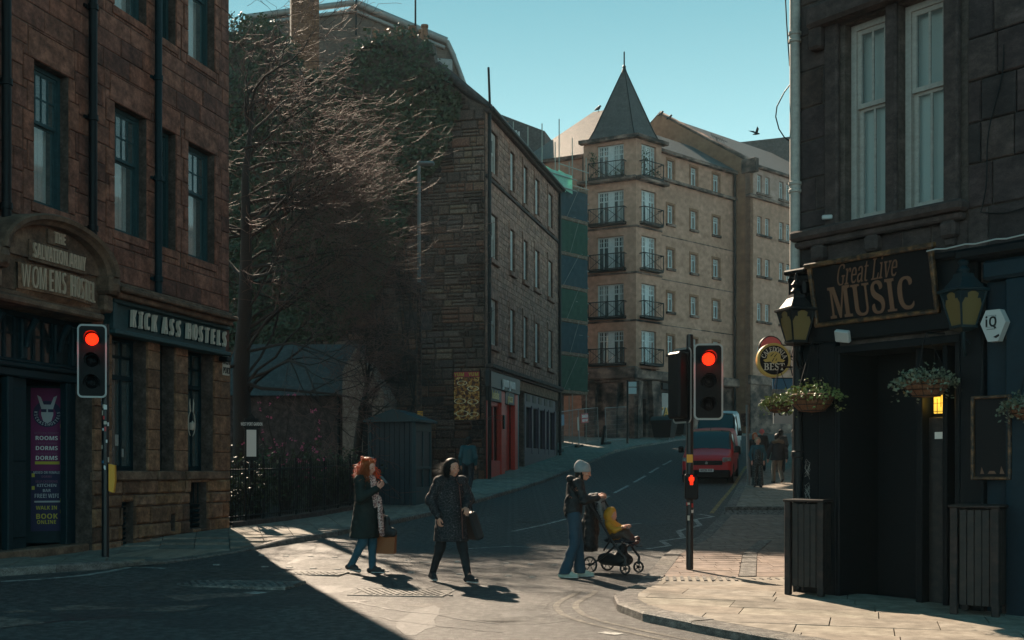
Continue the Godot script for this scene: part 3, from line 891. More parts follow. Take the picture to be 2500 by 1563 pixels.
# ---------------------------------------------------------------- red sandstone hostel
func hostel() -> void:
	var tr := frame(wl(23.9), 23.9, SX, SD)
	var b := thing("sandstone_hostel", "red sandstone hostel with arched doorway pediment and dark teal shopfront", "building", tr)
	var holes := []
	var wins := [[-6.23, -5.36], [-4.08, -3.08], [-2.69, -2.08], [-1.63, -0.60]]
	for w in wins:
		for y in [[5.75, 7.97], [9.66, 11.95], [13.4, 15.4]]:
			holes.append([w[0], y[0], w[1], y[1]])
	holes.append([-9.6, -0.3, -4.72, 4.10])           # doorway zone
	var shop := [[-4.2, 1.55, -3.09, 3.93], [-2.68, 1.55, -2.14, 3.93], [-1.69, 1.55, -0.66, 3.93]]
	holes.append_array(shop)
	var vents := [[-3.86, 0.12, -3.5, 1.0], [-1.58, 0.42, -0.92, 1.32], [-2.28, 0.42, -2.1, 0.72]]
	holes.append_array(vents)
	var core := MB.new()
	wall_mb(core, -14.0, -0.6, 0.0, 17.0, holes, -0.5, 0.0)
	core.box(-14.0, -0.6, -10.0, 0.0, 17.0, -9.6); core.box(-14.0, -0.6, -9.6, -13.6, 17.0, -0.5); core.box(-0.4, -0.6, -9.6, 0.0, 17.0, -0.5)
	core.box(-13.6, 4.6, -9.6, -0.4, 4.75, -0.5); core.box(-13.6, 8.8, -9.6, -0.4, 8.95, -0.5)
	put("wall", core, M.mortar, b)
	var rf := MB.new()
	rf.ext(PackedVector2Array([Vector2(-10.4, 17.0), Vector2(0.3, 17.0), Vector2(0.3, 17.2), Vector2(-5.0, 19.4), Vector2(-10.4, 17.2)]), 0.0, 14.3)
	rf.xf = Transform3D.IDENTITY
	var rfo := put("roof", rf, M.slate, b)
	rfo.transform = Transform3D(Basis(Vector3.UP, PI / 2), Vector3(-14.1, 0, 0))
	# upper masonry: squared red blocks; darker staining below the sills and by the pipes is in single stones
	var red := [Color(1, 1, 1), Color(0.9, 0.88, 0.86), Color(1.1, 1.02, 0.96), Color(0.78, 0.76, 0.78), Color(0.62, 0.6, 0.62), Color(1.0, 0.92, 0.88)]
	var sk := holes.duplicate()
	var dress := []
	for w in wins:
		for y in [[5.75, 7.97], [9.66, 11.95]]:
			var l := [w[0] - 0.14, y[1], w[1] + 0.14, y[1] + 0.46]
			dress.append(l); sk.append(l)
			var s := [w[0] - 0.06, y[0] - 0.16, w[1] + 0.06, y[0]]
			dress.append(s); sk.append(s)
			var yy: float = y[0]
			var k := 0
			while yy < y[1] - 0.1:
				var h := minf(0.46, y[1] - yy)
				for side in 2:
					var l2 := 0.16 if (k + side) % 2 else 0.26
					var j := [w[0] - l2, yy, w[0], yy + h] if side == 0 else [w[1], yy, w[1] + l2, yy + h]
					dress.append(j); sk.append(j)
				yy += h; k += 1
	sk.append([-4.4, 3.9, -0.4, 4.77])
	sk.append([-9.0, 4.1, -4.62, 4.9])
	var blocks := courses(-14.0, 3.93, 0.0, 17.0, sk, 0.30, 0.36, 0.45, 0.95, 0.012, red, 0.022, 0.012, 101, tr)
	for d in dress:
		var mid := tr * Vector3(d[0], d[1], 0)
		var k := rng.randf_range(0.92, 1.15)
		blocks.append([d[0] + 0.006, d[1] + 0.006, d[2] - 0.006, d[3] - 0.006, 0.026, Color(1.08 * k, 1.0 * k, 0.95 * k), 0.01, 9.0 if mid.y < 12 else 0.0])
	lay_blocks(b, blocks, M.red_stone, 290)
	# ground floor: broad piers of worked blocks, squared rubble below the sills
	var g := Node3D.new(); g = part("base_course", b)
	var warm := [Color(1, 1, 1), Color(0.85, 0.8, 0.76), Color(1.2, 1.05, 0.9), Color(0.6, 0.56, 0.55), Color(0.42, 0.4, 0.42), Color(1.1, 0.95, 0.8)]
	var low := courses(-4.72, -0.3, 0.0, 1.38, holes, 0.17, 0.34, 0.24, 0.68, 0.02, warm, 0.07, 0.03, 102, tr)
	lay_blocks(g, low, M.pale_stone, 200, "stone", -0.05)
	var sills := MB.new()
	for s in shop: sills.cbox(s[0] - 0.1, 1.38, -0.3, s[2] + 0.1, 1.55, 0.10, 0.02)
	sills.cbox(-4.72, 1.38, -0.05, 0.0, 1.545, 0.045, 0.02)
	put("sill_course", sills, M.carved_stone, b)
	var p := part("piers", b)
	var pb := []
	for q in [[-4.72, -4.2], [-3.09, -2.68], [-2.14, -1.69], [-0.66, 0.0]]:
		var y := 1.55
		while y < 3.9:
			var h := minf(rng.randf_range(0.34, 0.4), 3.93 - y)
			var k := rng.randf_range(0.75, 1.2)
			var split = q[1] - q[0] > 0.6
			var xs := [q[0], q[0] + (0.24 if int(y * 3) % 2 else 0.0), q[1]] if split else [q[0], q[1]]
			for i in xs.size() - 1:
				if xs[i + 1] - xs[i] < 0.05: continue
				var kk := k * rng.randf_range(0.8, 1.1)
				pb.append([xs[i] + 0.005, y + 0.005, xs[i + 1] - 0.005, y + h - 0.005, 0.05, Color(kk * 1.1, kk, kk * 0.92), 0.012, 5.0])
			y += h
	lay_blocks(p, pb, M.pale_stone, 120)
	# shop windows with iron-dark frames
	for i in 3:
		var s: Array = shop[i]
		var w := part("window", b)
		var f := MB.new()
		var z := -0.26
		f.box(s[0], s[1], z - 0.1, s[0] + 0.07, s[3], z); f.box(s[2] - 0.07, s[1], z - 0.1, s[2], s[3], z)
		f.box(s[0] + 0.07, s[3] - 0.07, z - 0.1, s[2] - 0.07, s[3], z); f.box(s[0] + 0.07, s[1], z - 0.1, s[2] - 0.07, s[1] + 0.09, z)
		f.box(s[0] + 0.07, 3.18, z - 0.1, s[2] - 0.07, 3.26, z + 0.02)
		var nx := 3 if i != 1 else 2
		for k in range(1, nx):
			var x := lerpf(s[0], s[2], float(k) / nx)
			f.box(x - 0.026, s[1] + 0.09, z - 0.07, x + 0.022, 3.18, z - 0.01)
			f.box(x - 0.015, 3.26, z - 0.06, x + 0.015, s[3] - 0.07, z - 0.012)
		f.box(s[0] + 0.07, 3.56, z - 0.06, s[2] - 0.07, 3.61, z - 0.014)
		put("frame", f, M.teal_dark, w)
		for yy in [[s[1] + 0.09, 3.18], [3.26, s[3] - 0.07]]:
			var g2 := MB.new()
			g2.quad(Vector3(s[0] + 0.07, yy[0], z - 0.04), Vector3(s[2] - 0.07, yy[0], z - 0.04), Vector3(s[2] - 0.07, yy[1], z - 0.04), Vector3(s[0] + 0.07, yy[1], z - 0.04))
			put("pane", g2, M.glass, w)
		var bb := MB.new()
		bb.box(s[0] - 0.1, 1.2, z - 1.3, s[2] + 0.1, 4.1, z - 1.25)
		put("room_backdrop", bb, M.interior, w)
		if i == 0:
			var bd := MB.new(); bd.box(s[0] + 0.1, 1.7, z - 0.35, s[0] + 0.62, 2.95, z - 0.33)
			put("display_board", bd, M.curtain, w)
			text("neon_lettering", "y g", 0.34, 0.015, M.letter_white, w, Vector3(s[0] + 0.32, 2.5, z - 0.31), 0.7, false, 0, -0.2, 0.2)
			var n1 := MB.new(); n1.box(s[0] + 0.62, 2.0, z - 0.05, s[0] + 0.74, 2.2, z - 0.045); n1.box(s[0] + 0.78, 1.8, z - 0.05, s[0] + 0.88, 1.95, z - 0.045)
			put("notice", n1, M.curtain, w)
		if i == 2:
			var em := MB.new()
			var ring := []
			for k in 25: ring.append(Vector3(-0.98 + 0.13 * cos(TAU * k / 24), 2.5 + 0.26 * sin(TAU * k / 24), z - 0.03))
			var rr := []; rr.resize(25); rr.fill(0.012)
			em.tube(ring, rr, 4)
			for sx in [-1, 1]:
				em.tube([Vector3(-0.98 + sx * 0.05, 2.74, z - 0.03), Vector3(-0.98 + sx * 0.075, 2.9, z - 0.03), Vector3(-0.98 + sx * 0.06, 3.0, z - 0.03)], [0.02, 0.016, 0.003], 4)
			em.lathe(Vector3(-0.98, 2.44, z - 0.03), [Vector2(0.0, -0.1), Vector2(0.06, -0.06), Vector2(0.07, 0.06), Vector2(0.0, 0.14)], 8)
			put("emblem", em, M.letter_cream, w)
	# cellar grilles
	for v in vents:
		var gr := part("cellar_grille", b)
		var back := MB.new(); back.box(v[0] - 0.02, v[1] - 0.02, -0.36, v[2] + 0.02, v[3] + 0.02, -0.3)
		put("backing", back, M.interior, gr)
		var up: bool = v[2] - v[0] > 0.5
		var n := 9 if up else (10 if v[3] - v[1] > 0.5 else 4)
		for k in n:
			var s := MB.new()
			if up and k >= 5:
				var x := lerpf(v[0], v[2], (k - 5 + 0.5) / 4.0)
				s.bar(Vector3(x, 0.9, -0.14), Vector3(x, v[3], -0.14), 0.012)
			else:
				var y := lerpf(v[1], 0.9 if up else v[3], (k + 0.5) / (5.0 if up else float(n)))
				s.xf = Transform3D(Basis(Vector3.RIGHT, 0.6), Vector3(0, y, -0.16))
				s.box(v[0], -0.03, -0.008, v[2], 0.03, 0.008)
			put("slat", s, M.teal_dark, gr)
	# upper windows
	for i in wins.size():
		var w: Array = wins[i]
		sash(b, w[0], 5.75, w[1], 7.97, -0.15, M.teal_paint, [4 if i != 2 else 2, 2], [1, 1], {"curtain": 0.62, "meet": 0.60, "fw": 0.07})
		sash(b, w[0], 9.66, w[1], 11.95, -0.15, M.teal_paint, [4 if i != 2 else 2, 2], [1, 1], {"curtain": 0.62, "meet": 0.60, "fw": 0.07})
	# rainwater pipes
	for q in [[-2.86, 0.065, 4.78, 17.0, "teal_dark"], [-4.86, 0.07, 5.3, 17.0, "iron"], [-7.0, 0.07, 5.2, 17.0, "iron"]]:
		var pp := part("downpipe", b)
		var mb := MB.new()
		mb.tube([Vector3(q[0], q[2], 0.12), Vector3(q[0], q[3], 0.12)], [q[1], q[1]], 10)
		put("pipe", mb, M[q[4]], pp)
		var y: float = q[2] + 0.3
		while y < q[3]:
			var cl := MB.new()
			cl.lathe(Vector3(q[0], y, 0.12), [Vector2(q[1], -0.05), Vector2(q[1] + 0.02, -0.045), Vector2(q[1] + 0.02, 0.045), Vector2(q[1], 0.05)], 10)
			cl.box(q[0] - q[1] - 0.06, y - 0.025, 0.02, q[0] + q[1] + 0.06, y + 0.025, 0.06)
			put("collar", cl, M[q[4]], pp)
			y += 1.85
	# shop cornice, fascia and raised lettering
	var cor := MB.new()
	cor.cbox(-4.5, 4.6, 0.0, -0.42, 4.69, 0.46, 0.02); cor.cbox(-4.5, 4.5, 0.0, -0.46, 4.6, 0.36, 0.02); cor.cbox(-4.5, 4.69, 0.0, -0.46, 4.77, 0.34, 0.02)
	put("cornice", cor, M.carved_stone, b)
	var fas := part("shop_fascia", b)
	var fm := MB.new()
	fm.box(-4.4, 3.98, 0.0, -0.38, 4.5, 0.14)
	fm.cbox(-4.42, 3.9, 0.0, -0.36, 3.98, 0.26, 0.015); fm.cbox(-4.42, 4.43, 0.0, -0.36, 4.5, 0.24, 0.015)
	fm.cbox(-4.42, 3.98, 0.12, -4.3, 4.43, 0.22, 0.01)
	put("board", fm, M.teal_paint, fas)
	var word := "KICK ASS HOSTELS"
	var xx := -3.82
	for ch in word:
		if ch == " ":
			xx += 0.12; continue
		var o := text("letter", ch, 0.3, 0.06, M.letter_cream, fas, Vector3(xx, 4.22, 0.21), 0.5, false, 700, 0.0, 0.06)
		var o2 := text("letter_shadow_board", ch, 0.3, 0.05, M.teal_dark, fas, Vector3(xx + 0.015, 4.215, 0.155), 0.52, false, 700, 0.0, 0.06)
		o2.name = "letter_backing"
		xx += 0.235 if ch != "I" else 0.2
	# street name plate
	var np := part("street_plate", b)
	var pm := MB.new(); pm.cbox(-0.36, 3.52, 0.05, -0.08, 3.92, 0.07, 0.008)
	put("plate", pm, M.letter_cream, np)
	text("lettering", "WEST", 0.13, 0.006, M.iron, np, Vector3(-0.22, 3.81, 0.074), 0.62, false, 600)
	text("lettering", "PORT", 0.13, 0.006, M.iron, np, Vector3(-0.22, 3.62, 0.074), 0.62, false, 600)
	var cam := MB.new(); cam.cbox(-0.52, 3.78, 0.05, -0.34, 3.88, 0.26, 0.02)
	put("alarm_sounder", cam, M.iron, b)
	hostel_door(b)

func hostel_door(b: Node3D) -> void:
	# entablature above the door screen
	var en := MB.new()
	en.cbox(-9.6, 4.04, -0.4, -4.84, 4.16, 0.34, 0.03); en.cbox(-9.6, 4.16, -0.2, -4.84, 4.24, 0.26, 0.02); en.cbox(-9.6, 4.24, 0.0, -4.84, 4.82, 0.22, 0.02)
	put("entablature", en, M.carved_stone, b)
	# arched hood, swept as a half ellipse
	var hood := MB.new()
	var c := Vector2(-6.12, 4.78)
	var rings := [[1.22, 0.56, 0.24], [1.22, 0.56, 0.42], [1.29, 0.60, 0.46], [1.31, 0.63, 0.53], [1.40, 0.69, 0.55], [1.42, 0.72, 0.50], [1.42, 0.73, 0.0]]
	for i in rings.size() - 1:
		for k in 28:
			var q := []
			for e in [[i, k], [i, k + 1], [i + 1, k + 1], [i + 1, k]]:
				var a = PI - PI * e[1] / 28.0
				var r: Array = rings[e[0]]
				q.append(Vector3(c.x + cos(a) * r[0], c.y + sin(a) * r[1], r[2]))
			hood.quad(q[0], q[1], q[2], q[3])
	put("arched_hood", hood, M.carved_stone, b)
	var ty := MB.new()
	var poly := PackedVector2Array()
	for k in 25: poly.append(c + Vector2(cos(PI * k / 24.0) * 1.25, sin(PI * k / 24.0) * 0.58))
	ty.ext(poly, -0.02, 0.27)
	put("tympanum", ty, M.carved_stone, b)
	var ends := MB.new()
	for x in [-7.5, -4.76]:
		ends = MB.new()
		ends.cbox(x - 0.15, 4.5, 0.0, x + 0.15, 4.82, 0.5, 0.05); ends.cbox(x - 0.11, 4.2, 0.0, x + 0.11, 4.5, 0.38, 0.04)
		ends.lathe(Vector3(x, 4.66, 0.42), [Vector2(0.0, -0.14), Vector2(0.1, -0.1), Vector2(0.13, 0.0), Vector2(0.1, 0.1), Vector2(0.0, 0.14)], 12)
		put("console", ends, M.carved_stone, b)
	# carved words on the tympanum
	var pl1 := MB.new(); pl1.cbox(-6.28, 5.07, 0.27, -5.76, 5.3, 0.31, 0.01)
	put("word_block", pl1, M.carved_stone, b)
	text("carved_letters", "THE", 0.17, 0.04, M.letter_stone, b, Vector3(-6.02, 5.19, 0.32), 0.62, false, 600)
	var pl2 := MB.new(); pl2.cbox(-6.72, 4.74, 0.27, -5.28, 5.06, 0.30, 0.01)
	put("word_block", pl2, M.carved_stone, b)
	text("carved_letters", "SALVATION ARMY", 0.22, 0.04, M.letter_stone, b, Vector3(-6.0, 4.9, 0.31), 0.5, false, 600)
	# bowed name panel
	var pan := MB.new()
	for k in 16:
		var q := []
		for e in [k, k + 1]:
			var t: float = e / 16.0
			q.append(Vector2(lerpf(-6.95, -5.12, t), 0.28 + 0.12 * sin(PI * t)))
		var a: Vector2 = q[0]; var d: Vector2 = q[1]
		pan.quad(Vector3(a.x, 4.28, a.y), Vector3(d.x, 4.28, d.y), Vector3(d.x, 4.67, d.y), Vector3(a.x, 4.67, a.y))
		pan.quad(Vector3(a.x, 4.67, a.y), Vector3(d.x, 4.67, d.y), Vector3(d.x, 4.67, 0.1), Vector3(a.x, 4.67, 0.1))
		pan.quad(Vector3(a.x, 4.28, 0.1), Vector3(d.x, 4.28, 0.1), Vector3(d.x, 4.28, d.y), Vector3(a.x, 4.28, a.y))
		pan.quad(Vector3(a.x, 4.28, a.y * 0.9), Vector3(d.x, 4.28, d.y * 0.9), Vector3(d.x, 4.18, 0.24), Vector3(a.x, 4.18, 0.24))
	pan.quad(Vector3(-5.12, 4.28, 0.28), Vector3(-5.12, 4.28, 0.1), Vector3(-5.12, 4.67, 0.1), Vector3(-5.12, 4.67, 0.28))
	var np := part("name_panel", b)
	put("panel", pan, M.pale_stone, np)
	var s := "WOMENS HOSTEL"
	var x := -6.85
	for ch in s:
		if ch == " ":
			x += 0.1; continue
		var t := (x + 6.95) / 1.83
		var o := text("letter", ch, 0.33, 0.05, M.letter_stone, np, Vector3(x + 0.03, 4.475, 0.29 + 0.12 * sin(PI * t)), 0.4, false, 500)
		o.rotation.y = -0.2 * cos(PI * t)
		x += 0.175 if ch == "W" or ch == "M" else 0.14
	# timber door screen, set back in the opening
	var scr := part("door_screen", b)
	var f := MB.new()
	var z := -0.28
	f.cbox(-9.6, 3.02, z - 0.12, -4.72, 3.16, z + 0.06, 0.02); f.cbox(-9.6, 3.16, z - 0.1, -4.72, 3.24, z + 0.12, 0.02); f.cbox(-9.6, 3.24, z - 0.1, -4.72, 3.30, z + 0.07, 0.02)
	f.box(-9.6, 3.96, z - 0.1, -4.72, 4.12, z + 0.03)
	for px in [-7.6, -6.42, -4.98]:
		f.cbox(px - 0.07, -0.2, z - 0.1, px + 0.06, 3.02, z + 0.03, 0.015)
	for px in [-6.9, -6.1, -5.28, -4.82]:
		f.cbox(px - 0.07, 3.30, z - 0.1, px + 0.07, 3.96, z + 0.04, 0.02)
		f.tube([Vector3(px, 3.5, z + 0.06), Vector3(px - 0.0, 3.75, z + 0.12), Vector3(px, 3.95, z + 0.24)], [0.045, 0.05, 0.06], 8)
	f.box(-9.6, -0.2, z - 0.08, -7.6, 3.02, z - 0.02)
	f.cbox(-4.92, -0.2, z - 0.09, -4.72, 3.02, z - 0.03, 0.01)
	f.cbox(-6.36, -0.2, z - 0.09, -5.97, 3.02, z - 0.04, 0.01); f.cbox(-6.32, 0.5, z - 0.04, -6.01, 1.5, z - 0.015, 0.012); f.cbox(-6.32, 1.7, z - 0.04, -6.01, 2.85, z - 0.015, 0.012)
	put("frame", f, M.teal_dark, scr)
	for k in 14:
		var m := MB.new()
		var mx := lerpf(-7.9, -4.9, k / 13.0)
		m.box(mx - 0.03, 3.30, z - 0.06, mx + 0.03, 3.96, z - 0.01)
		put("glazing_bar", m, M.teal_dark, scr)
	var hb := MB.new(); hb.box(-9.6, 3.68, z - 0.055, -4.72, 3.72, z - 0.02)
	put("glazing_bar", hb, M.teal_dark, scr)
	var g := MB.new(); g.quad(Vector3(-9.6, 3.30, z - 0.035), Vector3(-4.72, 3.30, z - 0.035), Vector3(-4.72, 3.96, z - 0.035), Vector3(-9.6, 3.96, z - 0.035))
	put("pane", g, M.dark_glass, scr)
	var inside := MB.new(); inside.box(-9.6, -0.3, -2.4, -4.6, 4.2, -2.3); inside.box(-6.06, -0.3, -2.3, -6.0, 3.0, z - 0.12); inside.box(-4.70, -0.3, -2.3, -4.62, 4.1, -0.52)
	put("lobby_wall", inside, M.interior, scr)
	var step := MB.new(); step.cbox(-7.6, -0.1, -0.5, -4.75, 0.33, -0.02, 0.02)
	put("doorstep", step, M.carved_stone, b)
	# inner door swung half open, carrying the poster
	var bd := 19.2
	var k := bd / F
	var bt := Transform3D(Basis(Vector3.UP, atan((1250.0 - 115.0) / F)), P(115, 1122.5, bd))
	var dr := thing("inner_door", "dark teal inner door standing half open behind the banner", "door", bt)
	var dm := MB.new(); dm.cbox(-0.34, -1.4, -0.07, 0.34, 1.24, -0.02, 0.01)
	put("leaf", dm, M.teal_dark, dr)
	var ban := thing("hostel_banner", "tall magenta and navy hostel banner hung in the doorway under the arch", "banner", bt)
	var Y := func(v: float) -> float: return (1122.5 - v) * k
	var hw := 0.255
	var top := MB.new(); top.box(-hw, Y.call(1150), -0.012, hw, Y.call(948), 0.0)
	put("cloth", top, M.magenta, ban)
	var bot := MB.new(); bot.box(-hw, Y.call(1297), -0.012, hw, Y.call(1150), 0.0)
	put("cloth", bot, M.navy, ban)
	var ey: float = Y.call(1011)
	for q in [[0.222, 0.002, "navy", "emblem_disc"], [0.135, 0.006, "magenta", "emblem_centre"]]:
		var em := MB.new(); em.xf = Transform3D(Basis(Vector3.RIGHT, PI / 2), Vector3(0, ey, q[1]))
		em.lathe(Vector3.ZERO, [Vector2(q[0], 0.0), Vector2(q[0], 0.002), Vector2(0.0, 0.002)], 28)
		put(q[3], em, M[q[2]], ban)
	var hd := MB.new(); hd.xf = Transform3D(Basis.IDENTITY.scaled(Vector3(0.78, 0.78, 1)), Vector3(0, ey, 0))
	hd.ext(PackedVector2Array([Vector2(-0.12, 0.12), Vector2(-0.2, 0.4), Vector2(-0.13, 0.36), Vector2(-0.07, 0.2), Vector2(0.07, 0.2), Vector2(0.13, 0.36), Vector2(0.2, 0.4), Vector2(0.12, 0.12), Vector2(0.12, -0.02), Vector2(0.08, -0.16), Vector2(0.0, -0.2), Vector2(-0.08, -0.16), Vector2(-0.12, -0.02)]), 0.009, 0.012)
	put("emblem_shape", hd, M.lettering_pale, ban)
	var gl := MB.new(); gl.box(-0.095, ey + 0.03, 0.012, -0.012, ey + 0.08, 0.015); gl.box(0.012, ey + 0.03, 0.012, 0.095, ey + 0.08, 0.015)
	put("emblem_glasses", gl, M.navy, ban)
	for j in 14:
		var a := deg_to_rad(172.0 + 15.0 * j)
		text("ring_letter", "KICKASSHOSTELS"[j], 0.048, 0.003, M.lettering_pale, ban, Vector3(cos(a) * 0.178, ey + sin(a) * 0.178, 0.008), 0.9, false, 700, a + PI / 2)
	for l in [[1058, "MODERN PRIVATE", 0.04, "lettering_dim", 0.95], [1070, "ROOMS", 0.066, "letter_white", 1.3], [1083, "LARGE SHARED", 0.036, "lettering_dim", 1.1], [1094.5, "DORMS", 0.066, "letter_white", 1.3], [1108, "OR PRIVATE POD", 0.036, "lettering_dim", 1.0], [1118.5, "DORMS", 0.066, "letter_white", 1.3], [1154, "MIXED OR FEMALE", 0.042, "lettering_pale", 0.95], [1164, "DORMS", 0.036, "lettering_dim", 1.1], [1176, "SELF-CATERING", 0.04, "lettering_dim", 1.0], [1185.5, "KITCHEN", 0.05, "lettering_pale", 1.25], [1198, "BAR", 0.048, "lettering_pale", 1.2], [1211, "FREE! WIFI", 0.068, "lettering_pale", 0.95], [1240, "WALK IN", 0.062, "lettering_yellow", 1.1], [1261, "BOOK", 0.085, "lettering_yellow", 1.25], [1275, "ONLINE", 0.062, "lettering_yellow", 1.1]]:
		text("lettering", l[1], l[2], 0.003, M[l[3]], ban, Vector3(-0.01, Y.call(l[0]), 0.003), l[4] * 0.84, false, 700)
	var rb := MB.new(); rb.box(-0.19, Y.call(1134), 0.0, 0.19, Y.call(1127), 0.004)
	put("ribbon", rb, M.lettering_yellow, ban)
	for q in [[0.2, 1045], [0.2, 1073], [-0.24, 1165], [-0.24, 1196], [0.2, 1226], [0.2, 1254]]:
		var yb := MB.new(); yb.box(q[0], Y.call(q[1]), 0.0, q[0] + 0.045, Y.call(q[1] - 9), 0.004)
		put("yellow_print", yb, M.lettering_yellow, ban)
	var wr_ := MB.new(); wr_.box(-0.2, Y.call(1227), 0.0, 0.2, Y.call(1223), 0.004)
	put("spanner_print", wr_, M.lettering_pale, ban)

# ---------------------------------------------------------------- stone tenement with shops
func tenement() -> void:
	var tr := frame(-1.0, 43.0, SX, SD)
	var tg := frame(-1.0, 43.0, SD, -SX)
	var b := thing("stone_tenement", "four-storey grey-brown stone tenement with a red takeaway shopfront", "building", tr)
	var cols := [[0.62, 1.6], [3.55, 4.3], [5.82, 6.55], [7.96, 8.8], [10.6, 11.6]]
	var rows := [[6.34, 8.13], [9.65, 11.38], [12.88, 14.55]]
	var holes := []
	for c in cols:
		for r in rows: holes.append([c[0], r[0], c[1], r[1]])
	var shopz := [[0.1, 0.2, 4.72, 4.70], [5.0, 0.2, 6.0, 4.9], [6.2, 0.2, 12.5, 4.92]]
	holes.append_array(shopz)
	var core := MB.new()
	wall_mb(core, 0.0, 0.0, 12.9, 15.1, holes, -0.45, 0.0)
	core.box(0.0, 0.0, -11.0, 12.9, 15.1, -10.6); core.box(12.5, 0.0, -10.6, 12.9, 15.1, -0.45)
	core.box(0.4, 5.0, -10.6, 12.5, 5.15, -0.45); core.box(0.4, 0.0, -3.2, 12.5, 5.0, -3.1)
	put("wall", core, M.mortar, b)
	var pal := [Color(1, 1, 1), Color(0.9, 0.87, 0.86), Color(1.1, 1.03, 0.98), Color(0.8, 0.76, 0.77), Color(0.97, 0.9, 0.86), Color(1.05, 0.95, 0.9)]
	var sk := holes.duplicate()
	var dress := []
	for h in holes.slice(0, 15):
		for d in [[h[0] - 0.16, h[1] - 0.18, h[2] + 0.16, h[1]], [h[0] - 0.16, h[3], h[2] + 0.16, h[3] + 0.3], [h[0] - 0.16, h[1], h[0], h[3]], [h[2], h[1], h[2] + 0.16, h[3]]]:
			sk.append(d); dress.append(d)
	sk.append([0, 12.55, 12.9, 12.7])
	var blocks := courses(0.0, 5.45, 12.9, 15.0, sk, 0.19, 0.25, 0.3, 0.75, 0.012, pal, 0.03, 0.012, 201, tr)
	for d in dress:
		var k := rng.randf_range(0.8, 1.0)
		blocks.append([d[0], d[1], d[2], d[3], 0.06 if d[3] - d[1] > 0.2 else 0.14, Color(k * 0.9, k * 0.82, k * 0.8), 0.012, 8.0])
	lay_blocks(b, blocks, M.brown_stone, 300)
	var cor := MB.new()
	cor.cbox(0.0, 5.42, 0.0, 12.95, 5.58, 0.30, 0.03); cor.cbox(0.0, 5.32, 0.0, 12.95, 5.42, 0.2, 0.02)
	put("shop_cornice", cor, M.black_stone, b)
	cor = MB.new(); cor.cbox(0.0, 12.56, 0.0, 12.9, 12.69, 0.1, 0.02)
	put("string_course", cor, M.black_stone, b)
	cor = MB.new(); cor.cbox(-0.1, 14.98, 0.0, 13.0, 15.14, 0.22, 0.03)
	put("eaves_course", cor, M.black_stone, b)
	for c in cols:
		for r in rows:
			sash(b, c[0], r[0], c[1], r[1], -0.06, M.white_paint if c[0] > 1.0 and c[0] < 9.0 else M.old_white, [1, 1], [1, 1], {"fw": 0.15})
	var gut := MB.new()
	gut.tube([Vector3(-0.1, 15.1, 0.3), Vector3(13.0, 15.15, 0.3)], [0.09, 0.09], 6)
	put("gutter", gut, M.iron, b)
	for x in [0.08, 12.8]:
		var p := MB.new(); p.tube([Vector3(x, 1.2 if x < 1 else 2.3, 0.14), Vector3(x, 15.1, 0.14)], [0.07, 0.07], 8)
		if x < 1.0: p.tube([Vector3(x + 0.0, 15.1, 0.16), Vector3(x, 16.7, 0.1)], [0.05, 0.045], 6)
		put("downpipe", p, M.iron, b)
	# roof
	var rf := MB.new()
	rf.quad(Vector3(-0.2, 15.12, 0.2), Vector3(13.1, 15.12, 0.2), Vector3(13.1, 18.1, -4.3), Vector3(-0.2, 18.1, -4.3))
	rf.quad(Vector3(13.1, 15.12, -11.1), Vector3(-0.2, 15.12, -11.1), Vector3(-0.2, 18.0, -4.3), Vector3(13.1, 18.0, -4.3))
	rf.quad(Vector3(13.1, 15.1, 0.2), Vector3(13.1, 15.1, -11.1), Vector3(13.1, 18.1, -4.3), Vector3(13.1, 18.1, -4.3))
	put("roof", rf, M.slate, b)
	for c in [[5.2, -4.3], [9.0, -4.3]]:
		var ch := part("chimney", b)
		var cm := MB.new(); cm.cbox(c[0] - 0.5, 16.5, c[1] - 0.4, c[0] + 0.5, 18.9, c[1] + 0.4, 0.03)
		put("stack", cm, M.brick_red, ch)
		for k in 3:
			var pm := MB.new(); pm.lathe(Vector3(c[0] - 0.3 + k * 0.3, 18.9, c[1]), [Vector2(0.13, 0.0), Vector2(0.1, 0.5), Vector2(0.12, 0.52), Vector2(0.12, 0.6), Vector2(0.07, 0.6)], 8)
			put("chimney_pot", pm, M.brick_orange, ch)
	shopfronts(b)
	# gable with rubble facing the garden
	var gb := part("gable", b)
	gb.transform = Transform3D(tr.affine_inverse() * tg)
	var out := PackedVector2Array([Vector2(-24.0, 0.0), Vector2(0.0, 0.0), Vector2(0.0, 15.2), Vector2(-0.7, 15.6), Vector2(-1.45, 16.3), Vector2(-1.95, 16.85), Vector2(-2.1, 17.8), Vector2(-2.7, 18.05), Vector2(-4.9, 18.05), Vector2(-5.0, 17.4), Vector2(-6.2, 16.5), Vector2(-7.4, 16.7), Vector2(-7.9, 18.0), Vector2(-8.4, 18.9), Vector2(-10.9, 19.0), Vector2(-11.2, 16.5), Vector2(-24.0, 16.5)])
	var gm := MB.new(); gm.ext(out, -0.45, 0.0)
	put("gable_wall", gm, M.mortar, gb)
	var rub := [Color(1, 1, 1), Color(0.7, 0.66, 0.66), Color(1.3, 1.05, 0.9), Color(0.85, 0.8, 0.78), Color(0.5, 0.5, 0.54), Color(1.15, 0.82, 0.7), Color(0.6, 0.55, 0.52)]
	var gh := [[-2.9, 8.4, -2.3, 8.9], [-3.2, 6.9, -2.1, 7.6]]
	var rb := courses(-10.8, 0.6, -0.02, 16.2, gh, 0.2, 0.44, 0.22, 0.75, 0.04, rub, 0.10, 0.035, 202, tg)
	rb = rb.filter(func(q): return Geometry2D.is_point_in_polygon(Vector2((q[0] + q[2]) / 2, q[3] + 0.1), out))
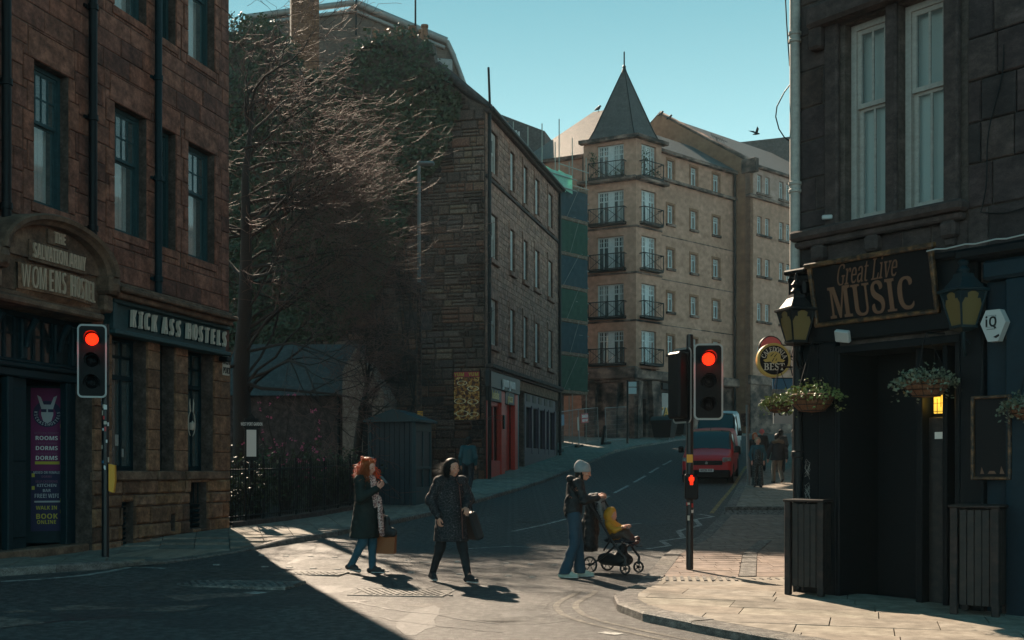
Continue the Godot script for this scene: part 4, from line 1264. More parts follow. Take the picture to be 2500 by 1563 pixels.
	for q in rb:
		q[5] = q[5] * (0.8 + 0.4 * sin(q[0] * 1.7 + q[1] * 0.9) * sin(q[1] * 1.3))
		if q[0] < -5.0 or q[1] > 12.0: q[7] *= 0.05
	lay_blocks(gb, rb, M.rubble_stone, 300, "rubble_stone", -0.06, "rubble_facing")
	var fill := MB.new(); fill.box(-3.2, 6.9, -0.1, -2.1, 7.6, 0.03); fill.box(-2.9, 8.4, -0.1, -2.3, 8.9, 0.02)
	put("blocked_opening", fill, M.black_stone, gb)
	var sk2 := MB.new()
	for e in [[Vector2(0.1, 15.1), Vector2(-2.0, 16.95)], [Vector2(-5.0, 17.45), Vector2(-6.2, 16.55)]]:
		sk2 = MB.new()
		sk2.tube([Vector3(e[0].x, e[0].y + 0.06, -0.2), Vector3(e[1].x, e[1].y + 0.06, -0.2)], [0.2, 0.2], 4)
		put("skew_coping", sk2, M.black_stone, gb)
	for k in 5:
		var pm := MB.new(); pm.lathe(Vector3(-2.5 - k * 0.5, 18.0, -0.3), [Vector2(0.16, 0.0), Vector2(0.12, 0.5), Vector2(0.15, 0.52), Vector2(0.15, 0.62), Vector2(0.08, 0.62)], 8)
		put("chimney_pot", pm, M.brick_orange, gb)
	# takeaway poster on the gable: picture board, flat print
	var po := thing("food_poster", "upright framed food poster fixed to the rubble gable beside the red shop", "poster", tg)
	var pm2 := MB.new(); pm2.cbox(-1.22, 3.45, 0.05, -0.16, 5.3, 0.13, 0.015)
	put("board", pm2, M.iron, po)
	var hd := MB.new(); hd.box(-1.19, 5.08, 0.13, -0.19, 5.27, 0.135)
	put("heading", hd, M.sign_red, po)
	text("lettering", "YUM", 0.13, 0.004, M.lettering_yellow, po, Vector3(-0.98, 5.17, 0.138), 1.0, false, 700)
	text("lettering", "YUM", 0.13, 0.004, M.lettering_yellow, po, Vector3(-0.42, 5.17, 0.138), 1.0, false, 700)
	var im := Image.create(128, 224, false, Image.FORMAT_RGB8)
	var f := FastNoiseLite.new(); f.frequency = 0.045; f.fractal_octaves = 3; f.seed = 4; f.domain_warp_enabled = true; f.domain_warp_amplitude = 40.0
	for y in 224:
		for x in 128:
			var n := f.get_noise_2d(x, y) * 0.5 + 0.5
			var c := Color(0.30, 0.11, 0.07).lerp(Color(0.78, 0.46, 0.14), smoothstep(0.35, 0.6, n)).lerp(Color(0.95, 0.80, 0.55), smoothstep(0.6, 0.75, n))
			for p in [[40, 30, 26], [95, 60, 30], [30, 125, 30], [95, 130, 28], [40, 190, 34], [100, 195, 24]]:
				var q := Vector2((x - p[0]) / float(p[2]), (y - p[1]) / (p[2] * 0.45)).length()
				if q > 0.82 and q < 1.0: c = Color(0.95, 0.85, 0.68)
			im.set_pixel(x, y, c)
	var qm := PlaneMesh.new(); qm.size = Vector2(1.0, 1.6); qm.orientation = PlaneMesh.FACE_Z
	var pt := StandardMaterial3D.new(); pt.resource_name = "food_print"; pt.albedo_texture = ImageTexture.create_from_image(im); pt.roughness = 0.5
	var pr := MeshInstance3D.new(); pr.name = "print"; pr.mesh = qm; pr.material_override = pt; po.add_child(pr); pr.position = Vector3(-0.69, 4.27, 0.135)
	far_roofs()

func shopfronts(b: Node3D) -> void:
	var s := part("red_shopfront", b)
	var f := MB.new()
	f.cbox(-0.02, 4.70, 0.0, 4.75, 5.34, 0.16, 0.02)
	put("fascia", f, M.shop_fascia, s)
	text("lettering", "yum yum", 0.36, 0.06, M.letter_white, s, Vector3(2.75, 5.02, 0.2), 0.85, false, 700)
	for q in [[0.08, 2.0], [2.6, 4.05]]:
		var pm := MB.new(); pm.cbox(q[0], 4.22, -0.02, q[1], 4.70, 0.1, 0.01)
		put("menu_panel", pm, M.shop_fascia, s)
	text("lettering", "kebabs", 0.3, 0.02, M.gold, s, Vector3(1.05, 4.45, 0.115), 0.7, false, 600)
	text("lettering", "pizza", 0.3, 0.02, M.gold, s, Vector3(3.3, 4.45, 0.115), 0.75, false, 600)
	var r := MB.new()
	r.cbox(0.1, 1.2, -0.16, 0.45, 4.2, 0.02, 0.02); r.cbox(2.05, 1.2, -0.12, 2.6, 4.68, 0.08, 0.02); r.cbox(4.3, 1.2, -0.14, 4.75, 4.7, 0.06, 0.02)
	r.cbox(0.1, 1.2, -0.2, 2.05, 1.95, 0.04, 0.02); r.cbox(0.45, 4.05, -0.2, 2.05, 4.25, -0.04, 0.02)
	put("frame", r, M.red_shop, s)
	var pn := MB.new(); pn.box(2.6, 1.55, -0.3, 4.3, 4.25, -0.18)
	put("shutter_panel", pn, M.red_shop, s)
	var g := MB.new(); g.quad(Vector3(0.45, 1.95, -0.15), Vector3(2.05, 1.95, -0.15), Vector3(2.05, 4.05, -0.15), Vector3(0.45, 4.05, -0.15))
	put("pane", g, M.dark_glass, s)
	var bars := MB.new()
	for x in [0.98, 1.5]: bars.box(x - 0.04, 1.95, -0.17, x + 0.04, 4.05, -0.1)
	put("mullion", bars, M.red_shop, s)
	var lb := MB.new(); lb.cbox(2.2, 3.2, 0.08, 2.42, 3.75, 0.14, 0.01)
	put("notice_box", lb, M.iron, s)
	var cs := part("close_door", b)
	var dm := MB.new(); dm.box(5.35, 1.3, -0.34, 6.0, 4.9, -0.24)
	put("leaf", dm, M.wood, cs)
	var tf := MB.new(); tf.cbox(4.76, 1.4, -0.05, 5.02, 4.9, 0.04, 0.01)
	put("jamb", tf, M.kiosk_light, cs)
	var w := part("purple_shopfront", b)
	var ln := MB.new(); ln.cbox(4.78, 4.9, 0.0, 12.5, 5.32, 0.1, 0.02)
	put("stone_lintel", ln, M.pale_stone, w)
	var pm3 := MB.new()
	pm3.cbox(6.2, 1.5, -0.2, 12.5, 2.55, 0.0, 0.02); pm3.cbox(6.2, 4.3, -0.2, 12.5, 4.9, -0.02, 0.02)
	for x in [6.25, 7.6, 8.9, 10.2, 11.0, 12.3]: pm3.cbox(x - 0.14, 2.3, -0.2, x + 0.14, 4.4, 0.02, 0.02)
	put("frame", pm3, M.purple_shop, w)
	var g2 := MB.new(); g2.quad(Vector3(6.2, 2.5, -0.12), Vector3(12.5, 2.5, -0.12), Vector3(12.5, 4.35, -0.12), Vector3(6.2, 4.35, -0.12))
	put("pane", g2, M.dark_glass, w)
	for k in 5:
		var t := MB.new(); t.box(6.6 + k * 1.15, 4.55, -0.02, 7.2 + k * 1.15, 4.85, 0.0)
		put("vent_panel", t, M.iron, w)

# ---------------------------------------------------------------- roofs seen over the gable
func far_roofs() -> void:
	var tf := frame(-6.0, 62.0, 0.97, 0.24)
	var b := thing("mansard_building", "grey building with tall mansard roof rising behind the ivy gable", "building", tf)
	var pts := func(a: Array, z: float) -> PackedVector2Array:
		var o := PackedVector2Array()
		for p in a: o.append(on(tf, p[0], p[1], z))
		return o
	var m := MB.new()
	m.ext(pts.call([[440, 700], [600, 40], [835, 32], [870, 5], [1090, 100], [1110, 135], [1170, 300], [1170, 700]], 0.0), -9.0, 0.0)
	put("mansard_roof", m, M.slate_brown, b)
	var c := MB.new()
	for e in [[[600, 44], [865, 8], 0.16], [[865, 8], [1090, 102], 0.2], [[1090, 102], [1108, 140], 0.14], [[1108, 140], [1168, 300], 0.12], [[610, 62], [862, 28], 0.1], [[865, 28], [1085, 118], 0.1]]:
		var p := on(tf, e[0][0], e[0][1]); var q := on(tf, e[1][0], e[1][1])
		c.tube([Vector3(p.x, p.y, 0.1), Vector3(q.x, q.y, 0.1)], [e[2], e[2]], 6)
	put("lead_ridge", c, M.lead, b)
	for u in [868, 1012]:
		var p := on(tf, u, -60 if u < 900 else -20); var q := on(tf, u, 90 if u < 900 else 85)
		var pm := MB.new(); pm.tube([Vector3(q.x, q.y, 0.3), Vector3(p.x, p.y, 0.3)], [0.06, 0.05], 6)
		put("mast", pm, M.iron, b)
	var db := MB.new()
	var a := on(tf, 1060, 150); db.cbox(a.x - 0.9, a.y - 1.0, 0.0, a.x + 0.9, a.y, 0.6, 0.05)
	put("dormer", db, M.lead, b)
	for k in 2:
		var ptm := MB.new(); var o := on(tf, 1003 + k * 22, 110)
		ptm.lathe(Vector3(o.x, o.y, 0.8), [Vector2(0.22, -0.6), Vector2(0.18, 0.3), Vector2(0.22, 0.34), Vector2(0.22, 0.5), Vector2(0.1, 0.5)], 8)
		put("chimney_pot", ptm, M.brick_orange, b)
	# tall brick chimney, laid brick by brick courses
	var tc := frame(-9.9, 54.0, 0.97, 0.24)
	var ch := thing("brick_chimney", "tall orange brick chimney stack above the ivy roofline", "chimney", tc)
	var p0 := on(tc, 711, 230); var p1 := on(tc, 779, -60)
	var cm := MB.new(); cm.box(p0.x, p0.y, -1.3, p1.x, p1.y, -0.03)
	put("stack", cm, M.mortar, ch)
	var bl := []
	var y := p0.y
	var row := 0
	while y < p1.y:
		var x := p0.x - (0.11 if row % 2 else 0.0)
		while x < p1.x:
			var k := rng.randf_range(0.75, 1.15)
			bl.append([maxf(x, p0.x), y, minf(x + 0.215, p1.x), y + 0.068, 0.0, Color(k, k * 0.95, k * 0.92), 0.004, 1.0 - row * 0.001])
			x += 0.225
		y += 0.078; row += 1
	lay_blocks(ch, bl, M.brick_orange, 300, "brick", -0.05, "brickwork")
	var shed := frame(-3.0, 77.0, 0.97, -0.24)
	var l := thing("rear_roof", "long dark slate roof glimpsed between the tenement and the turreted block", "roof", shed)
	var lm := MB.new()
	var q0 := on(shed, 1150, 252); var q1 := on(shed, 1330, 320); var q2 := on(shed, 1330, 520); var q3 := on(shed, 1150, 520)
	lm.ext(PackedVector2Array([q0, q1, q2, q3]), -5.0, 0.0)
	put("slates", lm, M.slate, l)
	for k in 2:
		var pm4 := MB.new(); var o2 := on(shed, 1222 + k * 16, 312)
		pm4.lathe(Vector3(o2.x, o2.y, 0.5), [Vector2(0.24, -1.2), Vector2(0.2, 0.2), Vector2(0.24, 0.25), Vector2(0.1, 0.26)], 8)
		put("chimney_pot", pm4, M.brick_orange, l)
	var sk := MB.new()
	for k in 4:
		var o3 := on(shed, 1246 + k * 7, 326 + k * 3); sk.box(o3.x - 0.08, o3.y, 0.02, o3.x + 0.06, o3.y + 0.35, 0.08)
	put("skylight_glazing", sk, M.white_paint, l)

# ---------------------------------------------------------------- turreted apartment block at the top of the street
func casement(parent: Node3D, x0: float, y0: float, x1: float, y1: float, z: float, cols: int, opts := {}) -> void:
	var w := part("window", parent)
	var f := MB.new()
	var fw := 0.085
	f.box(x0, y0, z - 0.06, x0 + fw, y1, z); f.box(x1 - fw, y0, z - 0.06, x1, y1, z)
	f.box(x0 + fw, y1 - fw, z - 0.06, x1 - fw, y1, z); f.box(x0 + fw, y0, z - 0.06, x1 - fw, y0 + fw, z)
	for i in range(1, cols):
		var x := lerpf(x0, x1, float(i) / cols)
		f.box(x - 0.035, y0 + fw, z - 0.05, x + 0.035, y1 - fw, z - 0.008)
	var ty := lerpf(y0, y1, 0.7)
	f.box(x0 + fw, ty - 0.03, z - 0.05, x1 - fw, ty + 0.03, z - 0.006)
	if opts.get("lights", 0):
		var n: int = opts.lights
		for i in range(1, n):
			var x := lerpf(x0, x1, float(i) / n)
			f.box(x - 0.014, ty + 0.03, z - 0.045, x + 0.014, y1 - fw, z - 0.015)
		f.box(x0 + fw, (ty + y1) / 2 - 0.014, z - 0.044, x1 - fw, (ty + y1) / 2 + 0.014, z - 0.016)
	put("frame", f, M.white_paint, w)
	var p := MB.new()
	p.quad(Vector3(x0 + fw, y0 + fw, z - 0.03), Vector3(x1 - fw, y0 + fw, z - 0.03), Vector3(x1 - fw, y1 - fw, z - 0.03), Vector3(x0 + fw, y1 - fw, z - 0.03))
	put("pane", p, M.glass, w)
	if rng.randf() < 0.65:
		var cv := MB.new(); var cw := (x1 - x0) * rng.randf_range(0.18, 0.9); var cl := rng.randf() < 0.5
		var ca := x0 + fw if cl else x1 - fw - cw
		cv.quad(Vector3(ca, lerpf(y0, y1, 0.06 if rng.randf() < 0.7 else 0.55), z - 0.14), Vector3(ca + cw - fw, lerpf(y0, y1, 0.06), z - 0.16), Vector3(ca + cw - fw, y1 - fw, z - 0.16), Vector3(ca, y1 - fw, z - 0.14))
		put("curtain", cv, M.curtain if rng.randf() < 0.7 else M.wood, w)
	if opts.get("sill", true):
		var s := MB.new(); s.cbox(x0 - 0.12, y0 - 0.18, z - 0.05, x1 + 0.12, y0 - 0.02, z + 0.26, 0.02)
		put("sill", s, M.base_stone, w)
func french(parent: Node3D, x0: float, y0: float, x1: float, y1: float, z: float) -> void:
	var mid := (x0 + x1) / 2
	var d := (x1 - x0) * 0.07
	casement(parent, x0, y0, mid - d, y1, z, 2, {"lights": 4, "sill": false})
	casement(parent, mid + d, y0, x1, y1, z, 2, {"lights": 4, "sill": false})
	var m := MB.new(); m.box(mid - d, y0, z - 0.06, mid + d, y1, z - 0.01)
	put("mullion", m, M.white_paint, parent)
func balcony(parent: Node3D, x0: float, x1: float, y: float, out: float, planted := false) -> void:
	var b := part("balcony", parent)
	var s := MB.new(); s.cbox(x0, y - 0.1, 0.0, x1, y, out, 0.01)
	put("slab", s, M.iron, b)
	var r := MB.new()
	for yy in [y + 0.04, y + 0.92]:
		r.bar(Vector3(x0, yy, out - 0.03), Vector3(x1, yy, out - 0.03), 0.032); r.bar(Vector3(x0, yy, 0), Vector3(x0, yy, out - 0.03), 0.03); r.bar(Vector3(x1, yy, 0), Vector3(x1, yy, out - 0.03), 0.03)
	put("rail", r, M.iron, b)
	var n := 3
	var bays := 2 if x1 - x0 > 1.8 else 1
	for k in bays + 1:
		var x := lerpf(x0, x1, float(k) / bays)
		var p := MB.new(); p.bar(Vector3(x, y, out - 0.03), Vector3(x, y + 0.95, out - 0.03), 0.035)
		put("post", p, M.iron, b)
	for k in bays:
		var a := lerpf(x0, x1, float(k) / bays); var c := lerpf(x0, x1, float(k + 1) / bays)
		var cr := MB.new()
		cr.bar(Vector3(a, y + 0.04, out - 0.03), Vector3(c, y + 0.92, out - 0.03), 0.018, 4); cr.bar(Vector3(a, y + 0.92, out - 0.03), Vector3(c, y + 0.04, out - 0.03), 0.018, 4)
		for i in range(1, 7):
			var x := lerpf(a, c, i / 7.0)
			cr.bar(Vector3(x, y + 0.04, out - 0.03), Vector3(x, y + 0.92, out - 0.03), 0.008, 4)
		put("cross_brace", cr, M.iron, b)
	if planted:
		var l := MB.new()
		for k in 160:
			var c := Vector3(rng.randf_range(x0 + 0.05, x1 - 0.1), y + rng.randf() * 0.5, rng.randf_range(0.1, out - 0.05))
			if k < 70: c = Vector3(x0 + 0.25 + rng.randfn(0, 0.14), y + 1.1 + rng.randfn(0, 0.28), out * 0.5 + rng.randfn(0, 0.1))
			var a := Vector3(rng.randfn(), rng.randfn(), rng.randfn()).normalized() * 0.06; var e := a.cross(Vector3(rng.randfn(), rng.randfn(), rng.randfn())).normalized() * 0.05
			l.quad(c - a, c - e, c + a, c + e)
		put("balcony_plants", l, M.leaf_dark, b, "stuff")

func corner_building() -> void:
	var tl := frame(7.36, 68.0, 0.889, -0.457)
	var t_r := frame(7.36, 68.0, 0.719, 0.695)
	var b := thing("turreted_block", "ochre rendered apartment block with pointed slate turret and iron balconies", "building", tl)
	var fl := [7.95, 10.75, 13.6, 16.35, 19.1]
	var rp := part("turret_side", b); rp.transform = tl.affine_inverse() * t_r
	var hl := []; var hr := []
	for y in fl:
		hl.append([-2.5, y, -0.8, y + 2.0]); hr.append([0.5, y, 1.9, y + 2.0])
	var w := MB.new(); wall_mb(w, -3.4, 7.7, 0.0, 21.4, hl, -0.35, 0.0)
	w.quad(Vector3(-3.4, 7.7, 0.0), Vector3(-3.4, 7.7, -1.2), Vector3(-3.4, 21.4, -1.2), Vector3(-3.4, 21.4, 0.0))
	put("turret_wall", w, M.harling, b)
	var w2 := MB.new(); wall_mb(w2, 0.0, 7.7, 2.4, 21.4, hr, -0.35, 0.0)
	put("wall", w2, M.harling, rp)
	for i in 5:
		french(b, -2.5, fl[i], -0.8, fl[i] + 2.0, -0.16)
		french(rp, 0.5, fl[i], 1.9, fl[i] + 2.0, -0.16)
		balcony(b, -2.92, -0.62, fl[i] - 0.02, 0.42, i == 4)
		balcony(rp, 0.32, 2.1, fl[i] - 0.02, 0.42, i == 4)
	var sc := MB.new()
	sc.cbox(-3.7, 18.82, -0.1, 0.12, 19.05, 0.4, 0.05)
	put("string_course", sc, M.base_stone, b)
	for q in [[-3.45, 16.04, 0.02, 16.16, 0.05], [-3.45, 13.29, 0.02, 13.41, 0.05], [-3.45, 10.44, 0.02, 10.56, 0.05], [-3.6, 21.3, 0.2, 21.52, 0.34]]:
		sc = MB.new(); sc.cbox(q[0], q[1], -0.1, q[2], q[3], q[4], 0.02); put("string_course", sc, M.base_stone, b)
	var sc2 := MB.new()
	sc2.cbox(-0.12, 18.82, -0.1, 2.75, 19.05, 0.4, 0.05)
	put("string_course", sc2, M.base_stone, rp)
	for q in [[-0.02, 16.04, 2.45, 16.16, 0.05], [-0.02, 13.29, 2.45, 13.41, 0.05], [-0.02, 10.44, 2.45, 10.56, 0.05], [-0.2, 21.3, 2.7, 21.52, 0.34]]:
		sc2 = MB.new(); sc2.cbox(q[0], q[1], -0.1, q[2], q[3], q[4], 0.02); put("string_course", sc2, M.base_stone, rp)
	# spire, in the axes of the street face
	var sp := MB.new()
	var c0 := Vector3(0.0, 0, 0.0)
	var inv := tl.affine_inverse()
	var corner: Vector3 = inv * (Vector3(7.36, 0, -68.0))
	var fc := inv * (t_r * Vector3(2.7, 0, 0.0))
	var base := [Vector3(-3.05, 21.5, 0.05), Vector3(-0.05, 21.5, 0.16), inv * (t_r * Vector3(2.1, 21.5, 0.05)), inv * (t_r * Vector3(2.62, 21.5, 0.30)) + Vector3(-3.62, 0, -0.05) + Vector3(0, 0, -1.2)]
	base[3] = Vector3(-2.6, 21.5, -3.0)
	var apex := inv * P(1524, 165, 70.0)
	var ring := []
	for q in base: ring.append(q.lerp(Vector3(apex.x, 21.5, apex.z), 0.16) + Vector3(0, 0.62, 0))
	for i in 4:
		var j := (i + 1) % 4
		sp.quad(base[i], base[j], ring[j], ring[i])
		sp.tri(ring[i], ring[j], apex)
	put("spire", sp, M.slate, b)
	var hip := MB.new()
	for i in 4: hip.tube([base[i], ring[i], apex], [0.05, 0.05, 0.04], 5)
	hip.lathe(apex, [Vector2(0.2, -0.35), Vector2(0.1, -0.05), Vector2(0.12, 0.05), Vector2(0.05, 0.15), Vector2(0.045, 0.95), Vector2(0.0, 1.0)], 8)
	put("finial", hip, M.iron, b)
	# street face
	var hm := []
	var cols := [[3.4, 4.05], [5.75, 6.42], [8.1, 8.8]]
	for c in cols:
		for y in [8.75, 11.4, 14.08, 16.82, 19.57]: hm.append([c[0], y, c[1], y + 1.15])
	var z := -0.35
	var w3 := MB.new(); w3.xf = Transform3D(Basis.IDENTITY, Vector3(0, 0, z)); wall_mb(w3, 2.3, 7.4, 10.45, 21.15, hm, -0.35, 0.0)
	put("street_wall", w3, M.harling, rp)
	for h in hm:
		casement(rp, h[0], h[1], h[2], h[3], z - 0.14, 2, {"lights": 4})
		var sr := MB.new()
		sr.box(h[0] - 0.13, h[3], z - 0.02, h[2] + 0.13, h[3] + 0.14, z + 0.03); sr.box(h[0] - 0.13, h[1], z - 0.02, h[0], h[3], z + 0.025); sr.box(h[2], h[1], z - 0.02, h[2] + 0.13, h[3], z + 0.025)
		put("window_margin", sr, M.harling_brown, rp)
	var cs := MB.new()
	for q in [[19.32, 19.5, 0.22], [21.02, 21.2, 0.3], [15.97, 16.03, 0.012], [13.27, 13.33, 0.012], [10.47, 10.53, 0.012]]:
		cs = MB.new(); cs.box(2.4, q[0], z - 0.05, 10.5, q[1], z + q[2]); put("string_course", cs, M.base_stone, rp)
	var dp := MB.new(); dp.tube([Vector3(10.3, 3.9, z + 0.16), Vector3(10.3, 21.1, z + 0.16)], [0.09, 0.09], 8)
	put("downpipe", dp, M.iron, rp)
	var rf := MB.new()
	rf.quad(Vector3(2.0, 21.2, z + 0.3), Vector3(10.6, 21.2, z + 0.3), Vector3(10.6, 23.6, z - 3.4), Vector3(2.0, 23.6, z - 3.4))
	rf.quad(Vector3(10.6, 21.2, z - 8.0), Vector3(2.0, 21.2, z - 8.0), Vector3(2.0, 23.6, z - 3.4), Vector3(10.6, 23.6, z - 3.4))
	put("roof", rf, M.slate, rp)
	var inner := MB.new(); inner.box(0.6, 3.0, -4.0, 10.4, 21.0, -3.8); inner.box(2.6, 3.0, -8.0, 10.4, 21.0, -7.8)
	for y in [7.6, 10.45, 13.3, 16.05, 18.8]: inner.box(1.0, y, -3.8, 10.4, y + 0.15, -0.75)
	put("inner_wall", inner, M.interior, rp)
	# dark stone ground floor, corbelled under the turret
	var gs := MB.new()
	gs.cbox(-3.75, 7.02, -0.6, 0.1, 7.75, 0.3, 0.08); gs.cbox(-3.6, 6.85, -0.6, 0.02, 7.02, 0.12, 0.05)
	gs.box(-3.4, 2.6, -1.4, -0.1, 6.9, -0.55)
	put("ground_storey", gs, M.base_stone, b)
	for x in [-3.1, -1.7, -0.3]:
		var bt := MB.new()
		bt.ext(PackedVector2Array([Vector2(x - 0.34, 2.6), Vector2(x + 0.34, 2.6), Vector2(x + 0.34, 5.4), Vector2(x + 0.5, 6.9), Vector2(x - 0.5, 6.9), Vector2(x - 0.34, 5.4)]), -0.7, -0.2)
		bt.ext(PackedVector2Array([Vector2(x - 0.42, 5.3), Vector2(x + 0.42, 5.3), Vector2(x + 0.5, 6.9), Vector2(x - 0.5, 6.9)]), -0.25, -0.02)
		put("corbel_pier", bt, M.base_stone, b)
	var gs2 := MB.new()
	gs2.cbox(-0.1, 7.02, -0.6, 10.6, 7.6, 0.05, 0.08)
	wall_mb(gs2, 0.0, 2.6, 10.45, 7.1, [[0.7, 2.6, 1.5, 5.9], [3.0, 4.4, 6.2, 6.4], [7.2, 2.6, 8.4, 5.8]], -1.0, -0.45)
	put("ground_storey", gs2, M.base_stone, rp)
	for x in [0.2, 2.0]:
		var bt2 := MB.new()
		bt2.ext(PackedVector2Array([Vector2(x - 0.24, 2.6), Vector2(x + 0.24, 2.6), Vector2(x + 0.24, 5.4), Vector2(x + 0.4, 7.0), Vector2(x - 0.4, 7.0), Vector2(x - 0.24, 5.4)]), -0.6, -0.1)
		put("corbel_pier", bt2, M.base_stone, rp)
	var dr := MB.new(); dr.box(0.7, 2.6, -0.9, 1.5, 5.9, -0.84); dr.box(7.2, 2.6, -0.9, 8.4, 5.8, -0.84)
	put("door", dr, M.iron, rp)
	var sh := part("shop_window", rp)
	var sg := MB.new(); sg.box(3.0, 4.4, -0.72, 6.2, 6.4, -0.70)
	put("pane", sg, M.dark_glass, sh)
	text("lettering", "TATTOO", 0.62, 0.02, M.yellow_box, sh, Vector3(4.5, 5.15, -0.66), 0.85, true, 600)
	var st := MB.new(); st.box(3.05, 4.45, -0.69, 6.15, 4.8, -0.67)
	put("striped_board", st, M.gilt, sh)
	var sgn := MB.new(); sgn.cbox(2.9, 6.55, -0.45, 6.3, 6.95, -0.3, 0.02)
	put("sign_board", sgn, M.iron, sh)
	# wing running left behind the scaffold
	var zw := -1.0
	var pw := part("left_wing", b)
	var hw := [[-6.6, 18.75, -5.2, 20.1]]
	var wm := MB.new(); wm.xf = Transform3D(Basis.IDENTITY, Vector3(0, 0, zw)); wall_mb(wm, on(tl, 1263, 372, zw).x, 2.6, -3.4, 20.95, hw, -0.35, 0.0)
	wm.box(-10.0, 2.6, -8.0, -3.4, 20.9, -7.8)
	put("wall", wm, M.harling, pw)
	casement(pw, -6.6, 18.75, -5.2, 20.1, zw - 0.12, 3)
	var wc := MB.new(); wc.cbox(on(tl, 1263, 372, zw).x, 20.8, zw - 0.1, -3.4, 21.0, zw + 0.25, 0.03)
	put("eaves", wc, M.base_stone, pw)
	var p1 := MB.new(); p1.tube([Vector3(-3.75, 12.0, zw + 0.16), Vector3(-3.75, 20.9, zw + 0.16)], [0.09, 0.09], 8)
	put("downpipe", p1, M.iron, pw)
	var rw := MB.new()
	var el := on(tl, 1263, 372, zw + 0.3)
	var pk0 := on(tl, 1462, 271, zw - 6.6)
	var e0 := Vector3(el.x, 21.0, zw + 0.3); var e1 := Vector3(-2.8, 21.0, zw + 0.3)
	var k0 := Vector3(pk0.x - 0.4, pk0.y, zw - 6.6); var k1 := Vector3(pk0.x + 1.5, pk0.y, zw - 6.6)
	rw.quad(e0, e1, k1, k0)
	rw.tri(e0 + Vector3(0, 0, -13.5), e0, k0)
	rw.quad(e1 + Vector3(0, 0, -13.5), e0 + Vector3(0, 0, -13.5), k0, k1)
	put("roof", rw, M.slate_brown, pw)
	# ---- neighbouring block further up
	var t2 := frame(15.5, 74.7, 0.719, 0.695)
	var n := thing("neighbour_block", "pinkish rendered apartment block with paired windows beyond the turreted one", "building", t2)
	var h2 := []
	for y in [8.6, 11.45, 14.42, 17.15, 19.88]:
		for x in [[0.85, 1.4], [1.78, 2.33], [3.44, 4.0], [4.3, 4.85], [6.2, 6.75], [7.1, 7.65]]: h2.append([x[0], y, x[1], y + 1.16])
	var nw := MB.new(); wall_mb(nw, 0.0, 2.6, 12.0, 19.5, h2.slice(0, 24), -0.35, 0.0)
	put("wall", nw, M.harling, n)
	var nw2 := MB.new(); wall_mb(nw2, 0.0, 19.5, 12.0, 21.5, h2.slice(24), -0.35, 0.0)
	put("upper_wall", nw2, M.harling_pink, n)
	for h in h2: casement(n, h[0], h[1], h[2], h[3], -0.14, 2, {"lights": 2})
	var nc := MB.new()
	for q in [[19.4, 19.62, 0.18], [21.4, 21.6, 0.25], [7.2, 7.8, 0.15]]:
		nc = MB.new(); nc.cbox(-0.1, q[0], -0.1, 12.0, q[1], q[2], 0.03); put("string_course", nc, M.base_stone, n)
	var ng := MB.new(); ng.box(0.02, 2.5, -0.2, 12.0, 7.2, 0.06)
	put("ground_storey", ng, M.base_stone, n)
	var gf := frame(15.5, 74.7, 0.695, -0.719)
	var gp2 := part("gable", n); gp2.transform = t2.affine_inverse() * gf
	var pk := on(gf, 1609, 279)
	var gm := MB.new()
	gm.ext(PackedVector2Array([Vector2(pk.x * 2.0, 2.6), Vector2(0, 2.6), Vector2(0, 21.6), Vector2(pk.x, pk.y), Vector2(pk.x * 2.0, 21.6)]), -0.35, 0.0)
	put("gable_wall", gm, M.harling_brown, gp2)
	var sk := MB.new()
	sk.tube([Vector3(0.2, 21.6, -0.15), Vector3(pk.x, pk.y + 0.1, -0.15), Vector3(pk.x * 2.0, 21.6, -0.15)], [0.16, 0.16, 0.16], 4)
	put("skew_coping", sk, M.base_stone, gp2)
	var gc := MB.new(); gc.cbox(-0.25, 19.42, -0.1, 0.1, 19.6, 0.14, 0.03); gc.cbox(-0.6, 21.0, -0.3, 0.5, 21.9, 0.12, 0.03)
	put("kneeler", gc, M.base_stone, gp2)
	var nr := MB.new()
	var ridge := t2.affine_inverse() * (gf * Vector3(pk.x, pk.y, 0))
	var back := t2.affine_inverse() * (gf * Vector3(pk.x * 2.0, 21.6, 0))
	nr.quad(Vector3(0.0, 21.6, 0.2), Vector3(14.0, 21.6, 0.2), Vector3(14.0, pk.y, ridge.z), Vector3(0.0, pk.y, ridge.z))
	nr.quad(Vector3(14.0, 21.6, back.z), Vector3(0.0, 21.6, back.z), Vector3(0.0, pk.y, ridge.z), Vector3(14.0, pk.y, ridge.z))
	put("roof", nr, M.slate_brown, n)
	var inn := MB.new(); inn.box(0.0, 2.6, -4.0, 12.0, 21.4, -3.8)
	put("inner_wall", inn, M.interior, n)
	var ae := MB.new()
	var ap := t2.affine_inverse() * P(1750, 335, 78.0)
	ae.bar(ap + Vector3(0, -1.2, 0), ap, 0.03); ae.bar(ap + Vector3(-0.6, 0, 0), ap + Vector3(1.2, -0.1, 0), 0.02)
	for k in 6: ae.bar(ap + Vector3(-0.5 + k * 0.25, -0.02 * k - 0.2, 0.1), ap + Vector3(-0.5 + k * 0.25, -0.02 * k + 0.2, -0.1), 0.012)
	put("aerial", ae, M.iron, n)
	# far hipped slate roof between the neighbour and the pub
	var t3 := frame(17.0, 92.0, 1.0, 0.0)
	var fr := thing("hipped_roof_house", "dark slate hipped roof standing behind the pinkish block", "building", t3)
	var fm := MB.new()
	var q := []
	for e in [[1780, 350], [1935, 333], [2200, 300], [2200, 600], [1930, 445]]: q.append(on(t3, e[0], e[1]))
	fm.ext(PackedVector2Array(q), -10.0, 0.0)
	put("roof", fm, M.slate, fr)
	scaffold()
	birds()

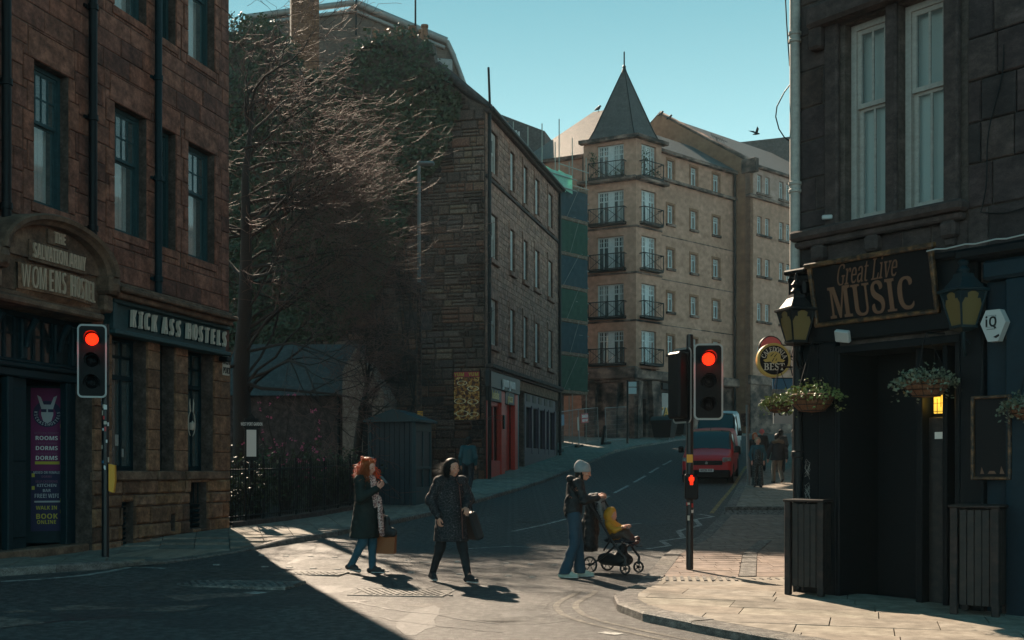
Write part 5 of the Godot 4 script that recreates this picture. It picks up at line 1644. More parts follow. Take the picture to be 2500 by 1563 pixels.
func scaffold() -> void:
	var t := frame(2.55, 62.0, 0.656, 0.755)
	var s := thing("scaffolding", "tall scaffold wrapped in green and blue netting between tenement and turreted block", "scaffold", t)
	var y0 := prof(62.0)
	var levels := []
	for v in [533, 619, 700, 781, 862, 955]: levels.append(on(t, 1390, v).y)
	var top: float = on(t, 1390, 455).y
	var ys := [top]; ys.append_array(levels)
	for x in [0.0, 1.15, 2.4]:
		for z in [0.0, -1.2]:
			var p := MB.new(); p.bar(Vector3(x, y0 - 0.3, z), Vector3(x, on(t, 1390, 300 + x * 30).y, z), 0.03, 6)
			put("standard", p, M.scaffold, s)
	for x in [-1.2, -2.4]:
		var p := MB.new(); p.bar(Vector3(x, levels[1], -1.2), Vector3(x, on(t, 1390, 320).y, -1.2), 0.03, 6)
		put("standard", p, M.scaffold, s)
	for i in ys.size():
		var l := MB.new()
		for dy in [0.0, 0.95]:
			l.bar(Vector3(-0.1, ys[i] + dy + 0.1, 0.03), Vector3(2.6, ys[i] + dy + 0.1, 0.03), 0.028, 6)
		put("ledger", l, M.scaffold, s)
		var pl := MB.new(); pl.cbox(-0.05, ys[i] - 0.14, -1.25, 2.5, ys[i] + 0.02, 0.06, 0.01)
		put("deck", pl, M.plank, s)
		if i > 0:
			var n := MB.new()
			var nx := 10; var ny := 8
			var f := FastNoiseLite.new(); f.seed = i; f.frequency = 0.5
			var pt := func(a: int, c: int) -> Vector3: return Vector3(2.45 * a / nx, lerpf(ys[i] + 0.03, ys[i - 1] - 0.18, float(c) / ny), 0.07 + f.get_noise_2d(a, c) * 0.05)
			for a in nx:
				for c in ny: n.quad(pt.call(a, c), pt.call(a + 1, c), pt.call(a + 1, c + 1), pt.call(a, c + 1))
			put("netting", n, M.net_blue if i % 2 else M.net_green, s)
			var tie := MB.new()
			tie.bar(Vector3(0.2 + 0.3 * (i % 3), ys[i], 0.14), Vector3(1.6, ys[i - 1], 0.14), 0.012, 4)
			put("brace", tie, M.scaffold, s)
	var m := MB.new()
	var a := on(t, 1314, 402, 0.3); var c := on(t, 1398, 470, 0.3)
	for k in 5:
		var xa := lerpf(a.x, c.x, k / 5.0); var xb := lerpf(a.x, c.x, (k + 1) / 5.0)
		m.quad(Vector3(xa, c.y, 0.3), Vector3(xb, c.y - 0.1, 0.3), Vector3(xb, a.y, 0.25), Vector3(xa, a.y + 0.1 * (k % 2), 0.25))
		m.quad(Vector3(xa, a.y, 0.25), Vector3(xb, a.y, 0.25), Vector3(xb, a.y + 0.3, -1.2), Vector3(xa, a.y + 0.3, -1.2))
	put("sheeting", m, M.mint_sheet, s)
	var ck := MB.new()
	for dy in [0.1, 0.7]: ck.bar(Vector3(a.x - 0.2, c.y + dy, 0.36), Vector3(c.x + 0.3, c.y + dy, 0.36), 0.03, 6)
	put("guard_rail", ck, M.scaffold, s)
	var hb := thing("netted_building", "plain block hidden behind the scaffold netting", "building", t)
	var hm := MB.new(); hm.box(-7.0, y0 - 0.5, -9.0, 2.3, top + 0.5, -1.5)
	put("wall", hm, M.black_stone, hb)
	# hoarding of wire panels round its foot
	var pts := [[1366, 1104], [1414, 1092], [1462, 1084], [1480, 1085], [1535, 1080]]
	for i in pts.size() - 1:
		if i == 2: continue
		var p0 := gp(pts[i][0], pts[i][1], 0.11); var p1 := gp(pts[i + 1][0], pts[i + 1][1], 0.11)
		var tf := Transform3D(Basis((p1 - p0).normalized(), Vector3.UP, (p1 - p0).normalized().cross(Vector3.UP)).orthonormalized(), p0)
		var L := p0.distance_to(p1)
		var h := thing("fence_panel", ["wire mesh fence panel beside the purple shopfront", "wire mesh fence panel with red danger sign", "", "tall wire mesh panel before the turret corbels"][i], "fence", tf, "temporary fence round the scaffold")
		var fr := MB.new()
		fr.tube([Vector3(0.03, 0, 0), Vector3(0.03, 2.0, 0), Vector3(L - 0.03, 2.0, 0), Vector3(L - 0.03, 0, 0)], [0.025, 0.025, 0.025, 0.025], 6)
		fr.bar(Vector3(0, 0.2, 0), Vector3(L, 0.2, 0), 0.02)
		put("frame", fr, M.steel, h)
		var ms := MB.new()
		var x := 0.1
		while x < L:
			ms.bar(Vector3(x, 0.2, 0), Vector3(x, 2.0, 0), 0.004, 3); x += 0.1
		var y := 0.3
		while y < 2.0:
			ms.bar(Vector3(0, y, 0), Vector3(L, y, 0), 0.004, 3); y += 0.25
		put("wire_mesh", ms, M.steel, h, "stuff")
		var ft := MB.new(); ft.cbox(-0.35, -0.02, -0.12, 0.35, 0.12, 0.12, 0.02)
		put("foot", ft, M.rubber, h)
		if i < 2:
			var sg := MB.new()
			if i == 1:
				sg.cbox(0.3, 1.25, 0.03, 1.3, 1.75, 0.05, 0.005)
				put("danger_sign", sg, M.sign_red, h)
				text("lettering", "DANGER", 0.16, 0.005, M.letter_white, h, Vector3(0.8, 1.6, 0.055), 0.9, false, 700)
				text("lettering", "KEEP OUT", 0.13, 0.005, M.letter_white, h, Vector3(0.8, 1.38, 0.055), 0.9, false, 700)
			else:
				sg.cbox(0.15, 1.3, 0.03, 0.8, 1.85, 0.05, 0.005)
				put("site_sign", sg, M.sign_blue, h)
				var yl := MB.new(); yl.cbox(L - 0.35, 0.9, 0.03, L - 0.15, 1.6, 0.05, 0.005)
				put("yellow_sign", yl, M.letter_cream, h)

func birds() -> void:
	for q in [[1461, 268, 74.0, "small dark bird perched on the ridge left of the turret spire"], [1614, 281, 79.0, "dark bird on the peak of the brown gable"], [1635, 290, 79.5, "dark bird a little down the skew of the brown gable"]]:
		var p := P(q[0], q[1], q[2])
		var b := thing("perched_bird", q[3], "bird", at(p.x, p.y - 0.15, p.z, 0.6), "birds on the roofs")
		var m := MB.new()
		m.tube([Vector3(-0.3, 0.06, 0), Vector3(-0.15, 0.16, 0), Vector3(0.0, 0.24, 0), Vector3(0.1, 0.36, 0), Vector3(0.15, 0.42, 0), Vector3(0.26, 0.42, 0)], [0.03, 0.08, 0.11, 0.08, 0.06, 0.01], 7)
		put("body", m, M.iron, b)
		var l := MB.new(); l.bar(Vector3(0, 0.18, 0.03), Vector3(0, -0.02, 0.03), 0.012); l.bar(Vector3(0, 0.18, -0.03), Vector3(0, -0.02, -0.03), 0.012)
		put("leg", l, M.iron, b)
	var f := P(1846, 327, 60.0)
	var g := thing("flying_bird", "dark bird in flight against the sky beside the downpipe", "bird", at(f.x, f.y, f.z, 0.4))
	var gm := MB.new(); gm.tube([Vector3(-0.2, -0.05, 0), Vector3(0, 0, 0), Vector3(0.16, 0.03, 0), Vector3(0.24, 0.03, 0)], [0.02, 0.06, 0.045, 0.008], 6)
	put("body", gm, M.iron, g)
	for s in [-1, 1]:
		var wm := MB.new()
		wm.tri(Vector3(0.1, 0.02, 0), Vector3(-0.08, 0.02, 0), Vector3(0.02, 0.22, 0.22 * s)); wm.tri(Vector3(-0.08, 0.02, 0), Vector3(-0.22, 0.26, 0.42 * s), Vector3(0.02, 0.22, 0.22 * s))
		put("wing", wm, M.iron, g)

# ---------------------------------------------------------------- dark corner pub
func pub() -> void:
	var tr := frame(3.45, 13.8, 0.618, -0.786)
	var b := thing("corner_pub", "dark-fronted corner pub with paired sash windows in sooty stone", "building", tr)
	var wins := [[0.66, 4.42, 1.2, 6.72], [1.37, 4.42, 1.93, 6.72]]
	var holes := wins.duplicate()
	holes.append([0.62, 0.1, 2.15, 2.98])
	var core := MB.new()
	wall_mb(core, 0.0, -0.2, 6.0, 11.0, holes, -0.4, 0.0)
	core.quad(Vector3(6.0, -0.2, 0.0), Vector3(6.0, -0.2, -6.0), Vector3(6.0, 11.0, -6.0), Vector3(6.0, 11.0, 0.0))
	put("wall", core, M.mortar, b)
	var pal := [Color(1, 1, 1), Color(1.3, 1.1, 1.0), Color(0.7, 0.7, 0.75), Color(1.6, 1.25, 1.1), Color(0.85, 0.8, 0.85), Color(0.55, 0.58, 0.62)]
	var sk := holes.duplicate(); sk.append([0.0, 4.2, 2.2, 4.44]); sk.append([0.42, 4.44, 2.18, 7.0])
	var blk := courses(0.0, 3.86, 2.2, 11.0, sk, 0.36, 0.46, 0.35, 0.7, 0.012, pal, 0.02, 0.012, 301, tr)
	# corner pier, bowed out, in taller blocks
	blk.append_array(courses(2.2, 3.86, 6.0, 11.0, sk, 0.42, 0.47, 0.34, 0.42, 0.012, pal, 0.05, 0.014, 302, tr))
	lay_blocks(b, blk, M.black_stone, 260)
	var dr := MB.new()
	dr.cbox(0.0, 4.28, 0.0, 2.22, 4.40, 0.20, 0.03); dr.cbox(0.0, 4.2, 0.0, 2.18, 4.28, 0.12, 0.02)
	dr.cbox(0.42, 4.40, 0.0, 0.60, 6.9, 0.08, 0.02); dr.cbox(1.22, 4.40, -0.02, 1.36, 6.9, 0.06, 0.02); dr.cbox(1.95, 4.40, 0.0, 2.12, 6.9, 0.09, 0.02)
	dr.cbox(0.24, 6.74, 0.0, 2.2, 7.0, 0.22, 0.04); dr.cbox(0.24, 6.5, 0.0, 0.42, 6.8, 0.16, 0.03)
	for x in [0.35, 1.08, 2.02]:
		dr.cbox(x - 0.09, 4.02, 0.0, x + 0.09, 4.2, 0.14, 0.03); dr.cbox(x - 0.06, 3.93, 0.0, x + 0.06, 4.02, 0.09, 0.02)
	put("window_dressing", dr, M.black_stone, b)
	for w in wins:
		var win := sash(b, w[0], w[1], w[2], w[3], -0.12, M.old_white, [2, 1], [2, 1], {"meet": 0.585, "fw": 0.07})
		var bl := MB.new()
		var y: float = w[1] + 0.08
		while y < w[3] - 0.08:
			bl.xf = Transform3D(Basis(Vector3.RIGHT, 0.35), Vector3(0, y, -0.26))
			bl.box(w[0] + 0.08, -0.011, -0.0015, w[2] - 0.08, 0.011, 0.0015)
			y += 0.0205
		put("blind_slats", bl, M.blind, win)
	# carcass: side wall up the street, back, roof
	var side := frame(3.45, 13.8, SX, SD)
	var sd := part("side_wall", b); sd.transform = tr.affine_inverse() * side
	var sm := MB.new(); sm.box(0.02, -0.2, 0.0, 46.0, 11.0, 0.3); sm.box(5.0, -0.2, 5.8, 46.0, 11.0, 6.0); sm.box(45.7, -0.2, 0.3, 46.0, 11.0, 5.8)
	put("wall", sm, M.black_stone, sd)
	var rf := MB.new(); rf.box(-0.1, 11.02, -0.15, 46.1, 11.22, 6.0)
	put("roof", rf, M.slate, sd)
	var rf2 := MB.new(); rf2.box(0.0, 11.03, -3.0, 6.0, 11.25, 0.2)
	put("roof", rf2, M.slate, b)
	var inn := MB.new(); inn.box(0.42, -0.2, -1.3, 6.0, 11.0, -1.2)
	put("inner_wall", inn, M.interior, b)
	for q in [[4.2, 6.3, 7.4], [4.6, 5.0, 5.8], [5.0, 4.5, 4.9]]:
		var lg := MB.new(); lg.cbox(q[0], q[1] - 0.3, -0.12, q[0] + 0.5, q[2] - 0.6, 0.0, 0.03)
		put("stone_bracket", lg, M.black_stone, sd)
	# painted timber front
	var fr := MB.new()
	fr.cbox(0.0, 3.05, 0.0, 2.35, 3.86, 0.10, 0.02); fr.cbox(-0.02, 3.78, 0.0, 2.4, 3.86, 0.2, 0.02)
	fr.cbox(0.02, -0.1, 0.0, 0.34, 3.05, 0.05, 0.015); fr.cbox(0.36, -0.1, 0.0, 0.6, 3.05, 0.10, 0.015); fr.cbox(2.16, -0.1, 0.0, 2.42, 3.5, 0.12, 0.02)
	fr.cbox(0.02, -0.1, 0.04, 0.34, 0.8, 0.08, 0.01)
	put("shopfront", fr, M.pub_paint, b)
	var pil := MB.new()
	pil.cbox(2.68, -0.1, 0.0, 6.0, 3.5, 0.16, 0.02); pil.cbox(2.45, 3.5, 0.0, 6.0, 3.7, 0.2, 0.03); pil.cbox(2.42, -0.1, 0.0, 2.7, 3.5, 0.04, 0.01)
	put("pilaster", pil, M.pub_blue, b)
	var cor := MB.new(); cor.cbox(2.2, 3.72, 0.0, 6.0, 3.84, 0.3, 0.03)
	put("cornice", cor, M.pub_paint, b)
	# recessed door with lit leaded light
	var ln := MB.new()
	ln.cbox(0.6, -0.1, -0.42, 0.66, 2.98, 0.11, 0.01); ln.cbox(0.6, 2.9, -0.42, 2.16, 2.99, 0.11, 0.01); ln.cbox(2.1, -0.1, -0.42, 2.16, 2.9, 0.11, 0.01); ln.box(0.55, -0.1, -1.15, 0.62, 3.05, -0.4); ln.box(0.6, 2.98, -1.15, 2.2, 3.05, -0.4)
	put("door_lining", ln, M.pub_paint, b)
	var d := part("door", b)
	var dm := MB.new()
	dm.box(0.62, 0.0, -0.75, 2.15, 3.0, -0.7); dm.cbox(1.54, 0.0, -0.3, 1.62, 2.95, -0.05, 0.01); dm.cbox(1.86, 0.0, -0.3, 1.92, 2.95, -0.05, 0.01)
	put("leaf", dm, M.pub_paint, d)
	var dj := MB.new(); dj.cbox(1.62, 0.0, -0.24, 1.86, 2.14, -0.18, 0.01)
	put("panel", dj, M.dark_wood, d)
	var lt := MB.new(); lt.box(1.67, 2.18, -0.22, 1.79, 2.44, -0.20)
	put("lit_window", lt, M.lit_window, d)
	var lead := MB.new()
	for k in 3: lead.box(1.67, 2.2 + k * 0.09, -0.20, 1.79, 2.205 + k * 0.09, -0.195)
	lead.box(1.71, 2.18, -0.20, 1.715, 2.34, -0.195); lead.box(1.755, 2.25, -0.20, 1.76, 2.44, -0.195)
	put("leading", lead, M.iron, d)
	var nt := MB.new(); nt.box(1.70, 1.90, -0.17, 1.80, 1.975, -0.175)
	put("notice", nt, M.paper, d)
	var l := OmniLight3D.new(); l.name = "window_glow"; l.light_color = Color(1, 0.8, 0.35); l.light_energy = 0.02; l.light_size = 0.1; l.omni_range = 4.0; l.omni_attenuation = 2.0; l.shadow_enabled = true
	d.add_child(l); l.position = Vector3(1.73, 2.31, -0.15)
	# chalk scrawl on the dark panel
	var sc := MB.new()
	for j in 2:
		var pts := []
		for k in 22: pts.append(Vector3(0.17 + 0.04 * sin(k * 1.7 + j), 1.25 + j * 0.28 - 0.08 * cos(k * 1.1) + 0.004 * k, 0.054))
		var rr := []; rr.resize(22); rr.fill(0.0022)
		sc.tube(pts, rr, 3)
	put("scrawl", sc, M.old_white, b)
	# ---- things on the wall
	sign_board(tr)
	wall_lamp(tr, Vector3(0.18, 3.07, 0.28), "black wall lantern with amber glass at the pub corner", "iron")
	wall_lamp(tr, Vector3(2.28, 3.04, 0.24), "teal-black wall lantern beside the white alarm box", "teal_dark")
	var al := thing("alarm_box", "white hexagonal intruder alarm box on the pub wall", "alarm", tr * Transform3D(Basis.IDENTITY, Vector3(0.11, -0.03, 0)))
	var am := MB.new()
	am.ext(PackedVector2Array([Vector2(2.36, 3.08), Vector2(2.42, 3.21), Vector2(2.57, 3.21), Vector2(2.63, 3.08), Vector2(2.55, 2.89), Vector2(2.44, 2.89)]), 0.16, 0.25)
	put("case", am, M.signal_white, al)
	text("lettering", "iQ", 0.1, 0.003, M.iron, al, Vector3(2.475, 3.09, 0.252), 0.9, false, 700)
	var bird := MB.new(); bird.ext(PackedVector2Array([Vector2(2.5, 2.935), Vector2(2.56, 2.96), Vector2(2.565, 2.94), Vector2(2.53, 2.92)]), 0.25, 0.254)
	var sq := MB.new()
	for e in [[2.42, 3.035, 2.53, 3.04], [2.42, 3.15, 2.53, 3.155], [2.42, 3.04, 2.425, 3.15], [2.525, 3.04, 2.53, 3.15], [2.43, 3.01, 2.52, 3.02]]: sq.box(e[0], e[1], 0.25, e[2], e[3], 0.253)
	put("emblem", bird, M.iron, al); put("print", sq, M.pole_grey, al)
	var mn := thing("menu_board", "tall framed menu board beside the pub door", "menu board", tr * Transform3D(Basis.IDENTITY, Vector3(0.085, -0.04, 0)))
	var mm := MB.new()
	mm.cbox(2.24, 1.5, 0.12, 2.27, 2.36, 0.19, 0.008); mm.cbox(2.64, 1.5, 0.12, 2.67, 2.36, 0.19, 0.008); mm.cbox(2.27, 1.5, 0.12, 2.64, 1.53, 0.19, 0.008); mm.cbox(2.27, 2.33, 0.12, 2.64, 2.36, 0.19, 0.008)
	put("frame", mm, M.gold_wood, mn)
	var mk := MB.new(); mk.box(2.27, 1.53, 0.10, 2.64, 2.33, 0.15)
	put("backing", mk, M.black_plastic, mn)
	var me := MB.new()
	me.ext(PackedVector2Array([Vector2(2.33, 1.56), Vector2(2.37, 1.56), Vector2(2.345, 1.63)]), 0.15, 0.153); me.ext(PackedVector2Array([Vector2(2.41, 1.56), Vector2(2.5, 1.56), Vector2(2.48, 1.59), Vector2(2.43, 1.59)]), 0.15, 0.153); me.ext(PackedVector2Array([Vector2(2.54, 1.56), Vector2(2.59, 1.56), Vector2(2.555, 1.64)]), 0.15, 0.153)
	put("drawing", me, M.gilt, mn)
	var fl := thing("flood_light", "white flood lamp tucked under the music sign", "lamp", Transform3D(tr.basis, tr * Vector3(0.8, 3.08, 0.24)))
	var fm := MB.new(); fm.xf = Transform3D(Basis(Vector3.RIGHT, 0.5) * Basis(Vector3.BACK, -0.2), Vector3.ZERO); fm.cbox(-0.09, -0.07, -0.03, 0.09, 0.07, 0.03, 0.01)
	put("case", fm, M.signal_white, fl)
	var fb := MB.new(); fb.bar(Vector3(0, 0.02, -0.02), Vector3(0, 0.06, -0.2), 0.012)
	put("arm", fb, M.iron, fl)
	var cc := thing("security_camera", "small white security camera on the pub window ledge", "camera", Transform3D(tr.basis, tr * Vector3(0.5, 4.5, 0.12)))
	var cm := MB.new(); cm.xf = Transform3D(Basis(Vector3.UP, -0.9), Vector3.ZERO); cm.cbox(-0.025, -0.025, -0.06, 0.025, 0.025, 0.06, 0.01)
	put("case", cm, M.signal_white, cc)
	# pipes at the corner
	var pp := thing("corner_downpipe", "pale painted downpipe running up the pub corner", "pipe", tr)
	var pm := MB.new(); pm.tube([Vector3(0.0, 3.3, 0.07), Vector3(0.0, 11.0, 0.07)], [0.062, 0.062], 14)
	put("pipe", pm, M.old_white, pp)
	for y in [4.95, 6.75, 8.6]:
		var cl := MB.new(); cl.lathe(Vector3(0.0, y, 0.07), [Vector2(0.062, -0.07), Vector2(0.078, -0.06), Vector2(0.078, -0.03), Vector2(0.068, -0.02), Vector2(0.068, 0.02), Vector2(0.08, 0.03), Vector2(0.08, 0.06), Vector2(0.062, 0.07)], 14)
		put("collar", cl, M.old_white, pp)
	var pd := thing("black_downpipe", "black iron downpipe below the corner lantern", "pipe", tr)
	var pk := MB.new(); pk.tube([Vector3(0.05, 0.0, 0.08), Vector3(0.05, 3.3, 0.08)], [0.06, 0.06], 12)
	put("pipe", pk, M.iron, pd)
	var hop := MB.new(); hop.cbox(-0.02, 3.62, -0.02, 0.24, 3.88, 0.2, 0.03); hop.cbox(-0.05, 3.88, -0.04, 0.27, 3.94, 0.24, 0.02); hop.lathe(Vector3(0.08, 3.3, 0.08), [Vector2(0.06, 0.0), Vector2(0.12, 0.32)], 4)
	put("hopper_head", hop, M.iron, pd)
	for y in [0.9, 1.75]:
		var k2 := MB.new(); k2.lathe(Vector3(0.05, y, 0.08), [Vector2(0.06, -0.04), Vector2(0.078, -0.03), Vector2(0.078, 0.03), Vector2(0.06, 0.04)], 12)
		put("collar", k2, M.iron, pd)
	var cb := thing("wall_cable", "slack black cable drooping down the pub pier", "cable", tr)
	var cp := []
	for k in 24:
		var t := k / 23.0
		cp.append(Vector3(lerpf(2.62, 2.36, t) + 0.03 * sin(t * 9), lerpf(5.9, 4.24, t), 0.065))
	for k in 10: cp.append(Vector3(2.36 + k * 0.06, 4.24 - 0.06 * sin(k * 0.3), 0.065))
	var cr := []; cr.resize(cp.size()); cr.fill(0.007)
	var cbm := MB.new(); cbm.tube(cp, cr, 5); put("cable", cbm, M.iron, cb)
	var lw := thing("light_string", "pale wire strung along the pub cornice", "cable", tr)
	var lp := []
	for k in 20: lp.append(Vector3(lerpf(1.9, 4.0, k / 19.0), 3.87 + 0.008 * sin(k * 2.1), 0.31))
	var lr := []; lr.resize(20); lr.fill(0.008)
	var lm := MB.new(); lm.tube(lp, lr, 5); put("cable", lm, M.signal_white, lw)
	var c2 := thing("looped_cable", "black cable looping out from the pub corner against the sky", "cable", tr)
	var c2p := []
	for e in [[1917, -20], [1921, 60], [1928, 160], [1942, 175], [1938, 195], [1915, 225], [1897, 260], [1894, 285], [1902, 315], [1915, 335], [1935, 350]]: c2p.append(Vector3(on(tr, e[0], e[1], 0.05).x, on(tr, e[0], e[1], 0.05).y, 0.05))
	var c2r := []; c2r.resize(c2p.size()); c2r.fill(0.008)
	var c2m := MB.new(); c2m.tube(c2p, c2r, 5); put("cable", c2m, M.iron, c2)
	for q in [["tall timber planter stand at the pub corner", 0.34, 0.2, 13.0, 1.08], ["tall timber planter stand before the menu board", 2.5, 0.3, 0, 1.08]]:
		planter(tr, q[1], q[2], q[0], q[4])
	hanging_basket(tr * Vector3(1.92, 2.5, 0.35), 0.24, "leaf_grey", "wire basket of trailing plants hanging by the pub door", 3.0)
	hanging_basket(tr * Vector3(0.42, 2.42, 0.3), 0.26, "leaf_basket", "sunlit hanging basket of ivy below the corner lantern", 3.05)
	hanging_basket(P(1902, 985, 14.9), 0.17, "leaf_basket", "smaller sunlit trailing basket on the street side of the pub corner", 2.9)
	hanging_basket(P(2515, 990, 11.2), 0.2, "leaf_grey", "trailing basket on the blue pub pilaster", 2.8)

func planter(tr: Transform3D, x: float, z: float, label: String, h: float) -> void:
	var p := tr * Vector3(x, 0, z)
	var t := thing("timber_planter", label, "planter", Transform3D(tr.basis * Basis(Vector3.UP, 0.25), Vector3(p.x, G(p.x, -p.z) + 0.1, p.z)), "planter stands along the pub front")
	var w := 0.2
	for sx in [-1, 1]:
		for sz in [-1, 1]:
			var l := MB.new(); l.cbox(sx * w - 0.035, 0.0, sz * w - 0.035, sx * w + 0.035, h, sz * w + 0.035, 0.006)
			put("leg", l, M.planter, t)
	for k in 5:
		for s in [-1, 1]:
			var b := MB.new(); var xx := -w + 0.055 + k * 0.073
			b.cbox(xx, 0.1, s * w - 0.015, xx + 0.068, h - 0.02, s * w + 0.015, 0.004)
			put("board", b, M.dark_wood, t)
			var b2 := MB.new(); b2.cbox(s * w - 0.015, 0.1, xx, s * w + 0.015, h - 0.02, xx + 0.068, 0.004)
			put("board", b2, M.dark_wood, t)
	var top := MB.new(); top.cbox(-w - 0.05, h, -w - 0.05, w + 0.05, h + 0.03, w + 0.05, 0.008)
	put("top", top, M.planter, t)

func sign_board(tr: Transform3D) -> void:
	var lean := Transform3D(tr.basis * Basis(Vector3.RIGHT, 0.21), tr * Vector3(1.147, 3.6, 0.17))
	var s := thing("music_sign", "black live music signboard in a gilt frame tilted over the pub door", "sign", lean)
	var f := MB.new()
	var hw := 0.80; var hh := 0.37
	f.cbox(-hw, -hh, 0.0, -hw + 0.05, hh, 0.07, 0.012); f.cbox(hw - 0.05, -hh, 0.0, hw, hh, 0.07, 0.012)
	f.cbox(-hw - 0.03, hh - 0.05, 0.0, hw + 0.03, hh + 0.01, 0.085, 0.012); f.cbox(-hw, -hh, 0.001, hw, -hh + 0.05, 0.071, 0.012)
	put("frame", f, M.gold_wood, s)
	var b := MB.new(); b.box(-hw + 0.02, -hh + 0.02, -0.02, hw - 0.02, hh - 0.02, 0.03)
	put("board", b, M.black_plastic, s)
	text("lettering", "Great Live", 0.23, 0.006, M.gilt, s, Vector3(-0.03, 0.19, 0.036), 0.5, true, 0, 0.02, 0.28)
	text("lettering", "MUSIC", 0.36, 0.006, M.gilt, s, Vector3(-0.03, -0.12, 0.036), 0.66, true, 600)
	var br := MB.new()
	for x in [-0.6, 0.6]: br.bar(Vector3(x, hh - 0.05, 0.0), Vector3(x, hh - 0.1, -0.22), 0.012)
	put("bracket", br, M.iron, s)

func wall_lamp(tr: Transform3D, o: Vector3, label: String, m: String) -> void:
	var t := thing("wall_lantern", label, "lamp", Transform3D(tr.basis * Basis(Vector3.UP, PI / 8.0), tr * o), "lanterns on the pub front")
	var f := MB.new()
	var n := 4
	var rb := 0.12; var rt := 0.225; var h := 0.36
	f.lathe(Vector3.ZERO, [Vector2(0.0, -0.05), Vector2(0.06, -0.05), Vector2(rb + 0.02, -0.015), Vector2(rb + 0.02, 0.012), Vector2(rb, 0.012)], n, true)
	put("base", f, M[m], t)
	f = MB.new()
	f.lathe(Vector3(0, h, 0), [Vector2(rt, -0.01), Vector2(rt + 0.035, 0.0), Vector2(rt + 0.035, 0.025), Vector2(rt * 0.9, 0.04), Vector2(0.11, 0.15), Vector2(0.1, 0.19), Vector2(0.0, 0.19)], n, true)
	put("cap", f, M[m], t)
	f = MB.new()
	f.lathe(Vector3(0, h + 0.19, 0), [Vector2(0.05, 0.0), Vector2(0.065, 0.04), Vector2(0.035, 0.08), Vector2(0.06, 0.12), Vector2(0.02, 0.17), Vector2(0.012, 0.25), Vector2(0.0, 0.26)], 10)
	put("finial", f, M[m], t)
	for k in n:
		var a := TAU * k / n
		var d := Vector3(cos(a), 0, -sin(a)); var a2 := TAU * (k + 1) / n; var d2 := Vector3(cos(a2), 0, -sin(a2))
		var b := MB.new(); b.tube([d * rb, d * rt + Vector3.UP * h], [0.011, 0.013], 5)
		put("glazing_bar", b, M[m], t)
		var g := MB.new(); g.quad(d * (rb - 0.004), d2 * (rb - 0.004), d2 * (rt - 0.004) + Vector3.UP * h, d * (rt - 0.004) + Vector3.UP * h)
		put("pane", g, M.lamp_glass, t)
		# cusped iron tracery at the head of each pane
		var tc := MB.new()
		var L := func(s: float, y: float) -> Vector3:
			var r := lerpf(rb, rt, y / h) + 0.003
			return (d * r).lerp(d2 * r, s) + Vector3.UP * y
		for q in [[0.0, 0.29, 0.5, 0.36, 0.0, 0.36], [1.0, 0.36, 0.5, 0.36, 1.0, 0.29], [0.0, 0.20, 0.2, 0.29, 0.0, 0.29], [1.0, 0.29, 0.8, 0.29, 1.0, 0.20], [0.0, 0.29, 0.3, 0.28, 0.28, 0.34], [1.0, 0.29, 0.72, 0.34, 0.7, 0.28]]:
			tc.tri(L.call(q[0], q[1]), L.call(q[2], q[3]), L.call(q[4], q[5]))
		put("tracery", tc, M[m], t)
	var br := MB.new()
	br.tube([Vector3(0, -0.04, 0), Vector3(0, -0.2, -0.02), Vector3(0, -0.28, -0.1), Vector3(0, -0.3, -0.3)], [0.02, 0.016, 0.016, 0.018], 6)
	br.tube([Vector3(0, -0.1, -0.02), Vector3(0.05, -0.16, -0.1), Vector3(0.05, -0.24, -0.18), Vector3(0, -0.28, -0.28)], [0.008, 0.008, 0.008, 0.008], 5)
	put("bracket", br, M[m], t)

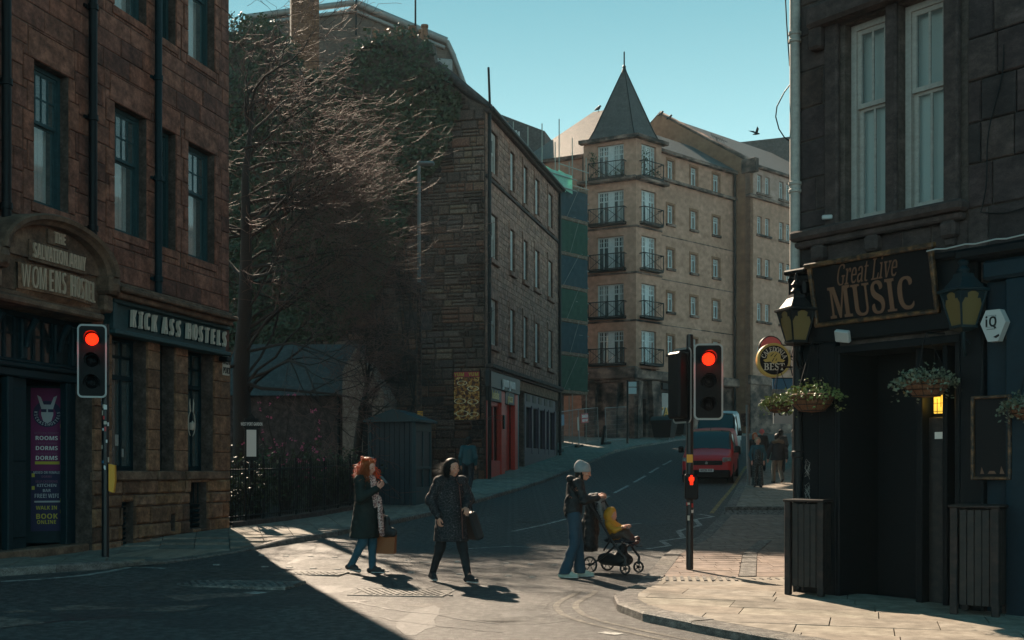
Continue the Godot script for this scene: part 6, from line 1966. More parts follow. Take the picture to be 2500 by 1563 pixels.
func hanging_basket(o: Vector3, r: float, leaf: String, label: String, hook: float) -> void:
	var t := thing("hanging_basket", label, "hanging basket", at(o.x, o.y, o.z), "hanging baskets on the pub")
	var c := MB.new()
	c.lathe(Vector3.ZERO, [Vector2(0.0, -r * 0.75), Vector2(r * 0.55, -r * 0.68), Vector2(r * 0.88, -r * 0.35), Vector2(r, 0.0), Vector2(r * 0.85, 0.02), Vector2(0.0, 0.03)], 18)
	put("coir_liner", c, M.coir, t)
	var w := MB.new()
	for ring in [[1.01, 0.0], [0.98, -0.2], [0.85, -0.42], [0.6, -0.68]]:
		var pts := []; var rr := []
		for k in 21: pts.append(Vector3(cos(TAU * k / 20) * r * ring[0], r * ring[1], sin(TAU * k / 20) * r * ring[0])); rr.append(0.004)
		w.tube(pts, rr, 4)
	for k in 12:
		var d := Vector3(cos(TAU * k / 12), 0, sin(TAU * k / 12)) * r
		w.tube([d * 1.01, d * 0.98 + Vector3(0, -r * 0.2, 0), d * 0.86 + Vector3(0, -r * 0.42, 0), d * 0.58 + Vector3(0, -r * 0.7, 0)], [0.003, 0.003, 0.003, 0.003], 4)
	put("wire_cage", w, M.iron, t)
	var hy := hook - o.y
	for k in 3:
		var d := Vector3(cos(TAU * k / 3 + 0.4), 0, sin(TAU * k / 3 + 0.4)) * r
		var ch := MB.new(); ch.bar(d, Vector3(0, hy, 0), 0.004, 4)
		put("chain", ch, M.iron, t)
	var ar := MB.new(); ar.bar(Vector3(0, hy, 0), Vector3(0.3, hy + 0.02, -0.24), 0.012)
	put("hook_arm", ar, M.iron, t)
	var g := RandomNumberGenerator.new(); g.seed = int(absf(o.x) * 1000)
	var l := MB.new()
	for k in 620:
		var a := g.randf() * TAU
		var rad := sqrt(g.randf()) * r * 1.35
		var y := r * 0.75 * (1.0 - pow(rad / (r * 1.35), 2.0)) * g.randf() + g.randfn(0, 0.02)
		if k > 430:
			rad = r * g.randf_range(0.95, 1.6); y = -r * g.randf_range(0.0, 1.0) * g.randf() - 0.02
			if int(a * 3.0) % 3 == 0: y *= 0.3
		var p := Vector3(cos(a) * rad, y, sin(a) * rad)
		var s := g.randf_range(0.013, 0.026)
		var nn := Vector3(g.randfn(), g.randfn() + 0.6, g.randfn()).normalized()
		var e := nn.cross(Vector3(g.randfn(), g.randfn(), g.randfn())).normalized() * s
		var f := nn.cross(e) * 0.8
		var k2 := g.randf_range(0.5, 1.4)
		l.col = Color(k2, k2, k2 * 0.9)
		l.quad(p - e, p - f * 0.9 + nn * s * 0.2, p + e * 1.1, p + f * 0.9 + nn * s * 0.2)
	put("foliage", l, M[leaf], t)

# ---------------------------------------------------------------- street furniture
func signal_head(parent: Node3D, o: Transform3D, lit: bool) -> void:
	var h := part("signal_head", parent); h.transform = o
	var b := MB.new(); b.cbox(-0.15, -0.5, -0.16, 0.15, 0.5, 0.02, 0.03)
	put("housing", b, M.black_plastic, h)
	var bp := MB.new()
	var rr := func(w: float, hh: float, r: float) -> PackedVector2Array:
		var q := PackedVector2Array()
		for c in [[1, 1, 0], [-1, 1, 1], [-1, -1, 2], [1, -1, 3]]:
			for k in 5:
				var a: float = (c[2] + k / 4.0) * PI / 2
				q.append(Vector2(c[0] * (w - r) + cos(a) * r, c[1] * (hh - r) + sin(a) * r))
		return q
	bp.ext(rr.call(0.19, 0.54, 0.05), 0.0, 0.022)
	put("backing_board", bp, M.black_plastic, h)
	var w := MB.new()
	var A: PackedVector2Array = rr.call(0.216, 0.568, 0.075); var B: PackedVector2Array = rr.call(0.188, 0.54, 0.05)
	for i in A.size():
		var j := (i + 1) % A.size()
		w.quad(Vector3(A[i].x, A[i].y, 0.02), Vector3(A[j].x, A[j].y, 0.02), Vector3(B[j].x, B[j].y, 0.02), Vector3(B[i].x, B[i].y, 0.02))
		w.quad(Vector3(A[j].x, A[j].y, 0.02), Vector3(A[i].x, A[i].y, 0.02), Vector3(A[i].x, A[i].y, 0.0), Vector3(A[j].x, A[j].y, 0.0))
	put("white_border", w, M.signal_white, h)
	for k in 3:
		var y := 0.335 - 0.335 * k
		var l := MB.new(); l.xf = Transform3D(Basis(Vector3.RIGHT, PI / 2), Vector3(0, y, 0.025))
		l.lathe(Vector3.ZERO, [Vector2(0.095, 0.0), Vector2(0.075, 0.016), Vector2(0.07, 0.012), Vector2(0.05, 0.024), Vector2(0.045, 0.02), Vector2(0.02, 0.03), Vector2(0.0, 0.032)], 24)
		put("red_signal_lens" if k == 0 else "dark_lens", l, M.red_lamp if k == 0 and lit else M.black_plastic, h)
		var v := MB.new()
		for i in 18:
			var a0 := deg_to_rad(-30.0 + 240.0 * i / 18.0); var a1 := deg_to_rad(-30.0 + 240.0 * (i + 1) / 18.0)
			var z0 := 0.06 + 0.17 * maxf(0.0, sin((a0 + PI / 6) * 0.75)); var z1 := 0.06 + 0.17 * maxf(0.0, sin((a1 + PI / 6) * 0.75))
			v.quad(Vector3(cos(a0) * 0.118, y + sin(a0) * 0.118, 0.02), Vector3(cos(a1) * 0.118, y + sin(a1) * 0.118, 0.02), Vector3(cos(a1) * 0.115, y + sin(a1) * 0.115, z1), Vector3(cos(a0) * 0.115, y + sin(a0) * 0.115, z0))
		put("visor", v, M.black_plastic, h)
		if k == 0 and lit:
			var li := OmniLight3D.new(); li.name = "signal_glow"; li.light_color = Color(1, 0.15, 0.05); li.light_energy = 0.06; li.light_size = 0.08; li.omni_range = 4.0; li.omni_attenuation = 2.0; li.shadow_enabled = true
			h.add_child(li); li.position = Vector3(0, y, 0.10)
func stickers(parent: Node3D, o: Vector3, r: float, y0: float, y1: float, n: int, seed_: int) -> void:
	var g := RandomNumberGenerator.new(); g.seed = seed_
	for k in n:
		var m := MB.new()
		var y := g.randf_range(y0, y1); var a := g.randf_range(-1.2, 1.2); var h := g.randf_range(0.03, 0.08); var w := g.randf_range(0.3, 0.8)
		for i in 4:
			var t0 := a + w * (i / 4.0 - 0.5); var t1 := a + w * ((i + 1) / 4.0 - 0.5)
			var rr := r + 0.002 + 0.0004 * k
			m.quad(o + Vector3(sin(t0) * rr, y, cos(t0) * rr), o + Vector3(sin(t1) * rr, y, cos(t1) * rr), o + Vector3(sin(t1) * rr, y + h, cos(t1) * rr), o + Vector3(sin(t0) * rr, y + h, cos(t0) * rr))
		put("sticker", m, [M.paper, M.sticker_red, M.letter_cream, M.sign_blue, M.paper][g.randi() % 5], parent)

func street_props() -> void:
	# signal by the hostel
	var p := gp(257, 1363, 0.03)
	var t := thing("traffic_signal", "red traffic light on a stickered post in front of the hostel doorway", "traffic light", at(p.x, p.y, p.z, 0.15), "traffic lights at the crossing")
	var m := MB.new(); m.tube([Vector3(0, 0, 0), Vector3(0, 3.65, 0)], [0.057, 0.057], 14)
	put("post", m, M.pole_black, t)
	signal_head(t, Transform3D(Basis(Vector3.UP, 0.12), Vector3(-0.17, 3.06, 0.14)), true)
	var br := MB.new(); br.box(-0.2, 2.66, -0.02, 0.06, 2.7, 0.06); br.box(-0.2, 3.44, -0.02, 0.06, 3.48, 0.06)
	put("bracket", br, M.black_plastic, t)
	stickers(t, Vector3.ZERO, 0.057, 1.15, 2.45, 16, 3)
	var yb := MB.new(); yb.ext(PackedVector2Array([Vector2(0.06, 1.05), Vector2(0.13, 1.02), Vector2(0.155, 1.2), Vector2(0.15, 1.45), Vector2(0.06, 1.47)]), -0.07, 0.07)
	put("push_button_box", yb, M.yellow_box, t)
	# signal on the pub corner
	p = gp(1684, 1390, 0.03)
	t = thing("traffic_signal", "red traffic light with pedestrian signal on the pub pavement corner", "traffic light", at(p.x, p.y, p.z, -0.12), "traffic lights at the crossing")
	m = MB.new(); m.tube([Vector3(0, 0, 0), Vector3(0, 3.5, 0)], [0.055, 0.055], 14)
	put("post", m, M.pole_black, t)
	var cp := MB.new(); cp.lathe(Vector3(0, 3.5, 0), [Vector2(0.055, 0.0), Vector2(0.05, 0.02), Vector2(0.0, 0.03)], 14)
	put("cap", cp, M.pole_black, t)
	signal_head(t, Transform3D(Basis(Vector3.UP, 0.05), Vector3(0.27, 2.80, 0.12)), true)
	signal_head(t, Transform3D(Basis(Vector3.UP, 2.2), Vector3(-0.12, 2.76, -0.06)), false)
	var b2 := MB.new(); b2.box(-0.05, 3.18, -0.03, 0.3, 3.22, 0.05); b2.box(-0.05, 2.42, -0.03, 0.3, 2.46, 0.05); b2.tube([Vector3(-0.02, 3.24, 0.06), Vector3(-0.22, 3.2, 0.08)], [0.02, 0.015], 6)
	put("bracket", b2, M.bracket_black, t)
	var pd := part("pedestrian_signal", t)
	var pb := MB.new(); pb.cbox(-0.08, 1.05, 0.04, 0.12, 1.43, 0.19, 0.02)
	put("housing", pb, M.black_plastic, pd)
	var man := MB.new()
	for q in [[0.0, 0.098, 0.013, 0.013], [0.0, 0.055, 0.024, 0.03], [-0.03, 0.055, 0.007, 0.028], [0.03, 0.055, 0.007, 0.028], [-0.012, 0.0, 0.009, 0.032], [0.012, 0.0, 0.009, 0.032]]: man.box(0.02 + q[0] - q[2], 1.30 + q[1] - q[3], 0.185, 0.02 + q[0] + q[2], 1.30 + q[1] + q[3], 0.194)
	put("red_man_signal_light", man, M.red_lamp, pd)
	var ly := MB.new(); ly.box(-0.045, 1.6, 0.04, 0.045, 1.72, 0.058)
	put("yellow_plate", ly, M.yellow_box, t)
	stickers(t, Vector3.ZERO, 0.055, 0.65, 1.0, 6, 5)
	# tall lamp column at the kiosk
	p = gp(1023, 1224, 0.11)
	t = thing("lamp_column", "tall street lamp column, rusty brown below and grey above, by the kiosk", "street lamp", at(p.x, p.y, p.z))
	var top := EYE + (1150.0 - 400.0) / F * -p.z - p.y; var split := EYE + (1150.0 - 690.0) / F * -p.z - p.y
	m = MB.new(); m.tube([Vector3(0, 0, 0), Vector3(0, 1.5, 0), Vector3(0, 1.55, 0), Vector3(0, split, 0)], [0.1, 0.1, 0.075, 0.07], 12)
	put("lower_column", m, M.pole_brown, t)
	m = MB.new(); m.tube([Vector3(0, split, 0), Vector3(0, top, 0)], [0.055, 0.045], 10)
	put("upper_column", m, M.pole_grey, t)
	m = MB.new(); m.cbox(-0.06, top - 0.05, -0.12, 0.45, top + 0.06, 0.12, 0.04)
	put("lamp_head", m, M.pole_grey, t)
	m = MB.new(); m.box(-0.04, 2.3, 0.08, 0.12, 2.62, 0.1)
	put("orange_notice", m, M.yellow_box, t)
	m = MB.new(); m.box(-0.04, 2.08, 0.08, 0.12, 2.3, 0.1)
	put("white_notice", m, M.paper, t)
	stickers(t, Vector3.ZERO, 0.1, 0.5, 1.45, 5, 8)
	kiosk()
	railings()
	# sign post near the turret
	p = gp(1532, 1083, 0.11)
	t = thing("bus_stop_post", "post with white stop flags before the turreted block", "sign post", at(p.x, p.y, p.z))
	m = MB.new(); m.tube([Vector3.ZERO, Vector3(0, 3.5, 0)], [0.06, 0.05], 8); put("post", m, M.iron, t)
	m = MB.new(); m.box(0.06, 3.15, -0.02, 0.5, 3.42, 0.02); put("flag", m, M.paper, t)
	m = MB.new(); m.box(0.06, 2.75, -0.02, 0.5, 3.1, 0.02); put("flag", m, M.paper, t)
	p = gp(1470, 1086, 0.11)
	t = thing("leaning_bollard", "dark bollard leaning in front of the fence panels", "bollard", Transform3D(Basis(Vector3.FORWARD, 0.15), p))
	m = MB.new(); m.lathe(Vector3.ZERO, [Vector2(0.09, -0.05), Vector2(0.08, 0.9), Vector2(0.1, 0.95), Vector2(0.06, 1.05), Vector2(0.0, 1.08)], 10); put("post", m, M.iron, t)
	# bins
	for q in [[1622, 1077, 0.0], [1655, 1070, 0.1]]:
		p = gp(q[0], q[1], 0.0)
		t = thing("wheeled_bin", "big dark wheeled refuse bin at the kerb below the turret" if q[2] == 0.0 else "second dark refuse bin behind the signal post", "bin", at(p.x, p.y, p.z, -0.5), "refuse bins under the turreted block")
		m = MB.new()
		var lo := [Vector3(-0.5, 0.2, -0.4), Vector3(0.5, 0.2, -0.4), Vector3(0.5, 0.2, 0.4), Vector3(-0.5, 0.2, 0.4)]; var hi := [Vector3(-0.66, 1.2, -0.52), Vector3(0.66, 1.2, -0.52), Vector3(0.66, 1.2, 0.52), Vector3(-0.66, 1.2, 0.52)]
		for k in 4: m.quad(lo[(k + 1) % 4], lo[k], hi[k], hi[(k + 1) % 4])
		m.quad(lo[0], lo[1], lo[2], lo[3])
		put("tub", m, M.black_plastic, t)
		m = MB.new()
		for k in 8:
			var a0 := PI * k / 8.0; var a1 := PI * (k + 1) / 8.0
			m.quad(Vector3(-0.68, 1.2 + 0.26 * sin(a0), 0.55 * cos(a0)), Vector3(0.68, 1.2 + 0.26 * sin(a0), 0.55 * cos(a0)), Vector3(0.68, 1.2 + 0.26 * sin(a1), 0.55 * cos(a1)), Vector3(-0.68, 1.2 + 0.26 * sin(a1), 0.55 * cos(a1)))
		put("lid", m, M.bin_green, t)
		for sx in [-0.42, 0.42]:
			for sz in [-0.32, 0.32]:
				m = MB.new(); m.tube([Vector3(sx - 0.03, 0.1, sz), Vector3(sx + 0.03, 0.1, sz)], [0.1, 0.1], 10); put("castor", m, M.pole_grey, t)
	# sign post on the sunlit pavement
	p = gp(1828, 1184, 0.12)
	t = thing("parking_sign_post", "slim grey sign post on the kerb beside the red van", "sign post", at(p.x, p.y, p.z))
	m = MB.new(); m.tube([Vector3.ZERO, Vector3(-0.06, 2.8, 0)], [0.055, 0.05], 8); put("post", m, M.pole_grey, t)
	m = MB.new(); m.cbox(-0.28, 2.05, -0.03, 0.02, 2.5, -0.01, 0.005); put("plate", m, M.pole_brown, t)
	# signs projecting from the pub's street wall
	t = hung_disc(P(1888, 880, 15.4), 0.23, "round black and gold beer sign projecting from the pub corner", "beer_sign")
	var c := 0.0
	m = MB.new(); m.xf = Transform3D(Basis(Vector3.RIGHT, PI / 2), Vector3(0, 0, 0.036)); m.lathe(Vector3.ZERO, [Vector2(0.195, 0.0), Vector2(0.195, 0.004), Vector2(0.0, 0.004)], 32); put("face", m, M.black_plastic, t)
	for k in 9:
		var a := deg_to_rad(158.0 - 17.0 * k)
		text("ring_letter", "CALEDONIA"[k], 0.062, 0.003, M.letter_cream, t, Vector3(cos(a) * 0.155, sin(a) * 0.155 - 0.01, 0.044), 0.8, true, 700, a - PI / 2)
	text("lettering", "BEST", 0.095, 0.003, M.letter_cream, t, Vector3(0, -0.09, 0.044), 0.85, true, 700)
	m = MB.new(); m.ext(PackedVector2Array([Vector2(-0.15, 0.0), Vector2(-0.1, 0.02), Vector2(-0.09, 0.08), Vector2(-0.04, 0.115), Vector2(0.03, 0.115), Vector2(0.085, 0.08), Vector2(0.09, 0.02), Vector2(0.15, -0.005), Vector2(0.12, -0.03), Vector2(0.05, -0.02), Vector2(0.03, -0.045), Vector2(-0.02, -0.045), Vector2(-0.05, -0.02), Vector2(-0.12, -0.03)]), 0.041, 0.045)
	put("emblem", m, M.gold, t)
	m = MB.new()
	for q in [[-0.05, 0.05, -0.01, 0.09], [0.0, 0.04, 0.035, 0.085], [-0.03, -0.02, 0.0, 0.03], [0.02, -0.01, 0.035, 0.02]]: m.tube([Vector3(q[0], q[1], 0.046), Vector3(q[2], q[3], 0.046)], [0.006, 0.004], 4)
	put("emblem_lines", m, M.black_plastic, t)
	t = hung_disc(P(1881, 850, 19.0), 0.2, "round pink shop sign partly hidden behind the beer sign", "pink_sign")
	m = MB.new(); m.xf = Transform3D(Basis(Vector3.RIGHT, PI / 2), Vector3(0, 0, 0.036)); m.lathe(Vector3.ZERO, [Vector2(0.185, 0.0), Vector2(0.185, 0.004), Vector2(0.0, 0.004)], 32); put("face", m, M.sign_pink, t)
	var a3 := P(1888, 1005, 24.0)
	t = thing("sale_board", "white estate agent board reading for sale beside the pub downpipe", "sign", at(a3.x, a3.y, a3.z))
	m = MB.new(); m.cbox(0.0, -0.26, -0.02, 0.75, 0.18, 0.02, 0.005); put("board", m, M.signal_white, t)
	text("lettering", "FOR SALE", 0.14, 0.004, M.iron, t, Vector3(0.4, -0.02, 0.024), 0.95, false, 600)
	a3 = P(1886, 925, 22.0)
	t = thing("blue_banner", "small teal banner below the beer sign", "banner", at(a3.x, a3.y, a3.z))
	m = MB.new(); m.box(0.0, -0.2, -0.01, 0.42, 0.0, 0.01); put("cloth", m, M.sign_blue, t)
	m = MB.new(); m.bar(Vector3(-0.02, 0.01, 0), Vector3(0.5, 0.01, 0), 0.012); put("rod", m, M.iron, t)
	a3 = gp(1940, 1180, 0.12)
	t = thing("iron_post", "black ornamental iron post on the pavement past the pub corner", "post", at(a3.x - 0.05, a3.y, a3.z))
	m = MB.new(); m.lathe(Vector3.ZERO, [Vector2(0.08, 0.0), Vector2(0.05, 0.15), Vector2(0.04, 1.6), Vector2(0.07, 1.65), Vector2(0.035, 1.75), Vector2(0.06, 1.85), Vector2(0.0, 1.95)], 10); put("shaft", m, M.iron, t)

func hung_disc(o: Vector3, r: float, label: String, called: String) -> Node3D:
	var t := thing(called, label, "sign", at(o.x, o.y, o.z, 0.08))
	var m := MB.new(); m.xf = Transform3D(Basis(Vector3.RIGHT, PI / 2), Vector3(0, 0, -0.04))
	m.lathe(Vector3.ZERO, [Vector2(0.0, 0.0), Vector2(r, 0.0), Vector2(r, 0.075), Vector2(r - 0.012, 0.082), Vector2(r - 0.03, 0.076), Vector2(0.0, 0.076)], 36)
	put("rim", m, M.gold if called == "beer_sign" else M.iron, t)
	var b := MB.new()
	var wx := wr(-o.z) - o.x
	b.bar(Vector3(r, 0.05, 0), Vector3(wx, 0.05, 0), 0.012); b.tube([Vector3(r, -0.06, 0), Vector3(wx * 0.75, -0.2, 0), Vector3(wx, -0.24, 0)], [0.008, 0.008, 0.008], 5)
	b.tube([Vector3(wx * 0.7, 0.05, 0), Vector3(wx * 0.8, 0.2, 0), Vector3(wx, 0.22, 0)], [0.008, 0.008, 0.008], 5)
	put("bracket", b, M.iron, t)
	return t

func kiosk() -> void:
	var c := gp(1012, 1234, 0.11)
	var tr := frame(c.x, -c.z, SD, -SX, c.y)
	var k := thing("teal_kiosk", "dark teal boarded kiosk with shallow pitched roof on the pavement edge", "kiosk", tr)
	var h := EYE + (1150.0 - 1030.0) / F * -c.z - c.y
	var w := 1.32
	for i in 9:
		var m := MB.new(); var x0 := -w + i * w / 9.0
		m.cbox(x0 + 0.004, 0.0, -1.3, x0 + w / 9.0 - 0.004, h, 0.0, 0.008)
		put("board", m, M.kiosk, k)
	var f := MB.new()
	f.cbox(-w - 0.05, 0.0, -0.03, -w + 0.05, h, 0.05, 0.01)
	put("corner_post", f, M.kiosk_light, k)
	f = MB.new(); f.cbox(-0.05, 0.0, -0.03, 0.05, h, 0.05, 0.01)
	f.cbox(-0.05, 0.0, -1.35, 0.05, h, -1.25, 0.01); f.cbox(-0.02, h - 0.25, -1.3, 0.05, h, 0.0, 0.01); f.cbox(-0.02, 0.0, -1.3, 0.04, 0.5, 0.0, 0.01); f.cbox(-0.02, 1.0, -1.3, 0.045, 1.08, 0.0, 0.01)
	f.cbox(-0.0, 0.5, -0.7, 0.045, h - 0.25, -0.6, 0.01)
	put("frame", f, M.kiosk_light, k)
	var g := MB.new(); g.box(0.0, 1.08, -1.25, 0.02, h - 0.25, -0.05)
	put("hatch", g, M.kiosk, k)
	var r := MB.new()
	r.ext(PackedVector2Array([Vector2(-w - 0.15, h), Vector2(0.2, h), Vector2(0.2, h + 0.06), Vector2(-w * 0.45, h + 0.36), Vector2(-w - 0.15, h + 0.06)]), -1.45, 0.16)
	put("roof", r, M.kiosk_light, k)
	var n := MB.new(); n.box(-w - 0.12, 0.9, 0.06, -w + 0.12, 1.35, 0.075)
	put("paper_notice", n, M.paper, k)

func railings() -> void:
	var d0 := 24.05; var d1 := 32.2
	var tr := frame(wl(d0) - 0.12, d0, SX, SD)
	var f := thing("garden_railings", "black iron railings along the garden between hostel and kiosk", "railing", tr)
	var L := (d1 - d0) / SD
	var yg := func(x: float) -> float: return G(wl(d0 + x * SD), d0 + x * SD) + 0.11
	var pl := MB.new()
	var n := 74
	for k in n:
		var x := L * (k + 0.5) / n
		var b := MB.new(); var y: float = yg.call(x)
		b.tube([Vector3(x, y + 0.12, 0), Vector3(x, y + 1.32, 0), Vector3(x, y + 1.4, 0)], [0.011, 0.011, 0.002], 5)
		put("bar", b, M.iron, f)
	var seg := 10
	for k in seg:
		var xa := L * k / seg; var xb := L * (k + 1) / seg
		var ya: float = yg.call(xa); var yb: float = yg.call(xb)
		var r := MB.new()
		for hh in [0.2, 1.2]: r.bar(Vector3(xa, ya + hh, 0), Vector3(xb, yb + hh, 0), 0.02, 4)
		put("rail", r, M.iron, f)
		var p := MB.new(); p.tube([Vector3(xa, ya, 0), Vector3(xa, ya + 1.42, 0), Vector3(xa, ya + 1.5, 0)], [0.03, 0.028, 0.005], 6)
		put("post", p, M.iron, f)
		var c := MB.new(); c.quad(Vector3(xa, ya + 0.1, 0.14), Vector3(xb, yb + 0.1, 0.14), Vector3(xb, yb + 0.1, -0.14), Vector3(xa, ya + 0.1, -0.14)); c.quad(Vector3(xa, ya - 0.15, 0.14), Vector3(xb, yb - 0.15, 0.14), Vector3(xb, yb + 0.1, 0.14), Vector3(xa, ya + 0.1, 0.14))
		put("plinth_stone", c, M.black_stone, f)
	# garden notice board
	var d := 25.6; var X := (614.0 - 1250.0) / F * d
	var y0 := G(wl(d), d) + 0.15
	var t := thing("notice_board", "glazed garden notice board with pointed black top behind the railings", "notice board", at(X, y0, -d, 0.25))
	var Y := func(v: float) -> float: return EYE + (1150.0 - v) / F * d - y0
	var m := MB.new(); m.cbox(-0.15, Y.call(1125), -0.06, 0.15, Y.call(1022), 0.05, 0.01); put("case", m, M.iron, t)
	m = MB.new(); m.box(-0.11, Y.call(1115), 0.05, 0.1, Y.call(1050), 0.055); put("paper", m, M.paper, t)
	m = MB.new(); m.cbox(-0.18, Y.call(1045), -0.08, 0.18, Y.call(1028), 0.07, 0.01); m.ext(PackedVector2Array([Vector2(-0.13, Y.call(1028)), Vector2(0.13, Y.call(1028)), Vector2(0.06, Y.call(1018)), Vector2(0.0, Y.call(1010)), Vector2(-0.06, Y.call(1018))]), -0.05, 0.05); put("canopy", m, M.iron, t)
	text("lettering", "WEST PORT GARDEN", 0.07, 0.004, M.paper, t, Vector3(0, Y.call(1036), 0.074), 0.5, false, 600)
	m = MB.new(); m.bar(Vector3(0, 0, 0), Vector3(0, Y.call(1120), 0), 0.05, 8); put("post", m, M.iron, t)

# ---------------------------------------------------------------- trees, ivy, garden
func leaf(mb: MB, c: Vector3, n: Vector3, s: float, g: RandomNumberGenerator) -> void:
	var e := n.cross(Vector3(g.randfn(), g.randfn(), g.randfn())).normalized() * s
	var f := n.cross(e) * 0.75
	mb.quad(c - e, c - f + n * s * 0.15, c + e * 1.1, c + f + n * s * 0.15)
func limb(mb: MB, tw: MB, p: Vector3, d: Vector3, l: float, r: float, lev: int, g: RandomNumberGenerator, o: Dictionary) -> void:
	var n := 7 if lev < 2 else (5 if lev == 2 else 4)
	var pts := [p]; var rad := [r]
	var kids: int = o.kids[lev] if lev < o.kids.size() else 0
	var spots := []
	for i in n:
		var t := float(i + 1) / n
		d = (d + Vector3(g.randfn(), g.randfn(), g.randfn()) * o.wob + o.pull * (0.05 if lev == 0 else 0.03 * lev) + Vector3(0, o.lift * t if lev > 1 else 0.0, 0)).normalized()
		p += d * l / n
		pts.append(p); rad.append(maxf(r * (1.0 - 0.78 * t), 0.0045))
		spots.append([p, d, rad[-1]])
	(tw if lev >= 2 else mb).tube(pts, rad, 8 if lev == 0 else (5 if lev == 1 else 3), false)
	for k in kids:
		var at_ := g.randf_range(0.18, 1.0) if lev > 0 else g.randf_range(0.3, 1.0)
		var s: Array = spots[mini(n - 1, int(at_ * n))]
		var side: Vector3 = s[1].cross(Vector3(g.randfn(), g.randfn(), g.randfn())).normalized()
		var nd: Vector3 = (s[1] * g.randf_range(0.35, 0.9) + side * g.randf_range(0.5, 1.0) + o.pull * 0.25).normalized()
		limb(mb, tw, s[0], nd, l * g.randf_range(o.lmin, o.lmax), maxf(s[2] * 0.62, 0.005), lev + 1, g, o)
func bare_tree(called_label: String, where: Vector3, trunk: Array, limbs: Array, o: Dictionary, seed_: int, tw_mat: String) -> void:
	var g := RandomNumberGenerator.new(); g.seed = seed_
	var t := thing("bare_tree", called_label, "tree", Transform3D(Basis.IDENTITY.scaled(Vector3.ONE * o.get("size", 1.0)), where), "bare trees in the garden")
	var mb := MB.new(); var tw := MB.new(); var tk := MB.new()
	tk.tube(trunk[0], trunk[1], 12)
	put("trunk", tk, M.bark, t)
	for q in limbs: limb(mb, tw, q[0], q[1].normalized(), q[2], q[3], 0, g, o)
	put("limbs", mb, M.bark, t)
	put("crown", tw, M[tw_mat], t)

